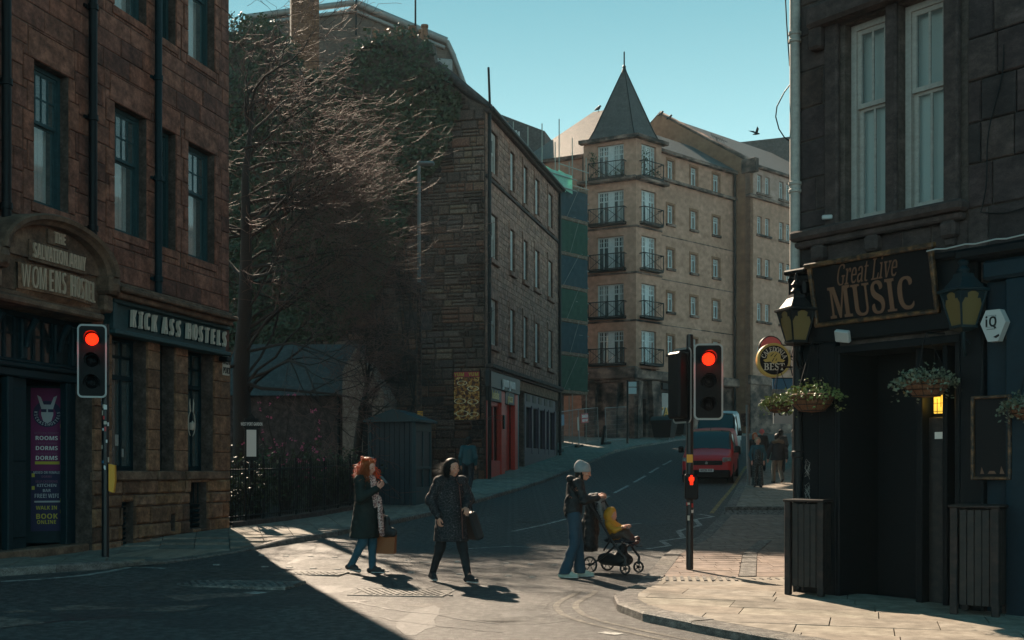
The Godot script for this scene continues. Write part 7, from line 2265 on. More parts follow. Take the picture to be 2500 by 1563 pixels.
func vegetation() -> void:
	var g := RandomNumberGenerator.new(); g.seed = 41
	# garden soil behind the railings
	var mb := MB.new()
	for i in 14:
		for j in 20:
			var q := func(a: int, b: int) -> Vector3:
				var d := 23.6 + b * 1.05; var x := wl(d) - 0.45 - a * 1.4
				return Vector3(x, G(wl(d), d) + 0.13 + 0.1 * smoothstep(0, 4, a) + 0.03 * sin(a * 2.3 + b * 1.7), -d)
			mb.quad(q.call(i + 1, j), q.call(i, j), q.call(i, j + 1), q.call(i + 1, j + 1))
	var s := setting("garden_soil", mb, M.soil); s.set_meta("label", "dark planted earth behind the railings")
	# main bare tree
	var td := 33.5; var tx := (588.0 - 1250.0) / F * td
	var base := Vector3(tx, G(wl(td), td) + 0.15, -td)
	var trunk := [[Vector3(0, -0.1, 0), Vector3(0.03, 0.4, 0), Vector3(0.05, 1.6, 0.02), Vector3(0.0, 3.0, 0.0), Vector3(0.1, 4.4, 0.05), Vector3(0.15, 6.0, 0.1), Vector3(0.1, 7.6, 0.0), Vector3(0.3, 9.4, 0.0)], [0.34, 0.25, 0.22, 0.2, 0.17, 0.13, 0.09, 0.03]]
	var lb := []
	for k in 36:
		var h := g.randf_range(2.2, 8.6)
		var a := g.randf_range(-0.9, 0.9) + (PI if k % 6 == 5 else 0.0)
		lb.append([Vector3(0.1, h, 0.03), Vector3(cos(a), g.randf_range(-0.05, 1.1), sin(a) * 0.7), g.randf_range(2.6, 4.6) * (0.8 if absf(a) > 2.0 else 1.0) * clampf(1.25 - h / 16.0, 0.5, 1.2), 0.026 + 0.026 * g.randf()])
	for k in 6: lb.append([Vector3(0.15, 8.0 + k * 0.2, 0.0), Vector3(g.randf_range(-0.2, 0.9), 1.0, g.randfn() * 0.4), g.randf_range(1.8, 3.2), 0.04])
	bare_tree("large bare tree beside the hostel with twiggy branches catching the light", base, trunk, lb, {"kids": [7, 6, 4], "wob": 0.2, "pull": Vector3(0.8, -0.25, 0.1), "lift": 0.10, "lmin": 0.34, "lmax": 0.6, "size": 1.24}, 8, "twig")
	# slighter tree in front of the garden house
	var bd := 34.5; var bx := (868.0 - 1250.0) / F * bd
	var b2 := Vector3(bx, G(wl(bd), bd) + 0.2, -bd)
	var l2 := []
	for k in 12: l2.append([Vector3(0.05 + 0.42 * k / 12.0, 1.9 + 2.2 * k / 12.0, 0), Vector3(g.randfn() * 0.9, 0.8 + g.randf(), g.randfn() * 0.6), g.randf_range(1.2, 2.2), 0.035])
	bare_tree("slim bare tree in front of the pink garden house", b2, [[Vector3(0, -0.2, 0), Vector3(0.02, 0.9, 0), Vector3(0.1, 1.9, 0), Vector3(0.28, 3.0, 0), Vector3(0.5, 4.4, 0.05)], [0.17, 0.14, 0.12, 0.08, 0.02]], l2, {"kids": [7, 6, 2], "wob": 0.15, "pull": Vector3(0.1, 0.1, 0.0), "lift": 0.02, "lmin": 0.35, "lmax": 0.55}, 9, "bark")
	# ivy on the gable
	var tg := frame(-1.0, 43.0, SD, -SX)
	var iv := thing("ivy", "thick dark ivy covering the chimneys and upper gable wall", "ivy", tg)
	var poly := PackedVector2Array()
	for e in [[545, 20], [600, 40], [665, 60], [715, 112], [748, 170], [800, 176], [832, 150], [862, 110], [955, 70], [1023, 84], [1062, 132], [1068, 165], [1105, 192], [1130, 232], [1112, 330], [1090, 375], [1062, 420], [1015, 470], [1000, 560], [965, 640], [900, 760], [830, 830], [600, 860], [545, 860]]: poly.append(on(tg, e[0], e[1]))
	var f := FastNoiseLite.new(); f.frequency = 0.35; f.seed = 3
	var lm := MB.new()
	var cnt := 0
	while cnt < 30000:
		var x := g.randf_range(-11.5, 0.2); var y := g.randf_range(4.0, 19.6)
		var e := f.get_noise_2d(x * 3.0, y * 3.0) * 0.35
		if not Geometry2D.is_point_in_polygon(Vector2(x + e, y + e), poly): 
			continue
		var th := 0.16 + 0.30 * (f.get_noise_2d(x * 2.0, y * 2.0) + 0.5) + (0.2 if y > 16.0 else 0.0)
		var z := g.randf_range(0.06, maxf(th, 0.1))
		if y > 15.8: z = g.randf_range(-0.75, th + 0.1)
		var k := g.randf_range(0.5, 1.5)
		lm.col = Color(k, k * g.randf_range(0.85, 1.05), k * 0.8)
		leaf(lm, Vector3(x, y, z), Vector3(g.randfn() * 0.6, 0.4 + g.randfn() * 0.5, 1.0).normalized(), g.randf_range(0.05, 0.10), g)
		cnt += 1
	put("foliage", lm, M.leaf_ivy, iv)
	var st := MB.new()
	for k in 14:
		var x := g.randf_range(-9.0, -3.0)
		var pts := []; var rr := []
		for i in 9: pts.append(Vector3(x + g.randfn() * 0.12 + 0.25 * sin(i + k), 1.2 + i * 1.5, 0.10)); rr.append(0.035 - i * 0.003)
		st.tube(pts, rr, 5)
	put("stems", st, M.bark, iv)
	# garden house
	garden_house()
	# shrubs behind the railings
	var shr := [[600, 25.6, 0.8, 1.2, "dark shrub filling the corner between hostel and notice board"], [655, 27.0, 1.0, 1.5, "broad dark shrub next to the garden notice board"], [715, 28.6, 1.0, 1.4, "dark shrub under the pink blossom"], [775, 30.0, 1.1, 1.7, "tall rounded shrub beneath the garden house wall"], [830, 31.2, 0.9, 1.6, "leafy shrub in front of the slim tree"], [885, 32.2, 0.9, 1.35, "low shrub against the teal kiosk"]]
	for q in shr:
		var X: float = (q[0] - 1250.0) / F * q[1]
		X = minf(X, wl(q[1]) - 0.9)
		var t := thing("shrub", q[4], "shrub", at(X, G(wl(q[1]), q[1]) + 0.15, -q[1]), "shrubs behind the railings")
		var sb := MB.new(); var sl := MB.new()
		for k in 16:
			var tip := Vector3(g.randfn() * q[2] * 0.45, q[3] * g.randf_range(0.5, 1.0), g.randfn() * q[2] * 0.4)
			sb.tube([Vector3(g.randfn() * 0.08, 0, g.randfn() * 0.08), tip * 0.5 + Vector3(0, 0.1, 0), tip], [0.018, 0.012, 0.004], 4)
			for j in 90:
				var c := tip * g.randf_range(0.35, 1.05) + Vector3(g.randfn(), g.randfn(), g.randfn()) * 0.17
				if c.y < 0.03: c.y = 0.05
				var kk := g.randf_range(0.5, 1.4)
				sl.col = Color(kk, kk, kk)
				leaf(sl, c, Vector3(g.randfn(), g.randfn() + 0.7, g.randfn()).normalized(), g.randf_range(0.03, 0.055), g)
		put("stems", sb, M.bark, t); put("foliage", sl, M.leaf_dark, t)
	# pink blossom bush
	var pd := 28.4; var px := (690.0 - 1250.0) / F * pd
	var bt := thing("blossom_bush", "spreading bush with scattered pink blossom behind the notice board", "bush", at(px, G(wl(pd), pd) + 0.2, -pd))
	var bb := MB.new(); var bl := MB.new()
	for k in 22:
		var tip := Vector3(g.randf_range(-0.95, 1.2), g.randf_range(0.8, 3.2), g.randfn() * 0.4)
		tip.y = clampf(tip.y, 0.7, 3.1 - absf(tip.x - 0.2) * 0.7)
		bb.tube([Vector3(0.1, 0, 0), Vector3(tip.x * 0.3, tip.y * 0.5, tip.z * 0.5), tip * 0.8, tip], [0.03, 0.018, 0.01, 0.004], 4)
		for j in 3:
			var c := tip * g.randf_range(0.72, 1.02) + Vector3(g.randfn(), g.randfn(), g.randfn()) * 0.12
			for m in 5: leaf(bl, c + Vector3(g.randfn(), g.randfn(), g.randfn()) * 0.02, Vector3(g.randfn(), g.randfn(), g.randfn() + 0.5).normalized(), 0.028, g)
	put("stems", bb, M.bark, bt); put("blossom", bl, M.blossom, bt)

func garden_house() -> void:
	var t := frame(0.0, 40.0, 1.0, 0.0)
	var y0 := 0.8
	var a := on(t, 560, 960); var b := on(t, 835, 960); var r := on(t, 640, 838)
	var h := thing("garden_house", "low slate-roofed house with a pale pink gable inside the garden", "house", t)
	var w := MB.new(); w.box(a.x, y0 - 0.5, -5.0, b.x, a.y, 0.0)
	put("wall", w, M.black_stone, h)
	var rf := MB.new()
	rf.quad(Vector3(a.x - 0.3, a.y - 0.1, 0.3), Vector3(b.x + 0.6, a.y - 0.1, 0.3), Vector3(b.x + 0.6, r.y + 0.2, -2.2), Vector3(a.x - 0.3, r.y + 0.2, -2.2))
	rf.quad(Vector3(b.x + 0.6, a.y - 0.1, -5.2), Vector3(a.x - 0.3, a.y - 0.1, -5.2), Vector3(a.x - 0.3, r.y + 0.2, -2.2), Vector3(b.x + 0.6, r.y + 0.2, -2.2))
	put("roof", rf, M.slate, h)
	var p := part("pink_gable", h)
	var g := MB.new(); var q := PackedVector2Array()
	for e in [[836, 1130], [836, 905], [868, 850], [905, 905], [938, 960], [938, 1130]]: q.append(on(t, e[0], e[1], 0.5))
	g.ext(q, -4.0, 0.5)
	put("gable_wall", g, M.pale_pink, p)
	var d := MB.new(); var d0 := on(t, 886, 1110, 0.5); var d1 := on(t, 908, 985, 0.5)
	d.box(d0.x, d0.y - 0.4, 0.5, d1.x, d1.y, 0.53)
	put("door", d, M.iron, p)
	var pp := MB.new(); pp.tube([Vector3(b.x - 0.1, y0 - 0.3, 0.1), Vector3(b.x - 0.1, a.y, 0.1)], [0.06, 0.06], 6)
	put("downpipe", pp, M.iron, h)

# ---------------------------------------------------------------- vans: bodies lofted from cross-sections
func loft(mb: MB, rings: Array) -> void:
	var nr := rings.size(); var nc: int = rings[0].size()
	var nrm := []
	for i in nr:
		var row := []
		for j in nc:
			var a: Vector3 = rings[mini(i + 1, nr - 1)][j] - rings[maxi(i - 1, 0)][j]
			var b: Vector3 = rings[i][mini(j + 1, nc - 1)] - rings[i][maxi(j - 1, 0)]
			row.append(b.cross(a).normalized())
		nrm.append(row)
	for i in nr - 1:
		for j in nc - 1:
			mb.quad_n(rings[i][j], rings[i][j + 1], rings[i + 1][j + 1], rings[i + 1][j], nrm[i][j], nrm[i][j + 1], nrm[i + 1][j + 1], nrm[i + 1][j])
# front faces +z; origin on the ground below the front axle line's centre
func van(label: String, where: Transform3D, w: float, h: float, L: float, paint: String, plate: String) -> Node3D:
	var t := thing("parked_van", label, "van", where, "vans parked at the kerb")
	var hw := w / 2
	# stations along z: [z, belt y, top y, half width at belt, half width at top]
	var st := [[0.0, 0.70, 0.90, hw * 0.84, hw * 0.76], [-0.05, 0.80, 1.0, hw * 0.92, hw * 0.84], [-0.16, 0.88, 1.06, hw * 0.97, hw * 0.88], [-0.45, 0.95, 1.13, hw * 0.99, hw * 0.89], [-0.8, 1.0, 1.20, hw, hw * 0.89], [-0.9, 1.02, 1.24, hw, hw * 0.885],
		[-1.12, 1.04, lerpf(1.24, h, 0.34), hw, hw * 0.875], [-1.36, 1.04, lerpf(1.24, h, 0.68), hw, hw * 0.865], [-1.6, 1.04, lerpf(1.24, h, 0.93), hw, hw * 0.86], [-1.85, 1.04, h - 0.01, hw, hw * 0.86], [-2.4, 1.04, h, hw, hw * 0.87], [-L + 0.25, 1.04, h - 0.01, hw * 0.99, hw * 0.87], [-L + 0.06, 1.04, h - 0.05, hw * 0.97, hw * 0.85], [-L, 1.04, h - 0.14, hw * 0.93, hw * 0.82]]
	var rings := []
	for s in st:
		var z: float = s[0]; var by: float = s[1]; var ty: float = s[2]; var wb: float = s[3]; var wt: float = s[4]
		var r := []
		var half := [Vector2(wb * 0.93, 0.24), Vector2(wb, 0.36), Vector2(wb * 1.0, by * 0.62 + 0.12), Vector2(wb, by), Vector2(lerpf(wb, wt, 0.45), lerpf(by, ty, 0.5)), Vector2(wt * 1.01, ty - (ty - by) * 0.14), Vector2(wt * 0.9, ty - 0.012), Vector2(wt * 0.5, ty + 0.012), Vector2(0, ty + 0.02)]
		for q in half: r.append(Vector3(q.x, q.y, z))
		for k in range(half.size() - 2, -1, -1): r.append(Vector3(-half[k].x, half[k].y, z))
		rings.append(r)
	var b := MB.new()
	loft(b, rings)
	for e in [0, rings.size() - 1]:
		var c := Vector3(0, 0.5, rings[e][0].z)
		for j in rings[e].size() - 1:
			if e == 0: b.tri(c, rings[e][j], rings[e][j + 1])
			else: b.tri(c, rings[e][j + 1], rings[e][j])
	put("body", b, M[paint], t)
	# glass follows the lofted surface a little proud of it
	var gl := MB.new()
	var row := func(i: int, k: int, out: float) -> Vector3: return rings[i][k] + (rings[i][k] - Vector3(0, 0.7, rings[i][k].z - 0.9)).normalized() * out
	for i in range(5, 9):
		for k in range(5, 11): gl.quad(row.call(i, k, 0.012), row.call(i, k + 1, 0.012), row.call(i + 1, k + 1, 0.012), row.call(i + 1, k, 0.012))
	put("windscreen", gl, M.dark_glass, t)
	for s in [0, 1]:
		var sg := MB.new()
		for i in range(7, 10):
			for k in ([3, 4] if s == 0 else [12, 11]):
				var sh := Vector3(0.012 if s == 0 else -0.012, 0, 0)
				var lo: Vector3 = rings[i][k]; var lo2: Vector3 = rings[i + 1][k]; var hi: Vector3 = rings[i][k + (1 if s == 0 else 1)]; var hi2: Vector3 = rings[i + 1][k + 1]
				sg.quad(lo + sh, lo2 + sh, hi2 + sh, hi + sh)
		put("side_window", sg, M.dark_glass, t)
	var bp := MB.new()
	bp.cbox(-hw * 0.93, 0.2, -0.5, hw * 0.93, 0.54, 0.05, 0.07); bp.cbox(-hw * 0.4, 0.40, 0.0, hw * 0.4, 0.5, 0.07, 0.01)
	put("bumper", bp, M.black_plastic, t)
	var gr := MB.new(); gr.cbox(-hw * 0.62, 0.70, -0.1, hw * 0.62, 0.86, 0.045, 0.03)
	put("grille", gr, M.black_plastic, t)
	var bd := MB.new(); bd.ext(PackedVector2Array([Vector2(-0.05, 0.74), Vector2(0.04, 0.73), Vector2(0.055, 0.80), Vector2(0.02, 0.84), Vector2(-0.03, 0.83)]), 0.04, 0.052)
	put("badge", bd, M.steel, t)
	for s in [-1, 1]:
		var hl := MB.new()
		hl.xf = Transform3D(Basis(Vector3.UP, s * 0.5), Vector3(s * hw * 0.79, 0.89, -0.05)); hl.cbox(-0.17, -0.09, -0.05, 0.17, 0.085, 0.05, 0.035)
		put("headlight", hl, M.steel, t)
		var hg := MB.new(); hg.xf = hl.xf; hg.lathe(Vector3(0.05 * s, 0, 0.04), [Vector2(0.05, -0.02), Vector2(0.04, 0.0), Vector2(0.0, 0.015)], 10)
		put("headlight_lens", hg, M.white_paint, t)
		var mr := MB.new(); mr.cbox(s * (hw + 0.12) - 0.1, 1.08, -1.25, s * (hw + 0.12) + 0.1, 1.33, -1.13, 0.04); mr.bar(Vector3(s * hw * 0.95, 1.09, -1.2), Vector3(s * (hw + 0.08), 1.13, -1.2), 0.025)
		put("mirror", mr, M.black_plastic, t)
		for z in [-0.78, -L + 0.85]:
			var wn := part("wheel", t, Vector3(s * (hw - 0.12), 0.31, z))
			var ty := MB.new(); ty.xf = Transform3D(Basis(Vector3.BACK, PI / 2), Vector3.ZERO); ty.lathe(Vector3.ZERO, [Vector2(0.2, -0.11), Vector2(0.29, -0.11), Vector2(0.315, -0.07), Vector2(0.315, 0.07), Vector2(0.29, 0.11), Vector2(0.2, 0.11)], 20)
			put("tyre", ty, M.rubber, wn)
			var rm := MB.new(); rm.xf = ty.xf; rm.lathe(Vector3.ZERO, [Vector2(0.0, -0.08), Vector2(0.2, -0.1), Vector2(0.2, 0.1), Vector2(0.0, 0.08)], 14)
			put("rim", rm, M.pole_grey, wn)
			var ar := MB.new(); ar.xf = Transform3D(Basis(Vector3.BACK, PI / 2), Vector3(s * (hw - 0.02), 0.34, z)); ar.lathe(Vector3.ZERO, [Vector2(0.0, -0.03), Vector2(0.36, -0.03), Vector2(0.36, 0.03), Vector2(0.0, 0.03)], 18)
			put("wheel_arch", ar, M.black_plastic, t)
	var np := part("number_plate", t)
	var pm := MB.new(); pm.box(-0.26, 0.455, 0.07, 0.26, 0.565, 0.08); put("plate", pm, M.paper, np)
	if plate: text("lettering", plate, 0.08, 0.003, M.iron, np, Vector3(0, 0.51, 0.083), 0.9, false, 700)
	var wp := MB.new(); wp.bar(Vector3(-hw * 0.6, 1.25, -0.88), Vector3(-0.05, 1.27, -0.94), 0.01); wp.bar(Vector3(0.0, 1.25, -0.88), Vector3(hw * 0.6, 1.27, -0.94), 0.01)
	put("wiper", wp, M.black_plastic, t)
	var an := MB.new(); an.bar(Vector3(0, h, -1.95), Vector3(0, h + 0.3, -2.1), 0.01)
	put("aerial", an, M.black_plastic, t)
	var ub := MB.new(); ub.box(-hw * 0.85, 0.2, -L + 0.1, hw * 0.85, 0.36, -0.3)
	put("underbody", ub, M.black_plastic, t)
	return t
func vehicles() -> void:
	var a := atan2(SX, SD)
	var o := Vector3(8.05 - 0.92, 0, -42.0)
	var p := prof(42.0); var slope := atan((prof(46.0) - prof(42.0)) / 4.0)
	var bs := Basis(Vector3.UP, -a) * Basis(Vector3.RIGHT, slope)
	van("red delivery van parked facing downhill at the right kerb", Transform3D(bs, Vector3(o.x, G(o.x, 42.0), o.z)), 1.85, 1.88, 4.4, "car_red", "KR20 FVF")
	var d := 53.5; var x := 10.45 - 1.0
	var sl2 := atan((prof(58.0) - prof(53.5)) / 4.5)
	var t := van("white van parked behind the red one", Transform3D(Basis(Vector3.UP, -a) * Basis(Vector3.RIGHT, sl2), Vector3(x, G(x, d), -d)), 1.96, 2.12, 5.0, "car_white", "")
	text("lettering", "BaxtOne", 0.22, 0.01, M.iron, t, Vector3(0.985, 1.25, -3.3), 0.8, false, 700).rotation.y = PI / 2

# ---------------------------------------------------------------- figures: smooth-joined tapered bones meshed as surface nets
# bones: [a, ra, b, rb] or [a, ra, b, rb, squash axis, factor]
func nets(mb: MB, bones: Array, cell: float, k: float, cut_y := -1e9, wrinkle := 0.0) -> void:
	var lo := Vector3.ONE * 1e9; var hi := -lo
	for b in bones:
		var r := maxf(b[1], b[3]) + k * 0.5 + cell * 2.0
		lo = lo.min(b[0] - Vector3.ONE * r).min(b[2] - Vector3.ONE * r)
		hi = hi.max(b[0] + Vector3.ONE * r).max(b[2] + Vector3.ONE * r)
	var nx := int((hi.x - lo.x) / cell) + 2; var ny := int((hi.y - lo.y) / cell) + 2; var nz := int((hi.z - lo.z) / cell) + 2
	var g := PackedFloat32Array(); g.resize(nx * ny * nz); g.fill(9.0)
	var sxy := nx * ny
	for b in bones:
		var a: Vector3 = b[0]; var e: Vector3 = b[2]
		var ra: float = b[1]; var rb: float = b[3]
		var ab := e - a
		var l2 := maxf(ab.length_squared(), 1e-9)
		var ax := Vector3.ZERO; var kf := 0.0
		if b.size() > 4: ax = b[4].normalized(); kf = b[5] - 1.0
		var m := k * 0.6 + cell * 2.0
		var p0 := a.min(e) - Vector3.ONE * (maxf(ra, rb) + m); var p1 := a.max(e) + Vector3.ONE * (maxf(ra, rb) + m)
		var i0 := maxi(0, int((p0.x - lo.x) / cell)); var i1 := mini(nx - 1, int((p1.x - lo.x) / cell) + 1)
		var j0 := maxi(0, int((p0.y - lo.y) / cell)); var j1 := mini(ny - 1, int((p1.y - lo.y) / cell) + 1)
		var q0 := maxi(0, int((p0.z - lo.z) / cell)); var q1 := mini(nz - 1, int((p1.z - lo.z) / cell) + 1)
		for q in range(q0, q1 + 1):
			for j in range(j0, j1 + 1):
				var at0 := q * sxy + j * nx
				for i in range(i0, i1 + 1):
					var p := Vector3(lo.x + i * cell, lo.y + j * cell, lo.z + q * cell) - a
					if kf != 0.0: p += ax * (p.dot(ax) * kf)
					var t := clampf(p.dot(ab) / l2, 0.0, 1.0)
					var d := (p - ab * t).length() - (ra + (rb - ra) * t)
					var o := g[at0 + i]
					var h := k - absf(o - d)
					g[at0 + i] = (minf(o, d) - h * h / k * 0.25) if h > 0.0 else minf(o, d)
	if wrinkle > 0.0 or cut_y > -100.0:
		for q in nz:
			for j in ny:
				var y := lo.y + j * cell
				for i in nx:
					var id := q * sxy + j * nx + i
					if g[id] > 0.2: continue
					if wrinkle > 0.0:
						var x := lo.x + i * cell; var z := lo.z + q * cell
						g[id] += wrinkle * (sin(y * 41.0 + x * 23.0 + 2.0 * sin(z * 19.0)) * sin(z * 31.0 - y * 17.0 + x * 13.0) + 0.5 * sin(y * 90.0 + z * 40.0) * sin(x * 60.0 - y * 20.0))
					g[id] = maxf(g[id], cut_y - y)
	var vid := {}
	var vs := PackedVector3Array(); var ns := PackedVector3Array()
	var lim := cell * 1.8
	var off := [0, 1, nx, nx + 1, sxy, sxy + 1, sxy + nx, sxy + nx + 1]
	var ed := [[0, 1], [2, 3], [4, 5], [6, 7], [0, 2], [1, 3], [4, 6], [5, 7], [0, 4], [1, 5], [2, 6], [3, 7]]
	for q in nz - 1:
		for j in ny - 1:
			for i in nx - 1:
				var id := q * sxy + j * nx + i
				var v0 := g[id]
				if v0 > lim or v0 < -lim: continue
				var s := 0
				for c in 8:
					if g[id + off[c]] < 0.0: s += 1
				if s == 0 or s == 8: continue
				var p := Vector3.ZERO; var n := 0
				for e2 in ed:
					var fa := g[id + off[e2[0]]]; var fb := g[id + off[e2[1]]]
					if (fa < 0.0) == (fb < 0.0): continue
					var t := fa / (fa - fb)
					var ca: int = e2[0]; var cb: int = e2[1]
					var pa := Vector3(ca & 1, (ca >> 1) & 1, (ca >> 2) & 1); var pb := Vector3(cb & 1, (cb >> 1) & 1, (cb >> 2) & 1)
					p += pa.lerp(pb, t); n += 1
				p = p / n
				var gr := Vector3(g[id + 1] + g[id + nx + 1] + g[id + sxy + 1] + g[id + sxy + nx + 1] - g[id] - g[id + nx] - g[id + sxy] - g[id + sxy + nx], g[id + nx] + g[id + nx + 1] + g[id + sxy + nx] + g[id + sxy + nx + 1] - g[id] - g[id + 1] - g[id + sxy] - g[id + sxy + 1], g[id + sxy] + g[id + sxy + 1] + g[id + sxy + nx] + g[id + sxy + nx + 1] - g[id] - g[id + 1] - g[id + nx] - g[id + nx + 1])
				vid[id] = vs.size()
				vs.append(lo + (Vector3(i, j, q) + p) * cell); ns.append(gr.normalized())
	var dirs := [[1, nx, sxy], [nx, sxy, 1], [sxy, 1, nx]]
	for id in vid:
		for d in dirs:
			var fa := g[id]; var fb := g[id + d[0]]
			if (fa < 0.0) == (fb < 0.0): continue
			var b1: int = id - d[1]; var b2: int = id - d[2]; var b3: int = id - d[1] - d[2]
			if not (vid.has(b1) and vid.has(b2) and vid.has(b3)): continue
			var A: int = vid[id]; var B: int = vid[b1]; var C: int = vid[b3]; var D: int = vid[b2]
			if fa < 0.0: mb.quad_n(vs[A], vs[B], vs[C], vs[D], ns[A], ns[B], ns[C], ns[D])
			else: mb.quad_n(vs[D], vs[C], vs[B], vs[A], ns[D], ns[C], ns[B], ns[A])

func head_bones(c: Vector3, f: Vector3) -> Array:
	var u := Vector3.UP
	var s := u.cross(f).normalized()          # towards the person's left
	u = f.cross(s).normalized()
	var at_ := func(x: float, y: float, z: float) -> Vector3: return c + s * x + u * y + f * z
	var o := [[at_.call(0, 0.035, -0.018), 0.083, at_.call(0, 0.03, 0.018), 0.076, s, 1.12], [at_.call(0, -0.02, 0.03), 0.062, at_.call(0, -0.075, 0.052), 0.034, s, 1.05],
		[at_.call(0, -0.06, -0.02), 0.05, at_.call(0, -0.14, -0.03), 0.05], [at_.call(0, 0.012, 0.088), 0.011, at_.call(0, -0.026, 0.108), 0.013],
		[at_.call(-0.018, -0.052, 0.088), 0.009, at_.call(0.018, -0.052, 0.088), 0.009], [at_.call(-0.02, -0.064, 0.082), 0.01, at_.call(0.02, -0.064, 0.082), 0.01],
		[at_.call(-0.034, 0.026, 0.078), 0.011, at_.call(0.034, 0.026, 0.078), 0.011]]
	for e in [-1, 1]:
		o.append([at_.call(e * 0.078, 0.012, -0.01), 0.014, at_.call(e * 0.074, -0.03, -0.004), 0.009])
		o.append([at_.call(e * 0.045, -0.02, 0.06), 0.026, at_.call(e * 0.045, -0.025, 0.058), 0.024])
	return o
# hand: wrist, direction of the fingers, normal of the back of the hand, curl in radians per joint, side (+1 left)
func hand(mb: MB, w: Vector3, dir: Vector3, back: Vector3, curl: float, side: float) -> void:
	dir = dir.normalized()
	var s := back.cross(dir).normalized()
	back = dir.cross(s).normalized()
	var b := []
	for k in 4:
		var r := w + s * (-0.027 + 0.018 * k)
		b.append([w + s * (-0.012 + 0.008 * k), 0.021, r * 1.0 + dir * 0.082, 0.0125])
	var lens := [0.058, 0.072, 0.078, 0.07] if side > 0 else [0.07, 0.078, 0.072, 0.058]
	for k in 4:
		var p := w + s * (-0.029 + 0.0195 * k) + dir * 0.085
		var d := dir
		for j in 3:
			d = d.rotated(s, curl * (0.7 + 0.3 * j))
			var q: Vector3 = p + d * lens[k] * [0.46, 0.31, 0.25][j]
			b.append([p, 0.0095 - 0.001 * j, q, 0.0085 - 0.001 * j])
			p = q
	var tb := w + s * side * 0.026 + dir * 0.03
	var t1 := tb + (dir * 0.7 + s * side * 0.75 - back * 0.4).normalized() * 0.042
	b.append([tb, 0.014, t1, 0.0105]); b.append([t1, 0.0105, t1 + (dir * 0.95 + s * side * 0.1 - back * 0.35).normalized() * 0.033, 0.0085])
	nets(mb, b, 0.0055, 0.006)

func base_pose() -> Dictionary:
	return {"hipL": Vector3(0.09, 0.88, 0), "hipR": Vector3(-0.09, 0.88, 0), "kneeL": Vector3(0.10, 0.47, 0.02), "kneeR": Vector3(-0.10, 0.47, 0.02), "ankL": Vector3(0.10, 0.085, -0.02), "ankR": Vector3(-0.10, 0.085, -0.02),
		"toeL": Vector3(0.12, 0.035, 0.15), "toeR": Vector3(-0.12, 0.035, 0.15), "shL": Vector3(0.165, 1.37, 0), "shR": Vector3(-0.165, 1.37, 0), "elL": Vector3(0.23, 1.09, -0.04), "elR": Vector3(-0.23, 1.09, -0.04), "waL": Vector3(0.22, 0.86, 0.04), "waR": Vector3(-0.22, 0.86, 0.04),
		"pelvis": Vector3(0, 0.92, 0), "chest": Vector3(0, 1.22, 0), "neck": Vector3(0, 1.42, -0.005), "head": Vector3(0, 1.565, 0.02), "face": Vector3(0, -0.05, 1), "hdL": Vector3(0, -1, 0.15), "hdR": Vector3(0, -1, 0.15), "bkL": Vector3(1, 0, 0), "bkR": Vector3(-1, 0, 0), "curlL": 0.45, "curlR": 0.45}

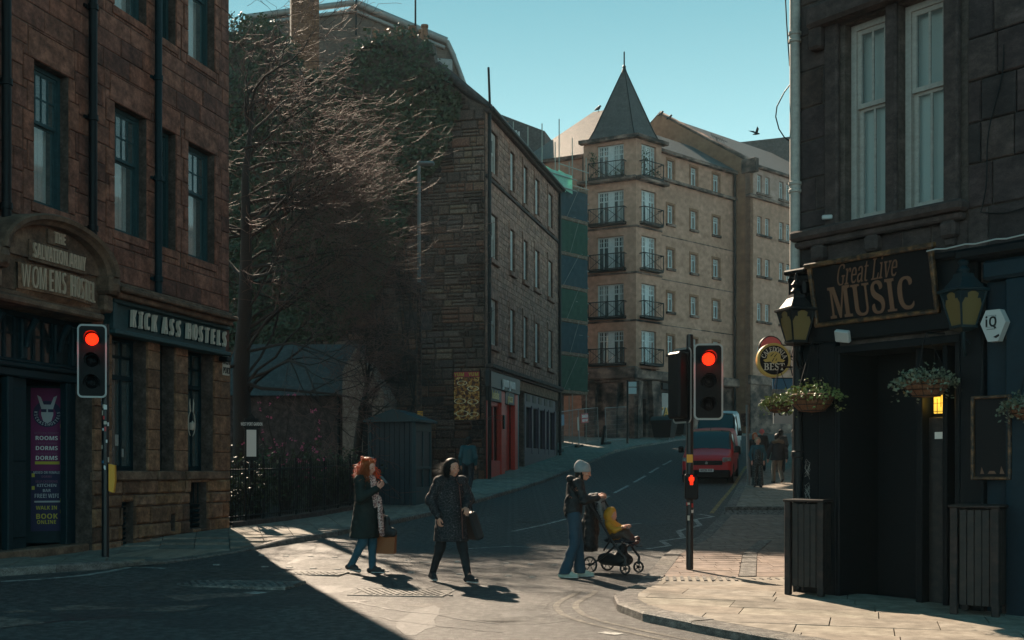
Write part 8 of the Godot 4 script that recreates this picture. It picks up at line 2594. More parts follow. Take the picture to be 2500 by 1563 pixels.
func person(label: String, where: Transform3D, pose: Dictionary, wear: Dictionary, cell := 0.017, fine := true) -> Node3D:
	var J := base_pose()
	for k in pose: J[k] = pose[k]
	var t := thing("person", label, "person", where, wear.get("group", ""))
	var f: Vector3 = J.face.normalized()
	var Z := Vector3(0, 0, 1)
	# one continuous body
	var sk := MB.new()
	nets(sk, [[J.chest, 0.11, J.pelvis, 0.12, Z, 1.4], [J.shL, 0.05, J.shR, 0.05], [J.chest, 0.1, J.neck, 0.05], [J.neck, 0.052, J.head + Vector3(0, -0.06, -0.01), 0.052],
		[J.hipL, 0.075, J.kneeL, 0.05], [J.kneeL, 0.048, J.ankL, 0.035], [J.hipR, 0.075, J.kneeR, 0.05], [J.kneeR, 0.048, J.ankR, 0.035], [J.ankL, 0.034, J.toeL, 0.025], [J.ankR, 0.034, J.toeR, 0.025],
		[J.shL, 0.048, J.elL, 0.036], [J.elL, 0.036, J.waL, 0.026], [J.shR, 0.048, J.elR, 0.036], [J.elR, 0.036, J.waR, 0.026], [J.head, 0.07, J.head + f * 0.01, 0.07]], maxf(cell, 0.02), 0.03)
	nets(sk, head_bones(J.head, f), 0.0065 if fine else 0.014, 0.014)
	if fine:
		hand(sk, J.waL, J.hdL, J.bkL, J.curlL, -1.0); hand(sk, J.waR, J.hdR, J.bkR, J.curlR, 1.0)
	else:
		for h in [["waL", "hdL"], ["waR", "hdR"]]: nets(sk, [[J[h[0]], 0.025, J[h[0]] + J[h[1]].normalized() * 0.09, 0.03], [J[h[0]] + J[h[1]].normalized() * 0.09, 0.026, J[h[0]] + J[h[1]].normalized() * 0.15 + Z * 0.02, 0.014]], 0.014, 0.01)
	put("body", sk, M[wear.get("skin", "skin")], t)
	if fine:
		var s := Vector3.UP.cross(f).normalized(); var u := f.cross(s)
		var ey := MB.new()
		for e in [-1, 1]:
			ey.tube([J.head + s * e * 0.024 + u * 0.004 + f * 0.083, J.head + s * e * 0.044 + u * 0.004 + f * 0.074], [0.006, 0.005], 6)
			ey.tube([J.head + s * e * 0.018 + u * 0.03 + f * 0.092, J.head + s * e * 0.048 + u * 0.031 + f * 0.078], [0.004, 0.003], 5)
		put("eyes", ey, M.iron, t)
		var lp := MB.new(); lp.tube([J.head - s * 0.02 - u * 0.057 + f * 0.094, J.head - u * 0.057 + f * 0.101, J.head + s * 0.02 - u * 0.057 + f * 0.094], [0.003, 0.006, 0.003], 5)
		put("lips", lp, M.sign_pink if wear.get("lips", false) else M[wear.get("skin", "skin")], t)
	# trousers
	var fl: float = wear.get("flare", 0.055)
	var tm := MB.new()
	var lb := []
	for d in ["L", "R"]:
		lb.append([J["hip" + d], 0.1, J["knee" + d], 0.07]); lb.append([J["knee" + d], 0.068, J["ank" + d] + Vector3(0, -0.03, 0), fl])
	lb.append([J.pelvis + Vector3(0, 0.06, 0), 0.13, (J.hipL + J.hipR) / 2, 0.13, Z, 1.3])
	nets(tm, lb, cell, 0.03, minf(J.ankL.y, J.ankR.y) - 0.03, 0.004)
	put("trousers", tm, M[wear.trousers], t)
	for d in ["L", "R"]:
		var sm := MB.new()
		var a: Vector3 = J["ank" + d]; var e: Vector3 = J["toe" + d]
		var heel: Vector3 = a - (Vector3(e.x - a.x, 0, e.z - a.z).normalized() * 0.05) + Vector3(0, -0.045, 0)
		nets(sm, [[heel, 0.042, e, 0.036], [a + Vector3(0, -0.01, 0), 0.045, a.lerp(e, 0.6) + Vector3(0, 0.0, 0), 0.042]], 0.012 if fine else 0.02, 0.02)
		var sh := put("shoe", sm, M[wear.shoe], t)
		if fine and wear.has("sole"):
			var so := MB.new()
			nets(so, [[heel + Vector3(0, -0.028, 0), 0.02, e + Vector3(0, -0.024, 0), 0.02, Vector3.UP, 1.5], [heel.lerp(e, 0.3) + Vector3(0, -0.026, 0), 0.042, e + Vector3(0, -0.022, 0), 0.04, Vector3.UP, 2.6]], 0.01, 0.01)
			put("sole", so, M[wear.sole], sh)
	# coat or jacket
	var hem: float = wear.get("hem", 0.85); var bulk: float = wear.get("bulk", 0.0)
	var cm := MB.new()
	var cb := [[J.chest + Vector3(0, 0.06, 0), 0.135 + bulk, J.pelvis + Vector3(0, 0.04, 0), 0.15 + bulk, Z, 1.3], [J.shL, 0.068 + bulk * 0.3, J.shR, 0.068 + bulk * 0.3], [J.chest + Vector3(0, 0.08, 0), 0.11 + bulk * 0.5, J.neck, 0.06]]
	if hem < 0.8:
		var hc: Vector3 = (J.kneeL + J.kneeR) / 2
		cb.append([J.pelvis, 0.155 + bulk, Vector3(lerpf(J.pelvis.x, hc.x, 0.7), hem, lerpf(J.pelvis.z, hc.z, 0.7) + wear.get("sway", 0.0)), 0.17 + bulk * 1.6, Z, 1.15])
	for d in ["L", "R"]:
		cb.append([J["sh" + d], 0.066 + bulk * 0.4, J["el" + d], 0.056 + bulk * 0.3]); cb.append([J["el" + d], 0.055 + bulk * 0.3, J["el" + d].lerp(J["wa" + d], 0.95), 0.044 + bulk * 0.2])
	nets(cm, cb, cell, 0.035, hem, wear.get("wrinkle", 0.005))
	put(wear.get("coat_name", "coat"), cm, M[wear.coat], t)
	return t

func cloth_mats() -> void:
	mat("coat_green", lin(0.012, 0.022, 0.018), 0.85, "cloth", 0.4, 0.5)
	mat("coat_black", lin(0.010, 0.011, 0.013), 0.7, "cloth", 0.35, 0.5)
	mat("coat_navy", lin(0.012, 0.016, 0.026), 0.75, "cloth", 0.4, 0.5)
	var sq := mat("coat_print", Color(1, 1, 1), 0.8); sq.albedo_texture = T.squiggle; sq.uv1_triplanar = true; sq.uv1_scale = Vector3.ONE * 2.2
	var sp := mat("scarf", Color(1, 1, 1), 0.9); sp.albedo_texture = T.spots; sp.uv1_triplanar = true; sp.uv1_scale = Vector3.ONE * 2.6
	mat("denim_teal", lin(0.03, 0.11, 0.16), 0.85, "cloth", 0.3, 0.4)
	mat("denim_blue", lin(0.025, 0.07, 0.11), 0.85, "cloth", 0.3, 0.4)
	mat("trouser_black", lin(0.012, 0.012, 0.014), 0.8, "cloth", 0.3, 0.4)
	mat("shoe_black", lin(0.02, 0.02, 0.022), 0.6)
	mat("shoe_green", lin(0.35, 0.40, 0.34), 0.6)
	mat("sole_white", lin(0.55, 0.53, 0.50), 0.7)
	mat("hair_red", lin(0.55, 0.15, 0.03), 0.45, "", 1.0, 0.0, 0.6)
	M.hair_red.backlight_enabled = true; M.hair_red.backlight = Color(1.0, 0.56, 0.2)
	mat("hair_dark", lin(0.010, 0.007, 0.006), 0.6, "", 1.0, 0.0, 0.35)
	mat("hair_grey", lin(0.35, 0.25, 0.15), 0.5)
	mat("knit_grey", lin(0.42, 0.42, 0.42), 0.9, "cloth", 0.12, 0.8)
	mat("bag_brown", lin(0.42, 0.14, 0.05), 0.8, "cloth", 0.5, 0.3)
	mat("bag_black", lin(0.014, 0.014, 0.016), 0.6)
	mat("teal_jacket", lin(0.01, 0.11, 0.14), 0.6, "cloth", 0.3, 0.4)
	mat("denim_jacket", lin(0.02, 0.12, 0.16), 0.8, "cloth", 0.3, 0.4)
	mat("dungarees", lin(0.13, 0.15, 0.15), 0.85, "soot", 0.25, 0.3)
	mat("beige", lin(0.28, 0.22, 0.17), 0.85, "cloth", 0.3, 0.3)
	mat("fur", lin(0.30, 0.20, 0.13), 0.95, "rubble", 0.12, 1.2)
	mat("yellow_coat", lin(0.78, 0.36, 0.02), 0.6, "cloth", 0.25, 0.3)
	mat("boot_brown", lin(0.09, 0.022, 0.015), 0.6)
	mat("child_trouser", lin(0.07, 0.045, 0.035), 0.85)

func cap_hair(mb: MB, c: Vector3, f: Vector3, len_: float, r := 0.012) -> void:
	var s := Vector3.UP.cross(f).normalized(); var u := f.cross(s)
	var b := [[c + u * 0.05 - f * 0.035, 0.086 + r, c + u * 0.06 - f * 0.012, 0.078 + r, s, 1.1], [c - f * 0.045 + u * 0.02, 0.075 + r, c - f * 0.06 - u * len_, 0.06 + r]]
	for e in [-1, 1]: b.append([c + s * e * 0.055 - f * 0.02 + u * 0.05, 0.04 + r * 0.5, c + s * e * 0.072 - f * 0.025 - u * len_ * 0.8, 0.03 + r * 0.5])
	nets(mb, b, 0.011, 0.03)
func curl(mb: MB, root: Vector3, tip: Vector3, amp: float, turns: float, rad: float, g: RandomNumberGenerator) -> void:
	var pts := []; var rr := []
	var n := 12
	var d := (tip - root).normalized()
	var a := d.cross(Vector3(0.3, 0.2, 0.9)).normalized(); var b := d.cross(a)
	var ph := g.randf() * TAU
	for k in n + 1:
		var t := float(k) / n
		pts.append(root.lerp(tip, t) + (a * cos(ph + t * turns * TAU) + b * sin(ph + t * turns * TAU)) * amp * (0.4 + 0.6 * t))
		rr.append(rad * (1.0 - 0.55 * t))
	mb.tube(pts, rr, 4, false)

func people() -> void:
	cloth_mats()
	var g := RandomNumberGenerator.new(); g.seed = 77
	# --- woman with long curly red hair
	var p := gp(893, 1400)
	var face := Vector3(0.12, -0.28, 1).normalized()
	var t := person("woman with long curly red hair in a dark green coat reading her phone", at(p.x, p.y, p.z, 1.15),
		{"kneeL": Vector3(0.08, 0.47, 0.06), "ankL": Vector3(0.07, 0.085, 0.07), "toeL": Vector3(0.08, 0.035, 0.24), "kneeR": Vector3(-0.09, 0.46, 0.0), "ankR": Vector3(-0.10, 0.14, -0.2), "toeR": Vector3(-0.11, 0.045, -0.05),
		"elR": Vector3(-0.24, 1.10, 0.05), "waR": Vector3(-0.09, 1.25, 0.25), "hdR": Vector3(0.3, 0.55, 0.55), "bkR": Vector3(-0.5, -0.6, 0.6), "curlR": 0.55, "elL": Vector3(0.25, 1.08, 0.0), "waL": Vector3(0.22, 0.88, 0.14), "hdL": Vector3(0, -1, 0.3), "curlL": 1.0,
		"face": face, "head": Vector3(0.0, 1.565, 0.045)},
		{"coat": "coat_green", "hem": 0.52, "bulk": 0.045, "trousers": "denim_teal", "flare": 0.05, "shoe": "shoe_black", "sole": "sole_white", "skin": "skin_pale", "lips": true, "sway": -0.05})
	var hc := Vector3(0.0, 1.565, 0.045)
	var hm := MB.new()
	cap_hair(hm, hc, face, 0.07, 0.008)
	put("hair_mass", hm, M.hair_red, t)
	var cu := MB.new()
	var s := Vector3.UP.cross(face).normalized()
	for k in 560:
		var a := g.randf_range(1.0, TAU - 1.0)     # around the head, open at the face
		var rd := (face * cos(a) + s * sin(a))
		var root := hc + rd * 0.085 + Vector3(0, g.randf_range(0.0, 0.115), 0) - rd * 0.03
		var drop := g.randf_range(0.14, 0.34) * (0.7 + 0.3 * (1.0 - cos(a)) * 0.5)
		var tip := root + rd * g.randf_range(0.03, 0.19) + Vector3(0, -drop, 0)
		curl(cu, root, tip, g.randf_range(0.008, 0.02), g.randf_range(1.5, 3.5), g.randf_range(0.003, 0.006), g)
	for k in 60:
		var a := g.randf() * TAU
		var root := hc + Vector3(0, 0.11, 0) + (face * cos(a) + s * sin(a)) * 0.05
		curl(cu, root, root + (face * cos(a) + s * sin(a)) * 0.07 + Vector3(0, g.randf_range(-0.04, 0.03), 0), 0.012, 2.0, 0.005, g)
	put("curls", cu, M.hair_red, t)
	var sc := MB.new()
	nets(sc, [[Vector3(-0.09, 1.42, 0.06), 0.035, Vector3(0.09, 1.42, 0.06), 0.035], [Vector3(0.02, 1.38, 0.13), 0.045, Vector3(0.03, 1.1, 0.215), 0.05, Vector3(0, 0, 1), 1.7], [Vector3(0.03, 1.1, 0.215), 0.05, Vector3(0.06, 0.66, 0.235), 0.065, Vector3(0, 0, 1), 1.9], [Vector3(-0.04, 1.38, 0.12), 0.04, Vector3(-0.02, 1.0, 0.22), 0.045, Vector3(0, 0, 1), 1.9]], 0.013, 0.02, -1e9, 0.006)
	put("scarf", sc, M.scarf, t)
	var fr := MB.new()
	for k in 12: fr.tube([Vector3(0.0 + k * 0.011, 0.62, 0.235), Vector3(-0.01 + k * 0.012, 0.54 + g.randf() * 0.02, 0.24 + g.randf() * 0.02)], [0.006, 0.003], 4)
	put("fringe", fr, M.scarf, t)
	var ph := thing("mobile_phone", "mobile phone held up by the red-haired woman", "phone", t.transform)
	var phm := MB.new(); phm.xf = Transform3D(Basis(Vector3.RIGHT, -0.75), Vector3(-0.045, 1.375, 0.335)); phm.cbox(-0.035, -0.07, -0.005, 0.035, 0.07, 0.005, 0.004)
	put("case", phm, M.bracket_black, ph)
	var phs := MB.new(); phs.xf = Transform3D(Basis(Vector3.RIGHT, -0.75), Vector3(-0.045, 1.375, 0.335)); phs.box(-0.032, -0.066, -0.0065, 0.032, 0.066, -0.0052)
	put("screen", phs, M.dark_glass, ph)
	var bg := thing("shoulder_bag", "black handbag hanging at the red-haired woman's side", "bag", t.transform)
	var bm := MB.new(); nets(bm, [[Vector3(0.2, 0.8, 0.24), 0.05, Vector3(0.22, 0.62, 0.20), 0.09, Vector3(1, 0, 0), 1.5], [Vector3(0.22, 0.62, 0.2), 0.09, Vector3(0.2, 0.60, 0.34), 0.07, Vector3(1, 0, 0), 1.5]], 0.016, 0.04)
	put("pouch", bm, M.bag_black, bg)
	var bs := MB.new(); bs.tube([Vector3(0.21, 0.78, 0.2), Vector3(0.22, 0.86, 0.16), Vector3(0.21, 0.79, 0.29)], [0.008, 0.008, 0.008], 5)
	put("strap", bs, M.bag_black, bg)
	var pb := thing("paper_bag", "brown paper carrier bag held low by the red-haired woman", "bag", t.transform)
	var pm := MB.new(); pm.xf = Transform3D(Basis(Vector3.UP, 0.2), Vector3(0.25, 0.28, 0.2))
	var q0 := [Vector3(-0.06, 0, -0.14), Vector3(0.06, 0, -0.14), Vector3(0.06, 0, 0.14), Vector3(-0.06, 0, 0.14)]; var q1 := [Vector3(-0.04, 0.34, -0.12), Vector3(0.03, 0.36, -0.12), Vector3(0.05, 0.34, 0.15), Vector3(-0.03, 0.35, 0.15)]
	for k in 4:
		var j := (k + 1) % 4
		pm.quad(q0[j], q0[k], q1[k], q1[j])
	pm.quad(q0[0], q0[1], q0[2], q0[3])
	put("sack", pm, M.bag_brown, pb)
	var phn := MB.new(); phn.xf = pm.xf; phn.tube([Vector3(0, 0.34, -0.06), Vector3(-0.02, 0.55, -0.03), Vector3(0, 0.34, 0.07)], [0.006, 0.006, 0.006], 4)
	put("handle", phn, M.bag_brown, pb)
	# --- woman with dark windblown hair
	p = gp(1100, 1421)
	face = Vector3(0.18, -0.1, 1).normalized()
	var w2 := person("woman with windblown dark hair striding in a dark patterned coat", at(p.x, p.y, p.z, 0.55),
		{"kneeL": Vector3(0.11, 0.48, 0.14), "ankL": Vector3(0.13, 0.095, 0.27), "toeL": Vector3(0.15, 0.045, 0.44), "kneeR": Vector3(-0.12, 0.47, -0.08), "ankR": Vector3(-0.16, 0.12, -0.24), "toeR": Vector3(-0.19, 0.04, -0.09),
		"elR": Vector3(-0.28, 1.12, -0.06), "waR": Vector3(-0.24, 0.9, 0.1), "elL": Vector3(0.26, 1.12, 0.06), "waL": Vector3(0.10, 1.02, 0.26), "hdL": Vector3(-0.3, -0.3, 0.7), "bkL": Vector3(0.2, 0.85, 0.4), "curlL": 0.5, "curlR": 0.6,
		"face": face, "head": Vector3(0.01, 1.555, 0.03)},
		{"coat": "coat_print", "hem": 0.56, "bulk": 0.05, "trousers": "trouser_black", "flare": 0.046, "shoe": "shoe_black", "sole": "sole_white", "wrinkle": 0.006})
	hc = Vector3(0.01, 1.555, 0.03)
	hm = MB.new(); cap_hair(hm, hc, face, 0.06, 0.006)
	put("hair_mass", hm, M.hair_dark, w2)
	cu = MB.new()
	s = Vector3.UP.cross(face).normalized()
	for k in 320:
		var a := g.randf_range(0.85, TAU - 0.85)
		var rd := face * cos(a) + s * sin(a)
		var root := hc + rd * 0.07 + Vector3(0, g.randf_range(0.0, 0.11), 0)
		curl(cu, root, root + rd * g.randf_range(0.02, 0.07) + Vector3(-0.04, -g.randf_range(0.08, 0.25), -0.03), 0.009, 1.2, 0.0045, g)
	for k in 30:
		var root := hc + Vector3(-0.075, g.randf_range(-0.08, 0.1), -0.03)
		curl(cu, root, root + Vector3(-g.randf_range(0.06, 0.20), g.randf_range(-0.14, 0.0), -0.05), 0.012, 0.8, 0.0018, g)
	put("loose_strands", cu, M.hair_dark, w2)
	var sw := MB.new(); nets(sw, [[Vector3(0, 1.3, 0.07), 0.075, Vector3(0, 1.4, 0.03), 0.06]], 0.015, 0.02)
	put("jumper", sw, M.coat_black, w2)
	var zp := MB.new(); zp.tube([Vector3(0.04, 1.32, 0.165), Vector3(0.05, 1.1, 0.2), Vector3(0.06, 0.85, 0.215), Vector3(0.07, 0.6, 0.22)], [0.008, 0.008, 0.008, 0.008], 4)
	put("zip", zp, M.boot_brown, w2)
	bg = thing("leather_bag", "black angular bag on the striding dark-haired woman's shoulder", "bag", w2.transform)
	bm = MB.new(); bm.xf = Transform3D(Basis(Vector3.FORWARD, -0.35), Vector3(0.34, 0.78, -0.02)); bm.cbox(-0.07, -0.22, -0.15, 0.07, 0.18, 0.15, 0.03)
	put("pouch", bm, M.bag_black, bg)
	bs = MB.new(); bs.tube([Vector3(0.3, 0.95, 0.08), Vector3(0.22, 1.40, 0.03), Vector3(0.29, 0.95, -0.12)], [0.012, 0.012, 0.012], 5)
	put("strap", bs, M.bag_black, bg)
	# --- mother and pushchair
	p = gp(1402, 1410)
	face = Vector3(0.05, -0.25, 1).normalized()
	var mo := person("person in a grey knitted hat and dark jacket pushing a pushchair", at(p.x, p.y, p.z, 1.5),
		{"kneeL": Vector3(0.1, 0.47, 0.06), "ankL": Vector3(0.1, 0.085, 0.08), "toeL": Vector3(0.12, 0.035, 0.25), "kneeR": Vector3(-0.1, 0.47, 0.0), "ankR": Vector3(-0.1, 0.085, -0.14), "toeR": Vector3(-0.12, 0.035, 0.03),
		"pelvis": Vector3(0, 0.92, -0.03), "chest": Vector3(0, 1.2, 0.02), "neck": Vector3(0, 1.39, 0.07), "head": Vector3(0, 1.50, 0.13), "shL": Vector3(0.165, 1.33, 0.05), "shR": Vector3(-0.165, 1.33, 0.05),
		"elL": Vector3(0.22, 1.1, 0.14), "waL": Vector3(0.12, 1.16, 0.34), "elR": Vector3(-0.22, 1.1, 0.14), "waR": Vector3(-0.12, 1.14, 0.34), "hdL": Vector3(-0.35, 0.25, 0.6), "hdR": Vector3(0.35, 0.25, 0.6), "bkL": Vector3(0.4, 0.8, -0.3), "bkR": Vector3(-0.4, 0.8, -0.3), "curlL": 0.8, "curlR": 0.8, "face": face},
		{"coat": "coat_black", "hem": 0.83, "bulk": 0.025, "trousers": "denim_blue", "flare": 0.085, "shoe": "shoe_green", "sole": "sole_white", "wrinkle": 0.009, "coat_name": "jacket"})
	hc = Vector3(0, 1.50, 0.13)
	hm = MB.new(); nets(hm, [[hc + Vector3(0, 0.05, -0.01), 0.105, hc + Vector3(0, 0.085, -0.045), 0.085], [hc + Vector3(0, 0.02, -0.03), 0.1, hc + Vector3(0, 0.03, 0.015), 0.09]], 0.012, 0.03, 1.495, 0.003)
	put("knitted_hat", hm, M.knit_grey, mo)
	var ri := MB.new()
	for k in 12:
		var a := PI * k / 12.0
		var pts := []; var rr := []
		for j in 9:
			var b := PI * j / 8.0
			pts.append(hc + Vector3(cos(a) * cos(b) * 0.107, 0.05 + sin(b) * 0.1, -0.015 + sin(a) * cos(b) * 0.107)); rr.append(0.004)
		ri.tube(pts, rr, 4, false)
	put("ribbing", ri, M.knit_grey, mo)
	var hh := MB.new(); nets(hh, [[hc + Vector3(0, -0.02, -0.07), 0.05, hc + Vector3(0, -0.1, -0.08), 0.04], [hc + Vector3(0.06, -0.02, -0.02), 0.025, hc + Vector3(0.05, -0.1, -0.02), 0.02], [hc + Vector3(-0.06, -0.02, -0.02), 0.025, hc + Vector3(-0.05, -0.1, -0.02), 0.02]], 0.013, 0.02)
	put("hair", hh, M.hair_dark, mo)
	var hd := MB.new(); nets(hd, [[Vector3(-0.1, 1.40, -0.06), 0.05, Vector3(0.1, 1.40, -0.06), 0.05], [Vector3(0.1, 1.4, -0.05), 0.04, Vector3(0.1, 1.38, 0.08), 0.03], [Vector3(-0.1, 1.4, -0.05), 0.04, Vector3(-0.1, 1.38, 0.08), 0.03]], 0.014, 0.03, -1e9, 0.006)
	put("hood", hd, M.coat_black, mo)
	pushchair()
	# --- walkers up the street
	var back := Vector3(0.1, 0, 1)
	p = gp(1143, 1206, 0.11)
	var m3 := person("man in a teal jacket walking uphill past the rubble gable", at(p.x, p.y, p.z, PI - 0.15), {"kneeL": Vector3(0.1, 0.48, 0.12), "ankL": Vector3(0.1, 0.09, 0.2), "toeL": Vector3(0.1, 0.05, 0.36), "ankR": Vector3(-0.1, 0.2, -0.28), "kneeR": Vector3(-0.1, 0.47, -0.05), "toeR": Vector3(-0.1, 0.07, -0.18)},
		{"coat": "teal_jacket", "hem": 0.82, "bulk": 0.02, "trousers": "coat_navy", "shoe": "beige", "coat_name": "jacket", "skin": "skin"}, 0.024, false)
	m3.scale = Vector3.ONE * 1.06
	hair_simple(m3, Vector3(0, 1.565, 0.02), "hair_dark", 0.04)
	p = gp(1850, 1190, 0.12)
	var d1 := person("woman in patterned dungarees and a teal denim jacket on the sunlit pavement", at(p.x, p.y, p.z, -0.15), {"elL": Vector3(0.25, 1.1, 0.0), "waL": Vector3(0.2, 0.9, 0.12), "elR": Vector3(-0.25, 1.1, 0.0), "waR": Vector3(-0.2, 0.9, 0.12)},
		{"coat": "denim_jacket", "hem": 0.9, "trousers": "dungarees", "flare": 0.11, "shoe": "shoe_black", "coat_name": "jacket", "skin": "skin_pale"}, 0.022, false)
	hair_simple(d1, Vector3(0, 1.565, 0.02), "hair_grey", 0.02)
	var bib := MB.new(); nets(bib, [[Vector3(0, 1.2, 0.09), 0.1, Vector3(0, 0.9, 0.08), 0.13, Vector3(0, 0, 1), 1.5]], 0.022, 0.02)
	put("bib", bib, M.dungarees, d1)
	p = gp(1898, 1180, 0.12)
	var d2 := person("person seen from behind in a dark parka with a fur-trimmed hood", at(p.x, p.y, p.z, PI + 0.1), {"ankR": Vector3(-0.11, 0.16, -0.2), "toeR": Vector3(-0.11, 0.05, -0.1), "kneeL": Vector3(0.1, 0.48, 0.08), "ankL": Vector3(0.1, 0.085, 0.1), "toeL": Vector3(0.1, 0.035, 0.26), "elL": Vector3(0.3, 1.1, -0.03), "waL": Vector3(0.33, 0.85, 0.0), "elR": Vector3(-0.3, 1.1, -0.03), "waR": Vector3(-0.33, 0.85, 0.0)},
		{"coat": "coat_navy", "hem": 0.78, "bulk": 0.055, "trousers": "beige", "flare": 0.07, "shoe": "shoe_black", "coat_name": "parka"}, 0.024, false)
	d2.scale = Vector3.ONE * 1.04
	var fu := MB.new(); nets(fu, [[Vector3(-0.16, 1.40, -0.06), 0.065, Vector3(0, 1.45, -0.11), 0.07], [Vector3(0.16, 1.40, -0.06), 0.065, Vector3(0, 1.45, -0.11), 0.07]], 0.02, 0.03, -1e9, 0.01)
	put("fur_trim", fu, M.fur, d2)
	hair_simple(d2, Vector3(0, 1.565, 0.02), "hair_dark", 0.03)
	var rs := [["woman with long auburn hair in black behind the dungarees", 1843, 1166, "hair_red", 0.2, "coat_black"], ["person in a pink hat behind the auburn-haired woman", 1860, 1150, "sign_pink", 0.0, "coat_black"], ["dark-clothed walker beyond the fur-hooded parka", 1907, 1152, "hair_dark", 0.05, "coat_black"]]
	for r in rs:
		p = gp(r[1], r[2], 0.12)
		var d3 := person(r[0], at(p.x, p.y, p.z, 0.1 if r[4] > 0.1 else PI), {"ankL": Vector3(0.1, 0.085, 0.1), "kneeL": Vector3(0.1, 0.48, 0.1)}, {"coat": r[5], "hem": 0.7, "bulk": 0.03, "trousers": "trouser_black", "shoe": "shoe_black"}, 0.03, false)
		hair_simple(d3, Vector3(0, 1.565, 0.02), r[3], r[4])
func hair_simple(t: Node3D, c: Vector3, m: String, len_: float) -> void:
	var hm := MB.new()
	cap_hair(hm, c, Vector3(0, 0, 1), len_, 0.012)
	put("hat" if m == "sign_pink" else "hair", hm, M[m], t)

func wheel(parent: Node3D, c: Vector3, r: float, w: float, spokes: int, called := "wheel") -> void:
	var n := part(called, parent, c)
	var ty := MB.new(); var pts := []; var rr := []
	for k in 25: pts.append(Vector3(cos(TAU * k / 24) * (r - w * 0.5), sin(TAU * k / 24) * (r - w * 0.5), 0)); rr.append(w * 0.5)
	ty.tube(pts, rr, 6, false)
	put("tyre", ty, M.rubber, n)
	var hb := MB.new()
	for k in spokes: hb.bar(Vector3.ZERO, Vector3(cos(TAU * k / spokes), sin(TAU * k / spokes), 0) * (r - w), 0.007, 4)
	hb.tube([Vector3(0, 0, -w * 0.7), Vector3(0, 0, w * 0.7)], [0.025, 0.025], 8)
	put("rim", hb, M.pole_black, n)

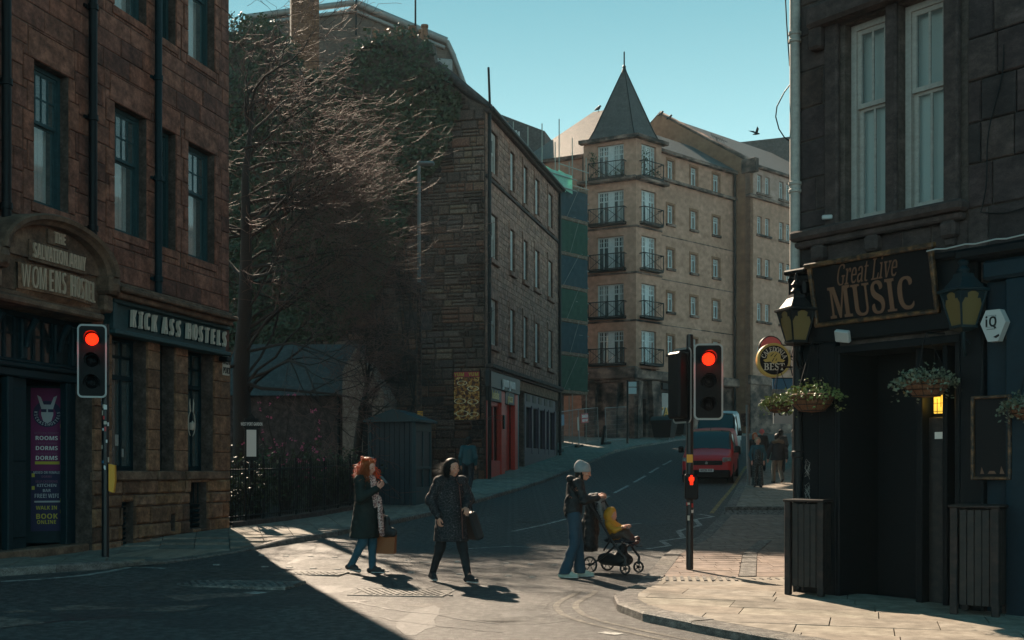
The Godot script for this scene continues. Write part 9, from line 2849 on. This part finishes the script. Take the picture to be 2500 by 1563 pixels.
func pushchair() -> void:
	var a := gp(1462, 1397); var b := gp(1545, 1402)
	var dir := b - a; dir.y = 0
	var L := 0.62
	var t := thing("pushchair", "black pushchair with coats slung over its handle", "pushchair", Transform3D(Basis(dir.normalized(), Vector3.UP, dir.normalized().cross(Vector3.UP)), a))
	# local: x forward, z sideways
	for z in [-0.24, 0.24]:
		wheel(t, Vector3(0.0, 0.125, z), 0.125, 0.03, 6)
		wheel(t, Vector3(L - 0.05, 0.09, z * 0.8), 0.09, 0.03, 5, "front_wheel")
		var f := MB.new()
		f.tube([Vector3(0.02, 0.13, z * 0.9), Vector3(0.2, 0.24, z * 0.9), Vector3(0.42, 0.42, z * 0.85)], [0.014, 0.016, 0.016], 6)
		put("rear_strut", f, M.pole_black, t)
		f = MB.new()
		f.tube([Vector3(L - 0.05, 0.13, z * 0.8), Vector3(L - 0.04, 0.24, z * 0.8), Vector3(0.48, 0.34, z * 0.85), Vector3(0.34, 0.52, z * 0.9), Vector3(0.1, 0.86, z * 0.95), Vector3(-0.06, 1.1, z * 0.9)], [0.022, 0.02, 0.018, 0.017, 0.016, 0.015], 6)
		f.tube([Vector3(0.34, 0.5, z * 0.9), Vector3(0.22, 0.34, z * 0.9)], [0.014, 0.014], 6)
		put("frame", f, M.pole_black, t)
	var h := MB.new(); h.tube([Vector3(-0.06, 1.1, -0.22), Vector3(-0.09, 1.13, 0.0), Vector3(-0.06, 1.1, 0.22)], [0.016, 0.018, 0.016], 8)
	put("handle", h, M.pole_black, t)
	var st := MB.new()
	nets(st, [[Vector3(0.1, 0.88, 0), 0.2, Vector3(0.29, 0.52, 0), 0.2, Vector3(0.87, 0.48, 0), 4.5], [Vector3(0.3, 0.48, 0), 0.19, Vector3(0.53, 0.50, 0), 0.17, Vector3(0, 1, 0), 4.5], [Vector3(0.5, 0.48, 0), 0.13, Vector3(0.62, 0.42, 0), 0.12, Vector3(0.3, 1, 0), 5.0]], 0.018, 0.03)
	put("seat", st, M.coat_navy, t)
	var bk := MB.new()
	nets(bk, [[Vector3(0.14, 0.2, 0), 0.14, Vector3(0.42, 0.2, 0), 0.15, Vector3(0, 1, 0), 1.5], [Vector3(0.4, 0.25, 0), 0.12, Vector3(0.44, 0.36, 0), 0.08, Vector3(1, 0, 0), 1.6]], 0.018, 0.05)
	put("basket", bk, M.coat_black, t)
	var lg := MB.new(); lg.box(0.32, 0.3, 0.135, 0.36, 0.315, 0.14)
	put("logo", lg, M.signal_white, t)
	# coats over the handle
	var c1 := thing("slung_coat", "long black coat draped over the pushchair handle", "coat", t.transform)
	var cm := MB.new()
	nets(cm, [[Vector3(-0.14, 1.06, -0.1), 0.1, Vector3(-0.22, 0.62, -0.06), 0.16, Vector3(1, 0, 0), 1.2], [Vector3(-0.22, 0.62, -0.06), 0.16, Vector3(-0.2, 0.36, 0.0), 0.17, Vector3(1, 0, 0), 1.1], [Vector3(-0.08, 1.06, 0.12), 0.08, Vector3(-0.08, 0.4, 0.1), 0.11, Vector3(1, 0, 0), 1.2]], 0.017, 0.04, 0.3, 0.01)
	put("cloth", cm, M.coat_black, c1)
	var c2 := thing("slung_jacket", "grey jacket folded over the top of the pushchair", "coat", t.transform)
	var cm2 := MB.new()
	nets(cm2, [[Vector3(-0.03, 1.12, -0.15), 0.06, Vector3(-0.03, 1.12, 0.15), 0.06], [Vector3(0.0, 1.08, 0.0), 0.09, Vector3(0.08, 0.86, 0.0), 0.08, Vector3(1, 0, 0), 1.3]], 0.017, 0.04, -1e9, 0.008)
	put("cloth", cm2, M.pole_grey, c2)
	# child
	var o := t.transform * Transform3D(Basis(Vector3.BACK, 0.12).scaled(Vector3.ONE * 0.88), Vector3(0.30, 0.52, 0))
	var ch := thing("person", "small child in a yellow hooded coat sitting in the pushchair", "person", o)
	var f2 := Vector3(0.95, -0.25, 0.1).normalized()
	var bd := MB.new()
	nets(bd, [[Vector3(0.0, 0.05, 0), 0.08, Vector3(-0.08, 0.24, 0), 0.075], [Vector3(0.0, 0.04, 0.06), 0.05, Vector3(0.2, 0.05, 0.07), 0.04], [Vector3(0.2, 0.05, 0.07), 0.038, Vector3(0.34, -0.1, 0.07), 0.03], [Vector3(0.0, 0.04, -0.06), 0.05, Vector3(0.17, 0.09, -0.07), 0.04], [Vector3(0.17, 0.09, -0.07), 0.038, Vector3(0.28, -0.03, -0.07), 0.03], [Vector3(-0.06, 0.22, 0.09), 0.035, Vector3(0.06, 0.12, 0.12), 0.03], [Vector3(0.06, 0.12, 0.12), 0.028, Vector3(0.17, 0.15, 0.06), 0.022], [Vector3(-0.06, 0.22, -0.09), 0.035, Vector3(0.06, 0.14, -0.12), 0.03], [Vector3(0.06, 0.14, -0.12), 0.028, Vector3(0.17, 0.17, -0.04), 0.022], [Vector3(-0.07, 0.3, 0), 0.04, Vector3(-0.04, 0.36, 0), 0.06]], 0.014, 0.02)
	var hb := head_bones(Vector3.ZERO, f2)
	var hs := []
	for q in hb:
		var z: Array = q.duplicate(); z[0] = q[0] * 0.86 + Vector3(-0.04, 0.385, 0); z[2] = q[2] * 0.86 + Vector3(-0.04, 0.385, 0); z[1] *= 0.9; z[3] *= 0.9
		hs.append(z)
	nets(bd, hs, 0.009, 0.014)
	hand(bd, Vector3(0.16, 0.15, 0.06), Vector3(1, 0.3, -0.3), Vector3(0, 1, 0), 0.6, -1.0); hand(bd, Vector3(0.16, 0.17, -0.04), Vector3(1, 0.3, 0.3), Vector3(0, 1, 0), 0.6, 1.0)
	put("body", bd, M.skin, ch)
	var jk := MB.new()
	nets(jk, [[Vector3(0.0, 0.06, 0), 0.105, Vector3(-0.08, 0.25, 0), 0.1], [Vector3(-0.06, 0.23, 0.1), 0.055, Vector3(0.06, 0.12, 0.13), 0.048], [Vector3(0.06, 0.12, 0.13), 0.045, Vector3(0.14, 0.145, 0.07), 0.038], [Vector3(-0.06, 0.23, -0.1), 0.055, Vector3(0.06, 0.14, -0.13), 0.048], [Vector3(0.06, 0.14, -0.13), 0.045, Vector3(0.14, 0.165, -0.05), 0.038]], 0.013, 0.025, -1e9, 0.004)
	put("coat", jk, M.yellow_coat, ch)
	var ho := MB.new()
	nets(ho, [[Vector3(-0.08, 0.40, 0), 0.1, Vector3(-0.055, 0.43, 0), 0.095], [Vector3(-0.09, 0.36, 0), 0.09, Vector3(-0.08, 0.30, 0), 0.08], [Vector3(-0.02, 0.47, 0.0), 0.05, Vector3(-0.02, 0.47, 0.01), 0.05]], 0.012, 0.03)
	put("hood", ho, M.yellow_coat, ch)
	var tr := MB.new()
	nets(tr, [[Vector3(0.0, 0.04, 0.06), 0.065, Vector3(0.2, 0.05, 0.07), 0.055], [Vector3(0.2, 0.05, 0.07), 0.052, Vector3(0.33, -0.09, 0.07), 0.042], [Vector3(0.0, 0.04, -0.06), 0.065, Vector3(0.17, 0.09, -0.07), 0.055], [Vector3(0.17, 0.09, -0.07), 0.052, Vector3(0.27, -0.02, -0.07), 0.042]], 0.013, 0.02)
	put("trousers", tr, M.child_trouser, ch)
	for q in [[Vector3(0.34, -0.1, 0.07)], [Vector3(0.28, -0.03, -0.07)]]:
		var sm := MB.new(); nets(sm, [[q[0] + Vector3(-0.03, 0.04, 0), 0.042, q[0] + Vector3(0.01, -0.02, 0), 0.042], [q[0] + Vector3(0.01, -0.03, 0), 0.038, q[0] + Vector3(0.1, -0.01, 0), 0.035]], 0.012, 0.02)
		put("boot", sm, M.boot_brown, ch)

# ---------------------------------------------------------------- assembly
func _ready() -> void:
	rng.seed = 7
	var cam := Camera3D.new()
	cam.name = "camera"
	cam.projection = Camera3D.PROJECTION_FRUSTUM
	cam.near = 0.1; cam.far = 2000.0
	cam.size = 0.1 * 1563.0 / F
	cam.frustum_offset = Vector2(0, 0.1 * 368.5 / F)
	cam.position = Vector3(0, EYE, 0)
	add_child(cam)
	var env := Environment.new()
	env.background_mode = Environment.BG_SKY
	var sky := ProceduralSkyMaterial.new()
	sky.sky_top_color = Color(0.0, 0.29, 0.35)
	sky.sky_horizon_color = Color(0.68, 0.80, 0.79)
	sky.sky_curve = 0.16
	sky.sky_energy_multiplier = 1.2
	sky.ground_bottom_color = Color(0.12, 0.12, 0.12); sky.ground_horizon_color = Color(0.4, 0.45, 0.46)
	sky.sun_angle_max = 34.0; sky.sun_curve = 0.12
	env.sky = Sky.new()
	env.sky.sky_material = sky
	env.tonemap_mode = Environment.TONE_MAPPER_LINEAR
	env.tonemap_exposure = 2.45
	env.fog_enabled = true; env.fog_density = 0.0004; env.fog_light_color = Color(0.74, 0.80, 0.81)
	env.sdfgi_enabled = true; env.ssao_enabled = true; env.ssil_enabled = true
	var we := WorldEnvironment.new()
	we.name = "environment"; we.environment = env
	add_child(we)
	var sun := DirectionalLight3D.new()
	sun.name = "sun"
	sun.light_energy = 1.45
	sun.light_color = Color(1.0, 0.91, 0.80)
	sun.light_angular_distance = 0.5
	sun.shadow_enabled = true
	var az := deg_to_rad(20.5); var el := deg_to_rad(35.0)
	var to := Vector3(-sin(az) * cos(el), sin(el), -cos(az) * cos(el))
	sun.transform = Transform3D(Basis.looking_at(-to, Vector3.UP), Vector3(0, 30, 0))
	add_child(sun)
	textures()
	stuffs()
	ground()
	hostel()
	tenement()
	corner_building()
	pub()
	street_props()
	vegetation()
	vehicles()
	people()
